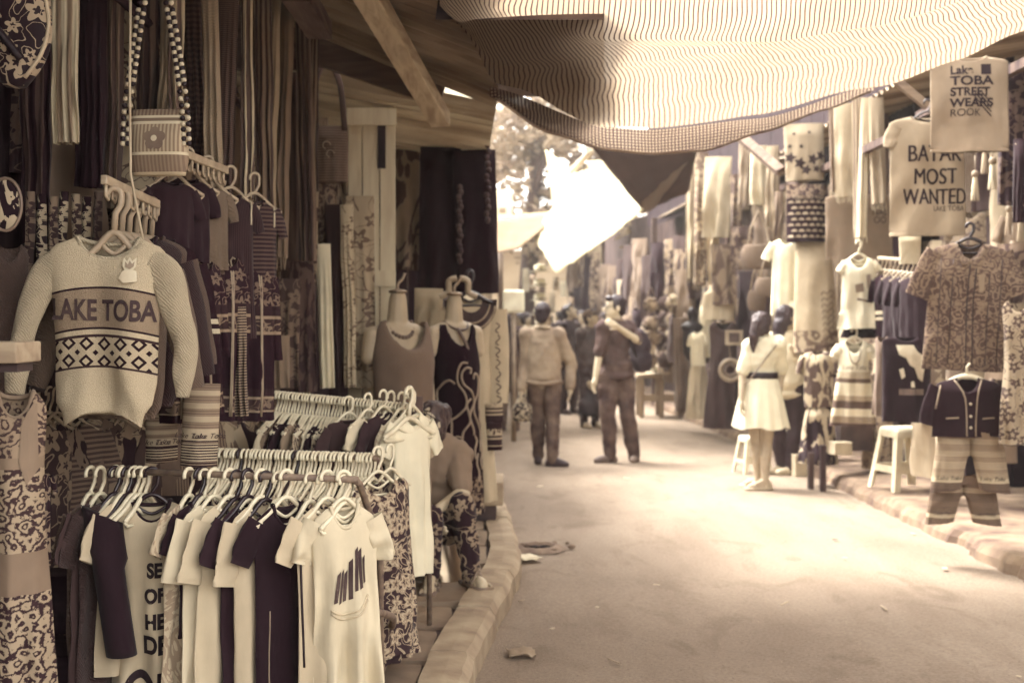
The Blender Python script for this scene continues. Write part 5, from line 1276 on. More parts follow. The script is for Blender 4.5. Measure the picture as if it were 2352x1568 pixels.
m1 = mannequin(W(914, 690, 7.7), .40, 1, 1, 30, 'pale mannequin bust with a grey-brown dress, left of the black-dressed one')
dress_g = garment('plain_dress', W(928, 738, 7.66), px(160, 7.7), px(420, 7.7), 'tank', fabric(.47), 'grey-brown sleeveless dress with a faint flower spray on the left mannequin', 'dress', None, rz=30, depth=.16, fold=.012, neck=(.13, .17, .04),
    widths=[(0, .15), (.03, .17), (.08, .18), (.2, .20), (.45, .18), (1, .24)])
fpale = solid(.58, .9)
for i in range(5):
    z = -.55 - .09 * i; piping(dress_g, [[(.06 + .03 * sin(i), z), (.10, z + .05), (.13 + .02 * cos(i), z + .02), (.11, z - .02), (.08, z + .01)]], .005, fpale, 'flower_spray')
m2 = mannequin(W(1044, 695, 8.0), .36, 1, 1, 32, 'pale mannequin bust wearing the black scroll dress')
DZ = px(430, 8.0)
dress_b = garment('black_dress', W(1048, 745, 7.97), px(118, 8.0), DZ, 'tank', bands([(0, .09, None), (.80, .10, .55), (.94, .12, .68)], DZ, 'floral', 20., .52), 'long sleeveless black dress with silver scroll pattern on the right mannequin', 'dress', None, rz=28, depth=.165, fold=.008, nf=3, nz=40, ns=52, neck=(.085, .135, .03),
    widths=[(0, .115), (.03, .135), (.07, .13), (.16, .145), (.22, .152), (.40, .135), (.55, .155), (1, .185)])
SWP = [[(1750, 375), (1715, 345), (1680, 380), (1660, 480), (1680, 600), (1725, 690), (1725, 860)], [(1845, 190), (1800, 190), (1770, 260), (1770, 370), (1820, 470), (1830, 570), (1780, 650), (1725, 700)],
 [(1865, 285), (1870, 240), (1825, 235), (1795, 290), (1810, 380), (1880, 450), (1910, 540), (1870, 620), (1860, 690), (1900, 790), (1905, 840)], [(1900, 335), (1910, 290), (1950, 300), (1975, 370), (1960, 480), (1910, 560), (1910, 640), (1960, 740), (1990, 820), (1990, 1000)],
 [(1870, 510), (1830, 560), (1850, 640), (1860, 720), (1810, 800), (1800, 880)], [(2010, 270), (1990, 380), (2010, 500), (1990, 600), (2000, 640)], [(2050, 280), (2030, 400), (2035, 560), (1990, 700), (2010, 760)],
 [(1800, 860), (1760, 850), (1745, 900), (1760, 960)], [(1920, 850), (1945, 900), (1920, 980), (1930, 1060)], [(1985, 900), (2020, 980), (1990, 1080), (2010, 1160)], [(1960, 1010), (1940, 1100), (1965, 1180), (1960, 1260)]]
silver = solid(.60, .45, spec=.5, var=.06)
piping(dress_b, [[((588 + .25 * x - 1050) * 8.0 / FPX * 1.12, -(784 + .25 * y - 745) * 8.0 / FPX) for x, y in p] for p in SWP], .0075, silver, 'scroll_embroidery', 6, .003, 5)
nk = MB(); nk.tube([Vector((.075 * cos(t), -.01 + .085 * sin(t), -.12 - .05 * max(0, -sin(t)))) for t in (2 * pi * i / 26 for i in range(27))], .008, 6, cap=False); nk.tube(smooth_path([(-.03, -.09, -.16), (.0, -.13, -.24), (.012, -.15, -.30)], 4), .012, 8)
nk.build('necklace', solid(.42, .5), m2)
nk = MB()
for i in range(26): t = 2 * pi * i / 26; nk.ell((.085 * cos(t), -.01 + .09 * sin(t), -.13 - .09 * max(0, -sin(t))), .013, nu=8, nv=6)
nk.build('necklace', solid(.46, .5), m1)
# kaftan with dark round yoke and striped cuffs
kd = 8.35
kf = garment('kaftan', W(1080, 682, kd), px(150, kd), px(470, kd), 'drop', fabric(.78), 'pale kaftan with dark round yoke and striped cuffs behind the black dress', 'kaftan', None, rz=12, depth=.05, fold=.02, neck=(.07, .06, .02),
    sleeves=[(-px(62, kd), -px(30, kd), px(30, kd), -px(70, kd), -px(180, kd), px(30, kd)), (px(60, kd), -px(30, kd), px(26, kd), px(62, kd), -px(245, kd), px(22, kd))],
    widths=[(0, px(30, kd)), (.02, px(44, kd)), (.04, px(62, kd)), (.07, px(66, kd)), (.2, px(44, kd)), (.6, px(46, kd)), (1, px(54, kd))])
yk = [(px(62 * cos(a), kd), -px(6, kd) - px(74, kd) * sin(a)) for a in (pi * i / 14 for i in range(15))] + [(-px(26 * cos(a), kd), -px(8, kd) - px(28, kd) * sin(a)) for a in (pi * i / 8 for i in range(9))]
patch(kf, yk, solid(.24, .9), 'yoke', .006)
for rr_ in (.62, .8): piping(kf, [[(px(72 * rr_ * cos(a), kd), -px(8, kd) - px(84 * rr_, kd) * sin(a)) for a in (.2 + (pi - .4) * i / 14 for i in range(15))]], .006, solid(.66, .9), 'yoke_trim', off=.010)
for i in range(7): piping(kf, [[(px(58 + 4 * sin(i * 2), kd), -px(60 + i * 28, kd)), (px(66, kd), -px(68 + i * 28, kd)), (px(56, kd), -px(78 + i * 28, kd)), (px(63, kd), -px(84 + i * 28, kd))]], .005, solid(.45), 'embroidery')
cf = MB()
for (u, v0, v1, w) in [(1129, 928, 970, 40), (1128, 968, 1034, 36)]:
    c0, c1 = W(u, v0, kd - .02) - kf.location, W(u, v1, kd - .02) - kf.location
    Mi = Matrix.Rotation(radians(-12), 3, 'Z')
    cf.loft([[Mi @ (c0.lerp(c1, i / 8) + Vector((px(w / 2, kd) * cos(a), .035 * sin(a), 0))) for a in (2 * pi * j / 20 for j in range(20))] for i in range(9)], cap=True)
cf.build('cuff', bands([(0, .72, .3), (.08, .26, None), (.12, .7, None), (.16, .26, None), (.2, .72, None), (.24, .22, None), (.48, .24, None), (.52, .74, .3), (.66, .26, None), (.70, .7, None), (.74, .22, None), (.86, .7, None), (.885, .22, None)], px(110, kd), 'floral', 26., .55, z0=-px(245, kd)), kf)
hanger(kf.location + Vector((0, -.02, .17)), 12, plastic_k, 'black hook hanger of the pale kaftan', None, w=.3, r=.012, drop=.17)
hd = MB(); p = W(1053, 660, 8.2)
for s in (-1, 1): hd.tube(smooth_path([p + Vector((s * .01, 0, .06)), p + Vector((s * .06, 0, .04)), p + Vector((s * .065, 0, -.03)), p + Vector((s * .12, 0, -.06))], 5), .020, 8)
tag(hd.build('shaped_hanger', solid(.72, .5)), 'broad pale moulded hanger above the black-dressed mannequin', 'hanger')
scarf('draped_cloth', W(985, 662, 8.4), px(66, 8.4), px(110, 8.4), fabric(.76), 'pale cloth draped over the bar between the two mannequins', fold=.02, nf=2, cat='cloth')
pl = thing('plinth', Vector((W(1140, 0, 8.9).x - .08, 8.9, .12)), 'pale concrete block with a dark underside at the kerb beyond the black dress', 'block')
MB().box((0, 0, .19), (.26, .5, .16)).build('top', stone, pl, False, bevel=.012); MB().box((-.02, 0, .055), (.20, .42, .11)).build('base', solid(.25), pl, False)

# the mass of clothes further back under the left eave
LM = [fabric(.5), fabric(.34, 'floral', .62, 13.), fabric(.66, 'vstripe', .44, 10.), fabric(.26), fabric(.6, 'paisley', .34, 34.), fabric(.74, 'floral', .4, 11., cut=.7), fabric(.4, 'ikat', .58, 18.), fabric(.22, 'mono', .5, 7.)]
for i in range(44):
    t = (i % 22) / 22; y = (4.9 if i < 22 else 6.4) + (3.9 if i < 22 else 2.4) * t; z = 2.72 if i < 22 else 1.75
    garment('shop_garment', Vector((-1.62 + R.uniform(-.06, .10), y, z + R.uniform(-.15, .1))), R.uniform(.30, .46), R.uniform(.7, 1.1), ('cloth', 'dress', 'cloth', 'drop')[i % 4], LM[(i * 5 + i // 8) % 8], 'garment in the dim mass of stock under the left eave', 'garment', 'stock under the left eave', rz=R.uniform(35, 70), depth=.05, fold=.022, nz=12, ns=22)
# ---------------------------------------------------------------- right side stalls
tee_c = fabric(.68); tee_d = fabric(.62)
blk = solid(.12, .9, var=.04)
d = 7.7
o = garment('t_shirt', W(2226, 132, d), px(172, d), px(218, d), 'boxy', tee_d, 'cream T-shirt with a block of slanted lettering and a dark square, highest on the right', 'T-shirt', 'lettered T-shirts on the right', rz=-8, depth=.04, fold=.020, nf=2, collar=tee_d)
k = px(1, d)
for s_, y, sz, sx in (('Lake', 172, 33, .95), ('TOBA', 197, 33, 1.25), ('STREET', 222, 31, 1.0), ('WEARS', 247, 31, 1.08), ('ROOK', 268, 27, 1.0)):
    lettering(o, s_, sz * k * .86, k * (-44), k * (132 - y), blk, sx=sx, bold=.0022 if s_ != 'ROOK' else .0, align='LEFT')
patch(o, [(k * 24, -k * 18), (k * 46, -k * 18), (k * 46, -k * 42), (k * 24, -k * 42)], blk)
for i in range(4): patch(o, [(k * (0 + i * 8), -k * 84), (k * (3.4 + i * 8), -k * 84), (k * 46, -k * (84 + (42.6 - 8 * i) * 1.2)), (k * 46, -k * (84 + (46 - 8 * i) * 1.2))], blk, off=.005)
d = 8.3
o = garment('t_shirt', W(2130, 268, d), px(168, d), px(274, d), 'boxy', tee_c, 'cream T-shirt with hand-drawn capitals in three lines, below the slanted-lettering one', 'T-shirt', 'lettered T-shirts on the right', rz=-6, depth=.045, fold=.022, nf=2, collar=tee_c,
    sleeves=[(-px(66, d), -px(24, d), px(22, d), -px(82, d), -px(70, d), px(16, d))])
k = px(1, d)
for s_, y, sz, sx in (('BATAK', 372, 44, .72), ('MOST', 424, 42, .70), ('WANTED', 470, 42, .63)): [lettering(o, s_, sz * k * 1.22, k * (14 + e_), k * (268 - y), blk, sx=sx) for e_ in (-.9, .9)]
lettering(o, 'LAKE TOBA', 14 * k * 1.25, k * 44, k * (268 - 486), blk, sx=.75)
hanger(o.location + Vector((.0, 0, .11)), -6, plastic_k, 'dark hanger of the T-shirt with hand-drawn capitals', None, w=.3, drop=.11)
scarf('white_cloth', W(2090, 540, 8.7), px(50, 8.7), px(66, 8.7), white, 'small white cloth hanging just under the T-shirt with hand-drawn capitals', fold=.008, nf=1, cat='cloth', rz=-10)
# patterned shirt
d = 7.75; k = px(1, d)
HS = 295 * k
hs = bands([(0, .52, .38), (.13, .40, .58), (.24, .56, .36), (.30, .54, .34), (.46, .38, .56), (.50, .54, .34), (.70, .40, .56), (.74, .54, .36), (.90, .36, .58), (.94, .5, .34)], HS, 'paisley', 64., .5)
o = garment('patterned_shirt', W(2228, 556, d), 236 * k, HS, 'tee', hs, 'short-sleeved buttoned shirt in a dense panelled print on a black hanger', 'shirt', None, rz=-14, depth=.06, fold=.014, nf=2, nz=34, ns=48,
    sleeves=[(-64 * k, -30 * k, 34 * k, -112 * k, -128 * k, 27 * k), (64 * k, -30 * k, 32 * k, 104 * k, -120 * k, 25 * k)], widths=[(0, 26 * k), (.02, 46 * k), (.05, 78 * k), (.09, 86 * k), (.4, 88 * k), (1, 96 * k)], neck=(26 * k, 40 * k, 6 * k))
for sgn in (-1, 1): patch(o, [(sgn * 2 * k, -40 * k), (sgn * 26 * k, 2 * k), (sgn * 36 * k, -12 * k), (sgn * 22 * k, -44 * k), (sgn * 6 * k, -62 * k)], fabric(.54, 'paisley', .40, 70.), 'collar', .010)
piping(o, [[(0, -50 * k), (-3 * k, -150 * k), (-2 * k, -288 * k)], [(14 * k, -60 * k), (10 * k, -150 * k), (12 * k, -288 * k)]], .004, solid(.26), 'placket')
for xx in (-62, -36, 44, 70): piping(o, [[(xx * k, -40 * k), (xx * k - 4 * k, -280 * k)]], .0035, solid(.28), 'seam_line')
patch(o, [(18 * k, -75 * k), (34 * k, -72 * k), (32 * k, -112 * k), (22 * k, -114 * k)], fabric(.62), 'pocket_label')
hanger(o.location + Vector((0, 0, .115)), -14, plastic_k, 'black hanger with a pale hook carrying the panelled print shirt', None, w=.34, r=.010, drop=.125)
# dark jacket, with two tiers of striped shorts under it
d = 7.6; k = px(1, d)
o = garment('child_jacket', W(2222, 868, d), 206 * k, 134 * k, 'tee', fabric(.17), 'small dark jacket with pale piping and white buttons below the panelled shirt', 'jacket', None, rz=-12, depth=.06, fold=.012, nf=2, collar=fabric(.2), neck=(24 * k, 34 * k, 5 * k),
    widths=[(0, 26 * k), (.03, 44 * k), (.08, 66 * k), (.16, 72 * k), (1, 80 * k)], sleeves=[(-58 * k, -24 * k, 28 * k, -92 * k, -106 * k, 17 * k), (58 * k, -24 * k, 28 * k, 96 * k, -84 * k, 22 * k)])
piping(o, [[(-30 * k, -4 * k), (-8 * k, -46 * k), (-6 * k, -132 * k)], [(30 * k, -4 * k), (18 * k, -46 * k), (14 * k, -132 * k)], [(-50 * k, -92 * k), (-22 * k, -90 * k)], [(30 * k, -92 * k), (56 * k, -90 * k)], [(-60 * k, -16 * k), (-72 * k, -70 * k)]], .0055, solid(.62, .8))
bt = MB(); bv = bvh_of(o)
for z in (-58, -86, -112): bt.ell(onto([(3 * k, z * k)], bv, .004)[0], .009)
bt.build('button', solid(.85, .4), o)
hd = MB(); hd.tube(smooth_path([(-50 * k, 0, -8 * k), (-20 * k, 0, 8 * k), (0, 0, 12 * k), (20 * k, 0, 8 * k), (50 * k, 0, -8 * k)], 4), .016, 8); hd.tube([(0, 0, 12 * k), (0, 0, 34 * k), (.02, 0, 42 * k)], .008, 6)
h_ = hd.build('clothes_hanger', plastic_w); h_.location = o.location + Vector((0, .01, -.02)); h_.rotation_euler.z = radians(-12); tag(h_, 'thick pale hanger inside the small dark jacket', 'hanger')
def shorts(at, w, h, mat, label, rz, txt=None, k=1, group=None):
    SEED[0] += 1; mb = MB()
    for s in (-1, 1):
        rr = []
        for i in range(26):
            f = i / 25; xi = -.0 * w if f < .42 else (.03 + .16 * (f - .42)) * w; xo = (.40 + .10 * f) * w
            cx, hw = s * (xi + xo) / 2, (xo - xi) / 2
            rr.append([(cx + hw * cos(a) * (1 + .0 * f), .055 * sin(a) * (1 - .3 * cos(a) ** 2) + .010 * sin(14 * cos(a) + SEED[0]) * f + .01 * noise.noise(Vector((cos(a) * 3, f * 5, SEED[0] + s))), -f * h - .01 * f * cos(a) * s) for a in (2 * pi * j / 28 for j in range(28))])
        mb.loft(rr)
    o = mb.build('woven_shorts', mat, fix=False); o.location = at; o.rotation_euler.z = radians(rz); tag(o, label, 'shorts', group)
    MB().loft([[(w * .41 * cos(a), .058 * sin(a), z + .006 * sin(12 * a)) for a in (2 * pi * j / 48 for j in range(48))] for z in (.008, -.02, -.035)]).build('waistband', mat, o)
    if txt:
        for s in (-1, 1): lettering(o, 'Lake Toba', txt, s * w * .27, -h * .80, blk, slant=.3, off=.005)
    return o
sm = lambda h: bands([(0, .62, .50), (.10, .76, .58), (.20, .52, .64), (.30, .76, .56), (.40, .52, .66), (.50, .76, .56), (.60, .52, .66), (.68, .76, .56), (.76, .78, None), (.84, .22, .55), (.95, .2, .5)], h, 'ikat', 30.)
shorts(W(2228, 992, 7.62), 176 * k, 136 * k, sm(136 * k), 'upper pair of woven striped child shorts under the small dark jacket', -12, 13 * k)
shorts(W(2212, 1096, 7.75), 172 * k, 108 * k, bands([(0, .5, .36), (.2, .70, .5), (.32, .24, .56), (.5, .36, .56), (.62, .22, .6), (.78, .76, None), (.86, .22, .6)], 108 * k, 'ikat', 30.), 'lower pair of darker banded child shorts nearest the pavement', -10, 11 * k)
garment('child_trousers', W(2166, 985, 7.95), px(34, 7.95), px(90, 7.95), 'cloth', fabric(.72), 'pale child garment edge showing left of the striped shorts', 'trousers', None, rz=-30, depth=.06)
for (u, v, w, h, dd, m, lab) in [(2338, 690, 96, 330, 7.3, fabric(.68, 'floral', .34, 20., cut=.6), 'pale dress with dark flowers at the right edge'), (2322, 560, 60, 140, 7.9, fabric(.5, 'paisley', .3, 24.), 'dim patterned sleeve right of the panelled shirt'),
        (2300, 870, 90, 150, 8.2, fabric(.3, 'floral', .62, 12.), 'dark flowered cloth behind the small dark jacket'), (2330, 150, 60, 320, 8.3, fabric(.20, 'floral', .4, 10.), 'dark flowered shawl high at the right edge'),
        (2346, 320, 34, 190, 7.9, fabric(.70, 'spots', .2, 22., cut=.3), 'spotted cloth strip at the right edge, under the dark shawl')]:
    garment('printed_dress', W(u, v, dd), px(w, dd), px(h, dd), 'dress' if w > 80 else 'cloth', m, lab, 'dress', None, rz=-20, depth=.06, fold=.02)
# small dolls and tassel charms by the right edge
for i, (u, v, s) in enumerate([(2240, 400, 1.), (2262, 345, .9), (2280, 370, 1.1), (2305, 330, .8), (2318, 480, 1.), (2334, 420, .9), (2326, 560, .8), (2345, 500, .9), (2300, 620, .8), (2318, 650, .7)]):
    dd = 8.4 + .1 * (i % 3); o = thing('tassel_charm', W(u, v, dd), ['pale tassel charm left of all in the dark corner', 'short tassel charm under the slanted-lettering T-shirt', 'long white tassel charm under the slanted-lettering T-shirt', 'charm high by the dark flowered shawl', 'grey charm beside the spotted strip', 'white knitted charm near the right edge', 'small charm low at the right edge', 'charm touching the right edge', 'dim charm above the patterned sleeve', 'lowest charm above the patterned sleeve'][i], 'charm', 'charms hanging in the right corner')
    m = MB(); m.tube([(0, 0, .12), (0, 0, 0)], .004, 5); m.ell((0, 0, 0), (.024 * s, .022 * s, .026 * s)); m.build('head', solid(.62), o)
    m = MB()
    for j in range(9): a = 2 * pi * j / 9; m.cap((.008 * cos(a), .008 * sin(a), -.02), .007, (.024 * s * cos(a), .024 * s * sin(a), -.17 * s), .005, n=5)
    m.build('tassel', solid([.8, .66, .84, .5, .6, .86, .5, .7, .4, .4][i], .9), o)
# T-shirt, dresses and rail in the middle of the right side
d = 11.3; o = garment('t_shirt', W(1972, 445, d), px(150, d), px(150, d), 'boxy', fabric(.56), 'tan T-shirt with dark capitals half hidden behind the pale fringed scarves', 'T-shirt', None, rz=-8, depth=.05, collar=fabric(.5)); k = px(1, d)
for s_, y in (('AU', 478), ('NAL', 496), ('OO', 514)): lettering(o, s_, 22 * k, 46 * k, k * (445 - y), blk, sx=.8)
for (u, v0, v1, w, dd, m, lab) in [(1938, 238, 452, 46, 10.9, fabric(.74), 'broad pale fringed scarf, left of the pair by the tan T-shirt'), (1972, 225, 530, 30, 10.8, fabric(.68, 'vstripe', .45, 12.), 'long striped fringed scarf hanging lowest by the tan T-shirt'), (1990, 225, 545, 24, 10.7, fabric(.80), 'narrow white fringed scarf beside the long striped one'),
        (2012, 225, 468, 34, 10.6, fabric(.60, 'ikat', .75, 18.), 'short woven scarf, right of the long striped one'), (1918, 250, 440, 30, 11.2, fabric(.5), 'grey scarf behind the broad pale one')]:
    scarf('fringed_scarf', W(u, v0, dd), px(w, dd), px(v1 - v0, dd), m, lab, 'fringed scarves on the right', rz=R.uniform(-25, -5), fold=.02, nf=2, fringe=fabric(.8))
def mini_hanger(o, lab, mat=None, drop=.10, w=.26): hanger(o.location + Vector((0, 0, drop)), degrees_(o), mat or plastic_w, lab, None, w=w, drop=drop, r=.009)
def degrees_(o): return math.degrees(o.rotation_euler.z)
d = 10.5; k = px(1, d)
o = garment('child_dress', W(1972, 592, d), 104 * k, 162 * k, 'kid_dress', fabric(.90), 'small white child dress with a grey scribble print, upper of the two by the rail', 'child dress', None, rz=-8, depth=.07, fold=.02, widths=[(0, 20 * k), (.03, 30 * k), (.08, 38 * k), (.3, 38 * k), (.75, 44 * k), (.77, 48 * k), (1, 54 * k)])
patch(o, [(-12 * k, -62 * k), (6 * k, -58 * k), (8 * k, -78 * k), (-10 * k, -80 * k)], solid(.55), 'print'); patch(o, [(14 * k, -40 * k), (24 * k, -38 * k), (26 * k, -70 * k), (16 * k, -72 * k)], solid(.6), 'print'); patch(o, [(-6 * k, -92 * k), (16 * k, -98 * k), (14 * k, -102 * k), (-8 * k, -97 * k)], solid(.5), 'print')
mini_hanger(o, 'white hanger with a tall hook above the small white child dress', drop=.14)
lo = garment('dark_skirt', W(1972, 742, d + .05), 84 * k, 34 * k, 'skirt', black, 'black hem showing under the small white child dress', 'skirt', None, rz=-8, depth=.06)
o = garment('child_dress', W(1962, 782, d), 104 * k, 196 * k, 'kid_dress', bands([(0, .90, None), (.36, .84, .6), (.44, .32, .5), (.49, .90, None), (.64, .80, .55), (.70, .30, .45), (.79, .88, None), (.88, .72, .5), (.96, .34, None)], 196 * k, 'ikat', 30.), 'white child dress with dark woven bands, directly below the scribble-print one', 'child dress', None, rz=-10, depth=.08, fold=.02)
lettering(o, 'Lake Toba', 16 * k, 0, -66 * k, solid(.5), slant=.3, sx=.8); piping(o, [[(-16 * k, -6 * k), (-10 * k, -40 * k), (0, -52 * k), (10 * k, -40 * k), (16 * k, -6 * k)]], .006, solid(.6), 'neck_trim')
mini_hanger(o, 'white hanger of the white dress with dark woven bands', drop=.10)
a, b = W(2018, 592, 10.6), W(2110, 600, 9.6)
rl = thing('hanging_rail', a, 'pale rail with crowded hangers and black child tops, right side', 'rail'); MB().tube([Vector(), b - a], .014, 8).build('rail', solid(.75, .4), rl)
for i in range(9):
    p = a.lerp(b, (i + .5) / 9); hanger(p, -60, plastic_g, 'pale hanger on the rail of black child tops', 'hangers on the black tops rail', w=.26, r=.008)
    if i % 2 == 0:
        h = px(150, 10); garment('child_shirt', p + Vector((0, 0, -.12)), .40, h, 'drop', bands([(0, .15, None), (.58, .85, None), (.64, .15, None), (.68, .85, None), (.73, .15, None)], h, 'ikat', 20.) if i in (0, 2) else fabric(.15), 'black child top hanging from the pale rail' if i > 2 else 'black child top with two pale bands on the pale rail', 'top', 'black tops on the pale rail', rz=-52, depth=.06)
d = 9.6; k = px(1, d)
o = garment('t_shirt', W(2082, 772, d), 108 * k, 196 * k, 'boxy', fabric(.13), 'black T-shirt with a pale running-animal print, low on the right', 'T-shirt', None, rz=-10, depth=.05, fold=.012)
pale = solid(.86, .9)
patch(o, [(-24 * k, -20 * k), (14 * k, -20 * k), (22 * k, -34 * k), (34 * k, -44 * k), (40 * k, -60 * k), (34 * k, -104 * k), (24 * k, -96 * k), (16 * k, -72 * k), (6 * k, -66 * k), (-2 * k, -50 * k), (-18 * k, -42 * k)], pale, 'print')
patch(o, [(-18 * k, -76 * k), (-8 * k, -72 * k), (-4 * k, -92 * k), (-12 * k, -98 * k)], pale, 'print'); patch(o, [(-18 * k, -120 * k), (36 * k, -120 * k), (36 * k, -134 * k), (-18 * k, -134 * k)], solid(.5), 'print'); patch(o, [(8 * k, -104 * k), (14 * k, -102 * k), (16 * k, -116 * k), (8 * k, -116 * k)], pale, 'print')
garment('grey_dress', W(2026, 772, 9.9), px(46, 9.9), px(180, 9.9), 'dress', fabric(.46), 'plain grey-brown dress between the banded white dress and the black T-shirt', 'dress', None, rz=-30, depth=.07)
# figure-hung set near the women: star top, pineapple shorts, long dress
d = 12.1; k = px(1, d)
o = garment('star_blouse', W(1845, 285, d), 92 * k, 130 * k, 'cloth', fabric(.70), 'pale top with dark star flowers hanging above the dark fan-printed shorts', 'top', None, depth=.10, fold=.014)
st_ = solid(.24, .9)
for (x, z, r) in [(-26, -24, 5), (8, -22, 5), (-36, -52, 6), (-12, -54, 6), (-36, -78, 14), (-16, -92, 15), (14, -84, 15), (34, -76, 14), (-2, -108, 13), (22, -106, 10)]:
    patch(o, [(k * (x + r * (1 if q % 2 == 0 else .5) * cos(pi * q / 5)), k * (z + r * (1 if q % 2 == 0 else .5) * sin(pi * q / 5))) for q in range(10)], st_, 'print')
h = 132 * k
n = bands([(0, .26, .6), (.10, .22, .55), (.24, .16, None)], h, 'floral', 24.)
o = garment('printed_shorts', W(1852, 424, d - .05), 92 * k, h, 'cloth', n, 'dark shorts printed with rows of pale fans and a line of lettering', 'shorts', None, depth=.11, fold=.012)
pf = solid(.70, .9)
for r_ in range(7):
    for c_ in range(6):
        x = (-38 + c_ * 15 + (r_ % 2) * 7) * k; z = -(44 + r_ * 13) * k
        if abs(x) < 43 * k: patch(o, [(x + 6.4 * k * cos(a), z + 5.6 * k * sin(a)) for a in (pi * q / 7 for q in range(8))], pf, 'print')
lettering(o, 'TOBA LAKE TOBA', 12 * k, 0, -36 * k, pf, sx=.72)
o = garment('long_dress', W(1868, 556, d - .02), 102 * k, 252 * k, 'cloth', bands([(0, .72, None), (.45, .72, None), (.80, .70, .46), (.93, .70, .40)], 252 * k, 'paisley', 20., .5), 'long pale dress with a grey flower spray on its lower part, under the fan-printed shorts', 'dress', None, depth=.13, fold=.014, nf=3, widths=[(0, 40 * k), (.3, 44 * k), (1, 54 * k)])
gs = solid(.50, .9)
for i in range(9): z = -(120 + i * 14) * k; piping(o, [[(20 * k, z), (30 * k, z + 8 * k), (40 * k, z + 4 * k), (34 * k, z - 4 * k)], [(22 * k, z), (12 * k, z + 5 * k), (8 * k, z - 3 * k)]], .005, gs, 'print')
garment('t_shirt', W(1806, 548, 12.5), px(98, 12.5), px(176, 12.5), 'tee', fabric(.95), 'plain white T-shirt hanging just left of the long pale dress', 'T-shirt', None, rz=-10, depth=.07, fold=.014)
garment('white_skirt', W(1822, 690, 12.45), px(44, 12.45), px(60, 12.45), 'skirt', fabric(.9), 'white skirt hem under the plain white T-shirt', 'skirt', None, rz=-10, depth=.07)
d = 11.5; k = px(1, d)
td = fabric(.36, 'tiedye', .74, 7.)
garment('tiedye_blouse', W(1878, 806, d), 92 * k, 128 * k, 'drop', td, 'tie-dyed top with pale blotches below the long pale dress', 'top', None, rz=-15, depth=.09)
garment('tiedye_skirt', W(1882, 924, d), 92 * k, 140 * k, 'skirt', fabric(.20, 'tiedye', .72, 5.), 'dark and pale flame-patterned skirt under the tie-dyed top', 'skirt', None, rz=-10, depth=.12, fold=.03)
o = thing('wooden_post', W(1890, 1124, 11.1), 'short dark wooden post standing on the ground beside the flame-patterned skirt', 'post'); o.location.z = 0
MB().box((0, 0, .20), (.05, .06, .4)).build('post', wood(.26, .1), o, False, bevel=.005); MB().box((-.07, .15, .16), (.05, .05, .32)).build('post', wood(.3, .1), o, False, bevel=.005)
# white plastic stool
d = 10.4
b = W(2076, 1112, d); b.z = .115
so = thing('plastic_stool', b, 'white moulded plastic stool standing on the right pavement', 'stool', None, 14)
k = 1.0; H_ = .50; tp, bt_ = .140, .208
mb = MB()
def stool_leg(sx, sy):
    rr = []
    for i in range(9):
        f = i / 8; c = Vector((sx * (tp + (bt_ - tp) * f - .0), sy * (tp + (bt_ - tp) * f), H_ - .02 - f * (H_ - .02))); w_ = .030 - .006 * f
        rr.append([c + Vector((-sx * w_ * a_, -sy * w_ * b_, 0)) for a_, b_ in ((0, 0), (2.1, 0), (2.1, .25), (.3, .3), (.25, 2.1), (0, 2.1))])
    return MB().loft(rr, cap=True)
for sx in (-1, 1):
    for sy in (-1, 1): stool_leg(sx, sy).build('leg', plastic_w, so, False)
rr = []
for (s_, z) in ((1.12, H_ - .075), (1.10, H_ - .03), (1.04, H_ - .005), (.95, H_), (.5, H_ - .004), (.1, H_ - .004)):
    rr.append([(tp * s_ * 1.02 * (abs(cos(a)) ** .35) * (1 if cos(a) > 0 else -1), tp * s_ * 1.02 * (abs(sin(a)) ** .35) * (1 if sin(a) > 0 else -1), z) for a in (2 * pi * (j + .5) / 40 for j in range(40))])
MB().loft(rr).build('seat', plastic_w, so)
f = .66; q = tp + (bt_ - tp) * f
for (c, dm) in (((0, -q + .006, H_ * (1 - f)), (2 * q - .03, .012, .055)), ((0, q - .006, H_ * (1 - f)), (2 * q - .03, .012, .055)), ((-q + .006, 0, H_ * (1 - f)), (.012, 2 * q - .03, .055)), ((q - .006, 0, H_ * (1 - f)), (.012, 2 * q - .03, .055))): MB().box(c, dm).build('brace', plastic_w, so, False)
s2 = dup(so); s2.location = (W(1728, 1078, 12.4).x, 12.4, .0); s2.scale = (.72, .72, .72); s2['label'] = 'small white stool half hidden behind the woman in the white dress'
# boxes and bags behind the stool
for (u, v, w, h, dd, t, lab) in [(1955, 1002, 80, 60, 11.6, .34, 'dark cardboard box in the shade behind the plastic stool'), (1930, 1030, 44, 26, 11.3, .76, 'small pale carton in front of the dark box'), (1838, 965, 50, 60, 12.6, .42, 'brown bundle between the women and the tie-dyed top'), (1840, 1080, 44, 70, 12.2, .80, 'pale plastic sack on the ground behind the second woman')]:
    c = W(u, v, dd); o = thing('carton', c, lab, 'box'); c_ = MB().box((0, 0, 0), (px(w, dd), px(w, dd) * .8, px(h, dd)), .2, taper=.97).build('body', solid(t, .9), o, False, bevel=.008)
    MB().box((0, 0, px(h, dd) / 2 + .006), (px(w, dd) * 1.0, px(w, dd) * .8, .012), .2).build('lid', solid(min(1, t + .06), .9), o, False, bevel=.003)
tb = thing('display_step', Vector((4.2, 11.9, .12)), 'low dark display bench in shade behind the right stool', 'bench')
MB().box((0, 0, .42), (1.4, .6, .04)).build('top', wood(.3, .1, 'x'), tb, False)
for s in (-.6, .6): MB().box((s, 0, .2), (.05, .5, .4)).build('leg', wood(.25, .1), tb, False)
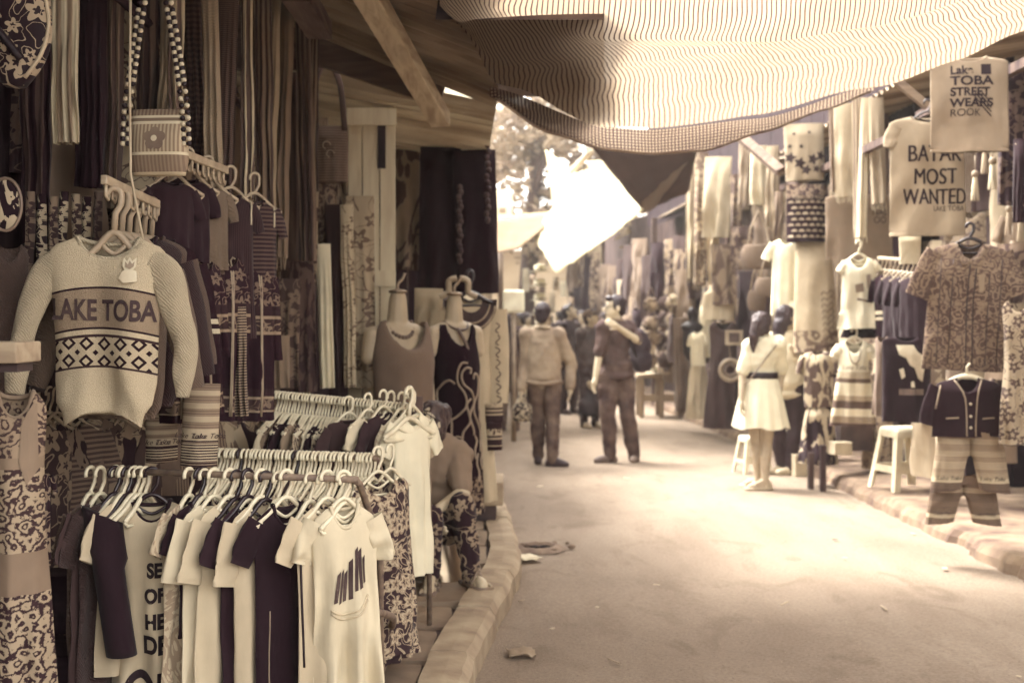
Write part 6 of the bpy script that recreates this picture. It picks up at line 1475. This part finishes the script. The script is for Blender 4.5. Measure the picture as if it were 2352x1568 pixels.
# baskets
bk = fabric(.60, 'ikat', .34, 34.)
for (u, v, w, h, dd, lab) in [(1742, 590, 76, 56, 13.9, 'woven handbag hanging by a long strap, upper of two beside the white T-shirt'), (1766, 660, 60, 44, 13.7, 'woven handbag just under the upper one'), (1738, 690, 40, 46, 14.2, 'small pale woven bag left of the lower handbag')]:
    o = thing('woven_bag', W(u, v, dd), lab, 'bag'); rr = []
    for i in range(11):
        f = i / 10; s_ = .86 + .24 * sin(pi * f) ; rr.append([(px(w / 2, dd) * s_ * cos(a), px(w / 2, dd) * .55 * s_ * sin(a), px(h, dd) * (.5 - f)) for a in (2 * pi * j / 28 for j in range(28))])
    MB().loft(rr, cap=True).build('basket', bk, o)
    for s in (-1, 1): MB().tube(smooth_path([(s * px(w * .3, dd), -.05 * s, px(h * .5, dd)), (s * px(w * .22, dd), 0, px(h * 1.2, dd)), (0, 0, px(h * 1.9, dd))], 5), .010, 6).build('handle', solid(.66), o)
# shawls further along the right
LS = [(1588, 345, 640, 24, 16.2, fabric(.82, 'vstripe', .5, 8.), 'tall white and grey shawl at the left end of the right stalls'), (1612, 350, 655, 26, 16.0, fabric(.46, 'floral', .7, 8.), 'mottled long shawl second along the right stalls'), (1650, 360, 545, 56, 15.4, fabric(.80), 'broad pale cloth hanging square among the shawls on the right'),
      (1632, 380, 660, 24, 15.7, fabric(.72), 'long pale shawl with a pointed lower end on the right'), (1690, 400, 520, 24, 14.9, fabric(.4, 'floral', .6, 8.), 'short dim shawl right of the broad pale cloth'),
      (1712, 330, 470, 26, 14.4, fabric(.70, 'vstripe', .4, 10.), 'striped scarf, left of three near the wooden brace'), (1742, 335, 470, 34, 14.0, fabric(.84), 'white scarf in the middle of three near the wooden brace'), (1775, 335, 520, 26, 13.6, fabric(.58, 'vstripe', .74, 10.), 'grey striped scarf, right of three near the wooden brace'),
      (1660, 560, 700, 50, 15.2, fabric(.42, 'tiedye', .6, 5.), 'dim patterned garment under the broad pale cloth'), (1705, 520, 620, 50, 14.6, fabric(.3, 'floral', .55, 7.), 'dark flowered garment above the woven handbags'),
      (1790, 440, 560, 20, 13.2, fabric(.4, 'vstripe', .6, 10.), 'narrow dim scarf left of the fan-printed shorts')]
for (u, v0, v1, w, dd, m, lab) in LS: scarf('hanging_shawl', W(u, v0, dd), px(w * 1.15, dd), px(v1 - v0, dd), m, lab, 'shawls along the right stalls', rz=R.uniform(-40, -8), fold=.035, nf=2, depth=.05, fringe=fabric(.7) if w < 30 else None)
d = 15.5; k = px(1, d)
garment('pale_vest', W(1652, 655, 15.3), 72 * k, 78 * k, 'tank', fabric(.76), 'pale sleeveless top above the long dark dress', 'top', None, rz=-15, depth=.08)
garment('long_dark_dress', W(1662, 738, d), 92 * k, 245 * k, 'dress', fabric(.27), 'long dark dress hanging to the ground behind the round net charm', 'dress', None, rz=-10, depth=.12, fold=.03)
dc = thing('ring_charm', W(1678, 850, 15.1), 'round pale feathered ring charm hanging in front of the long dark dress', 'charm')
for r_, t_ in ((23, .008), (13, .010)):
    MB().tube([(px(r_, 15.1) * cos(a), -.0, px(r_, 15.1) * sin(a)) for a in (2 * pi * i / 28 for i in range(29))], px(5 if r_ > 20 else 3, 15.1), 8, cap=False).build('ring', solid(.66 if r_ > 20 else .5), dc)
MB().tube([(0, 0, px(24, 15.1)), (-.02, 0, px(60, 15.1))], .006, 6).build('cord', solid(.6), dc)
fr = thing('framed_charm', W(1686, 775, 15.0), 'small pale framed ornament just above the ring charm', 'ornament'); MB().box((0, 0, 0), (px(40, 15), .02, px(34, 15))).build('frame', solid(.72), fr, False); MB().box((0, -.013, 0), (px(24, 15), .01, px(22, 15))).build('picture', solid(.35), fr, False)
# dressed mannequins by the far right
md = thing('mannequin', W(1590, 712, 16.5), 'black mannequin torso in a pale skirt at the far right stalls', 'mannequin'); m = MB(); m.ell((0, 0, -.05), (.07, .06, .09)); m.cap((0, 0, -.12), .05, (0, 0, -.2), .06); m.ell((0, 0, -.42), (.13, .10, .26)); m.ell((0, 0, -.22), (.15, .08, .07)); link('torso', remesh(m, 'torso', .014, 3), solid(.05, .4, var=.01), md)
garment('pale_skirt', W(1604, 835, 16.4), px(60, 16.4), px(125, 16.4), 'skirt', fabric(.78), 'pale long skirt on the black mannequin', 'skirt', None, depth=.14, fold=.03)
garment('draped_blouse', W(1602, 762, 16.2), px(58, 16.2), px(78, 16.2), 'drop', fabric(.88), 'white blouse draped beside the black mannequin', 'blouse', None, rz=-50, depth=.06)
garment('long_grey_cloth', W(1562, 730, 17), px(36, 17), px(215, 17), 'cloth', fabric(.5, 'vstripe', .36, 8.), 'grey striped cloth hanging to the ground left of the black mannequin', 'cloth', None, depth=.1, fold=.04)
# table with a hat and a heap of bags
td_ = 19.5; c = W(1520, 948, td_); tb = thing('wooden_table', Vector((c.x, td_, 0)), 'plain pale wooden trestle table at the far right stalls', 'table')
zt = W(0, 862, td_).z
MB().box((0, .0, zt), (px(120, td_), .6, .05)).build('top', wood(.66, .08, 'x'), tb, False)
for sx in (-1, -.1, 1):
    for sy in (-1, 1): MB().box((sx * px(50, td_), sy * .25, zt / 2 - .02), (.07, .06, zt - .04)).build('leg', wood(.62, .1), tb, False)
MB().box((0, -.25, .30), (px(105, td_), .04, .10)).build('rail', wood(.64, .1, 'x'), tb, False)
def hat(at, s, t, lab):
    o = thing('brimmed_hat', at, lab, 'hat'); MB().loft([[(r_ * s * cos(a), r_ * s * sin(a) * 1.15, z * s) for a in (2 * pi * j / 28 for j in range(28))] for r_, z in ((.95, .03), (1.0, 0), (.6, .02), (.55, .12), (.55, .5), (.45, .66), (.2, .70), (.02, .69))]).build('hat', fabric(t), o)
    MB().loft([[(r_ * s * cos(a), r_ * s * sin(a) * 1.15, z * s) for a in (2 * pi * j / 28 for j in range(28))] for r_, z in ((.56, .06), (.585, .07), (.58, .2), (.55, .21))]).build('band', solid(.3), o)
hat(W(1502, 855, 19.3), .16, .9, 'white brimmed hat on the table at the far right stalls'); hat(W(1530, 846, 19.4), .13, .5, 'grey hat behind the white one on the table')
for i in range(16):
    u = 1500 + (i % 4) * 24 + R.uniform(-8, 8); v = 690 + (i // 4) * 44 + R.uniform(-10, 10); dd = 18.8 + R.uniform(-.4, .4)
    o = thing('soft_bag', W(u, v, dd), 'soft patterned bag in the hanging heap above the table', 'bag', 'bags in the heap above the table'); m = MB(); m.ell((0, 0, 0), (.13, .08, .12), M=Matrix.Rotation(R.uniform(-.8, .8), 3, 'Y'))
    link('body', remesh(m, 'body', .022, 2, .05, (6, 6, 6), i), [fabric(.6, 'floral', .3, 9.), fabric(.3), fabric(.74, 'tiedye', .4, 6.), fabric(.45, 'ikat', .7, 10.)][i % 4], o)
    MB().tube(smooth_path([(-.06, 0, .10), (0, 0, .26), (.06, 0, .10)], 4), .008, 6).build('strap', solid(.5), o)

# the mass of stock behind the front row on the right
RM = [fabric(.55), fabric(.72), fabric(.26), fabric(.62, 'floral', .34, 11., cut=.66), fabric(.36, 'ikat', .62, 16.), fabric(.80), fabric(.48, 'tiedye', .7, 6.), fabric(.68, 'vstripe', .42, 10.), fabric(.18), fabric(.58, 'paisley', .32, 30.)]
for i in range(84):
    tier = i % 3; t = (i // 3) / 28; y = 9.3 + 7.7 * t; x = (3.62 if y < 13 else 3.62 - (y - 13) * .10) + R.uniform(-.08, .22)
    garment('stock_garment', Vector((x, y, (3.05, 2.25, 1.40)[tier] + R.uniform(-.16, .12))), R.uniform(.32, .52), R.uniform(.62, 1.0), ('cloth', 'tee', 'dress', 'drop', 'cloth')[(i * 2 + tier) % 5], RM[(i * 7 + tier * 3) % 10], 'garment massed behind the front row of the right stalls', 'garment', 'stock behind the right front row', rz=R.uniform(-65, -25), depth=.06, fold=.024, nz=12, ns=22)
for i in range(14):
    y = 9.6 + .5 * i; garment('pavement_stock', Vector((3.15 + R.uniform(-.05, .2) - max(0, y - 13) * .1, y, R.uniform(.75, 1.0))), R.uniform(.3, .45), R.uniform(.5, .7), ('cloth', 'dress')[i % 2], RM[(i * 3 + 1) % 10], 'low hanging garment near the pavement of the right stalls', 'garment', 'low stock of the right stalls', rz=-50, depth=.06, fold=.022, nz=10, ns=20) if i not in (1, 2, 3) else None
# ---------------------------------------------------------------- far end: tarps, awnings, tree, sign
def tarp(pts, name, mat, label, cat, sag=.15, n=12, thick=.012):
    """quad of (u, v, d) corners, sagging sheet with a little thickness"""
    A, B, C, D = (W(*p) for p in pts); rows = []
    for j in range(n + 1):
        t = j / n; a, b = A.lerp(D, t), B.lerp(C, t)
        rows.append([a.lerp(b, i / n) - Vector((0, 0, sag * sin(pi * i / n) * sin(pi * t))) + Vector((0, 0, .03 * noise.noise(Vector((i * .6, t * 5, pts[0][0]))))) for i in range(n + 1)])
    m = MB(); m.grid(rows); o = m.build(name, mat, fix=False); s = o.modifiers.new('thick', 'SOLIDIFY'); s.thickness = thick
    return tag(o, label, cat)
def sheet_mat(t, tr):
    n = N('tarpaulin'); nz = n.add('TexNoise', Vector=n.co(), Scale=2.0, Detail=4.0); c = n.ramp(nz.outputs[0], [(.3, t - .06), (.7, t)])
    a = n.add('BsdfDiffuse', Color=c); b = n.add('BsdfTranslucent', Color=c); x = n.add('MixShader', i0=tr, i1=a.outputs[0], i2=b.outputs[0])
    n.t.links.new(x.outputs[0], n.n['Material Output'].inputs['Surface']); return n.m
wt = sheet_mat(.98, .5); gt = sheet_mat(.60, .25); bt2 = sheet_mat(.36, .15)
tarp([(1330, 398, 19.5), (1418, 368, 18.0), (1478, 484, 15.0), (1222, 545, 18.5)], 'white_tarp', wt, 'large blown-out white tarpaulin slung over the far street', 'tarpaulin', .10)
tarp([(1222, 540, 18.5), (1478, 482, 15.0), (1400, 545, 14.8), (1278, 628, 15.5)], 'white_tarp', wt, 'lower white tarpaulin flap hanging in a long slanted edge', 'tarpaulin', .05)
tarp([(1254, 344, 21), (1334, 404, 20), (1322, 470, 20), (1276, 505, 20.5)], 'white_tarp', wt, 'pointed triangular white tarpaulin left of the large one', 'tarpaulin', .02)
tarp([(1348, 372, 17.6), (1418, 366, 17.4), (1432, 440, 17), (1376, 470, 17.2)], 'white_tarp', sheet_mat(.86, .3), 'folded strip of white tarpaulin at the top of the large one', 'tarpaulin', .03)
tarp([(1110, 512, 18.6), (1296, 488, 19.4), (1190, 572, 17.0), (1110, 588, 16.6)], 'grey_awning', gt, 'grey cloth awning sticking out from the left over the far street', 'awning', .05)
tarp([(1110, 500, 18.7), (1296, 484, 19.5), (1296, 494, 19.4), (1110, 516, 18.6)], 'awning_edge', wt, 'white rolled edge along the grey awning', 'awning edge', .03)
br = tarp([(1358, 336, 14.0), (1600, 346, 14.4), (1580, 440, 15.6), (1476, 486, 15.2)], 'brown_tarp', bt2, 'dark brown tarpaulin with loose folds over the right stalls', 'tarpaulin', .08)
tarp([(1476, 430, 15.0), (1580, 372, 14.6), (1500, 480, 15.1), (1474, 488, 15.1)], 'brown_tarp', sheet_mat(.52, .2), 'lighter fold hanging from the dark brown tarpaulin', 'tarpaulin', .02)
o = thing('tarp_pole', W(1312, 394, 17.6), 'pale slanted pole holding up the white tarpaulins', 'pole'); MB().tube([Vector(), W(1358, 348, 15.5) - o.location], .04, 8).build('pole', solid(.7), o)
o = thing('wall_sign', W(1150, 470, 19.5), 'white rounded sign board with one small grey square, above the grey awning', 'sign')
MB().box((0, 0, 0), (px(54, 19.5), .08, px(66, 19.5))).build('board', solid(.97, .5, var=.02), o, False, bevel=.035); MB().box((px(4, 19.5), -.045, -px(14, 19.5)), (px(16, 19.5), .01, px(13, 19.5))).build('square', solid(.62), o, False)
MB().tube([(0, .06, -.25), (0, .06, -3.2)], .04, 8).build('pole', solid(.5), o)
for (u, v, w, h, dd, lab) in [(1180, 692, 50, 52, 15.5, 'white rounded cool box or board glaring by the left of the far street')]:
    o = thing('white_board', W(u, v, dd), 'white rounded board glaring beside the far left shops', 'board'); MB().box((0, 0, 0), (px(w, dd), .06, px(h, dd))).build('board', solid(.98, .5, var=.02), o, False, bevel=.03); MB().box((.0, -.035, -.0), (px(w - 10, dd), .01, px(h - 10, dd))).build('panel', solid(.92, .5), o, False); MB().tube([(0, .03, -.1), (0, .03, -W(0, v, dd).z)], .03, 8).build('stand', solid(.6), o)
for i in range(4):
    hat(W(1240, 624 + i * 33, 19), .16, .92, ['topmost white hat in the hanging string of hats over mid street', 'second white hat down the hanging string over mid street', 'third white hat down the hanging string over mid street', 'lowest white hat in the hanging string, just above the walking man'][i], )
# goods of the far stalls on both sides
FM = [fabric(t) for t in (.5, .72, .28, .86, .20)] + [fabric(.62, 'floral', .3, 6.), fabric(.3, 'tiedye', .6, 5.)]
for i in range(46):
    t = i / 46; dd = 15.2 + 13 * t; x = 3.0 - 1.62 * t + R.uniform(-.15, .1); z0 = R.uniform(1.7, 3.0); h = R.uniform(.7, 1.5); w = R.uniform(.25, .45)
    scarf('stall_cloth', Vector((x, dd, z0)), w, h, FM[(2, 0, 4, 6, 0, 2, 5, 4, 1, 2)[i % 10]], 'dim cloth hanging in the shaded far right stalls', 'cloths in the far right stalls', rz=-55, fold=.03, nf=2, depth=.05, cat='cloth')
for i in range(16):
    t = i / 16; dd = 16 + 13 * t; x = 2.65 - 1.6 * t; o = garment('stall_garment', Vector((x, dd, R.uniform(1.35, 1.75))), R.uniform(.35, .5), R.uniform(.6, .9), R.choice(['tee', 'dress', 'drop']), FM[(i * 3) % 7], 'garment hanging low in the far right stalls', 'garment', 'garments low in the far right stalls', rz=-60, depth=.08)
for i in range(20):
    t = i / 20; dd = 12.8 + 16 * t; x = -.50 - .12 * t + R.uniform(-.05, .1); o = garment('stall_garment', Vector((x, dd, R.uniform(1.4, 2.4))), R.uniform(.35, .5), R.uniform(.5, .9), R.choice(['tee', 'dress', 'cloth']), FM[(1, 3, 3, 5, 1, 0)[i % 6]], 'pale garment hanging along the far left shops', 'garment', 'garments along the far left shops', rz=60, depth=.08)
for i in range(12):
    u = 1190 + i * 15 + R.uniform(-5, 5); dd = 25 + R.uniform(-2, 4); v = 640 + R.uniform(-35, 50)
    scarf('stall_cloth', W(u, v, dd), px(15, dd), px(R.uniform(28, 60), dd), FM[(1, 3, 5, 3, 0, 1)[i % 6]], 'bright small cloth at the far end of the street', 'cloths at the far end', fold=.03, nf=1, depth=.06, cat='cloth')
ct = thing('far_counter', Vector((W(1235, 0, 26).x, 26.5, 0)), 'low pale stall counter at the far end of the street', 'counter'); MB().box((.2, 0, .45), (2.2, .8, .9)).build('body', solid(.66), ct, False); MB().box((.2, 0, .93), (2.4, .95, .06)).build('top', solid(.8), ct, False)
# tree
tr = thing('tree', Vector((W(1215, 0, 27).x, 27, 0)), 'leafy pale tree rising behind the sign and the white tarpaulins', 'tree')
m = MB(); m.tube(smooth_path([(0, 0, 0), (-.05, 0, 1.8), (.05, 0, 3.4), (.2, 0, 5)], 5), [.22 - .006 * i for i in range(16)], 10)
for s, e in [((0, 0, 2.8), (1.3, .2, 4.4)), ((0, 0, 3.0), (-1.2, .3, 4.6)), ((0, 0, 3.4), (.5, -.5, 5.2)), ((0, 0, 2.4), (.8, -.6, 3.6))]: m.tube(smooth_path([s, ((s[0] + e[0]) / 2, (s[1] + e[1]) / 2, (s[2] + e[2]) / 2 + .3), e], 5), [.09 - .005 * i for i in range(11)], 8)
m.build('trunk', wood(.34, .12), tr)
n = N('leaves'); nz = n.add('TexNoise', Vector=n.co(), Scale=1.5, Detail=3.0); c = n.ramp(nz.outputs[0], [(.3, .46), (.7, .72)])
a_ = n.add('BsdfDiffuse', Color=c); b_ = n.add('BsdfTranslucent', Color=c); x_ = n.add('MixShader', i0=.4, i1=a_.outputs[0], i2=b_.outputs[0]); n.t.links.new(x_.outputs[0], n.n['Material Output'].inputs['Surface'])
m = MB(); rg = random.Random(5); cl = [(rg.gauss(.35, .95), rg.gauss(0, .7), rg.uniform(3.2, 6.4), rg.uniform(.35, .68)) for _ in range(62)]
for (x, y, z, r) in cl:
    for _ in range(95):
        v = Vector((rg.gauss(0, 1), rg.gauss(0, 1), rg.gauss(0, 1))).normalized() * r * rg.uniform(.45, 1.05); p = Vector((x, y, z)) + v
        a = Vector((rg.gauss(0, 1), rg.gauss(0, 1), rg.gauss(0, .6))).normalized(); b = a.cross(Vector((rg.gauss(0, 1), rg.gauss(0, 1), rg.gauss(0, 1)))).normalized(); s = rg.uniform(.08, .15)
        m.add([p - a * s, p + b * s * .5, p + a * s, p - b * s * .5], [(0, 1, 2, 3)])
m.build('crown', n.m, tr, False, fix=False)
# ---------------------------------------------------------------- litter on the road
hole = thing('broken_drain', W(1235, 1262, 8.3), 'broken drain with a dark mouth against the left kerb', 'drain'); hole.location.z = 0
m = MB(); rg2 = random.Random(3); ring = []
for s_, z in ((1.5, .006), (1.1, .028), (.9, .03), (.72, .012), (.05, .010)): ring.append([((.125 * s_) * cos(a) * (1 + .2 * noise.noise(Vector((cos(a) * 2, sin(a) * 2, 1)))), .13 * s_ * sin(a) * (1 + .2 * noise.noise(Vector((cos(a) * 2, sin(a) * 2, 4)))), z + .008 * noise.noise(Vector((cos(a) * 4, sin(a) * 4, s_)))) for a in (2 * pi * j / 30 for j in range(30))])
m.loft(ring[:4]); m.build('rim', solid(.5, 1., bump=.8), hole, False); MB().loft(ring[3:], cap=True).build('mouth', solid(.12, .9), hole)  # mouth is a flat disc with the hole's shade painted dark
for i in range(8):
    c = Vector((rg2.uniform(-.16, .22), rg2.uniform(-.14, .16), .02)); MB().ell(c, (rg2.uniform(.012, .03), rg2.uniform(.012, .025), rg2.uniform(.01, .018)), nu=7, nv=5).build('chip', solid(.46, 1.), hole, False)
def scrap(u, v, w, t, lab, name='paper_scrap', long=1., cat='litter', grp=None, crumple=.5):
    d = CH * FPX / (v - HZ); p = W(u, v, d); p.z = .012; s = px(w, d); m = MB(); rows = []
    for j in range(7): rows.append([((i / 6 - .5) * s, (j / 6 - .5) * s * long, .004 + crumple * s * .35 * (noise.noise(Vector((i * .7 + u, j * .7, v))) + .35)) for i in range(7)])
    m.grid(rows); o = m.build(name, solid(t, .8, var=.04), fix=False); o.location = p; o.rotation_euler.z = R.uniform(0, 3); q = o.modifiers.new('thick', 'SOLIDIFY'); q.thickness = .002; return tag(o, lab, cat, grp)
scrap(1210, 1288, 60, .86, 'crumpled white paper lying beside the broken drain', long=.9, crumple=.5)
scrap(1196, 1508, 62, .62, 'torn clear plastic bag on the road near the bottom of the frame', 'plastic_scrap', crumple=.8)
for (u, v, w, l, t, lab) in [(1198, 1385, 28, .2, .72, 'pale sliver of paper by the kerb'), (1802, 1392, 54, .12, .76, 'thin pale stick on the road, left of two in the middle right'), (2030, 1402, 58, .12, .74, 'thin pale stick on the road, right of two in the middle right'), (2170, 1310, 24, .6, .86, 'small white scrap on the right of the road'), (2098, 1230, 22, .5, .84, 'small white scrap near the broken right kerb'),
        (1240, 1120, 26, .3, .93, 'white speck of paper on the bright road near the walking man'), (1440, 1101, 22, .4, .93, 'white speck of paper before the young man in glasses'), (1918, 1243, 14, .9, .2, 'dark pebble on the right of the road'), (1410, 1525, 60, .12, .7, 'thin dry stalk near the bottom of the road'), (1372, 1400, 16, .6, .85, 'white chip on the road below the plastic stick'), (1268, 1450, 24, .4, .8, 'pale chip right of the torn plastic'),
        (1508, 1348, 20, .4, .8, 'cream chip in the middle of the road'), (1940, 1285, 16, .6, .8, 'cream chip below the dark pebble'), (2340, 1560, 14, .6, .86, 'white chip at the bottom right')]:
    scrap(u, v, w * .8, t * .88, lab, 'litter_scrap', l, crumple=.15)
# ---------------------------------------------------------------- air
hz = N('air'); hz.n.remove(hz.b); pv = hz.add('VolumePrincipled', Color=(.98, .955, .92, 1), Density=.0018, Anisotropy=.3)
hz.t.links.new(pv.outputs[0], hz.n['Material Output'].inputs['Volume'])
hzo = MB().box((0, 30, 4.5), (36, 72, 11.2)).build('haze', hz.m, None, False); tag(hzo, kind='stuff')
bpy.data.scenes.remove(TMP)
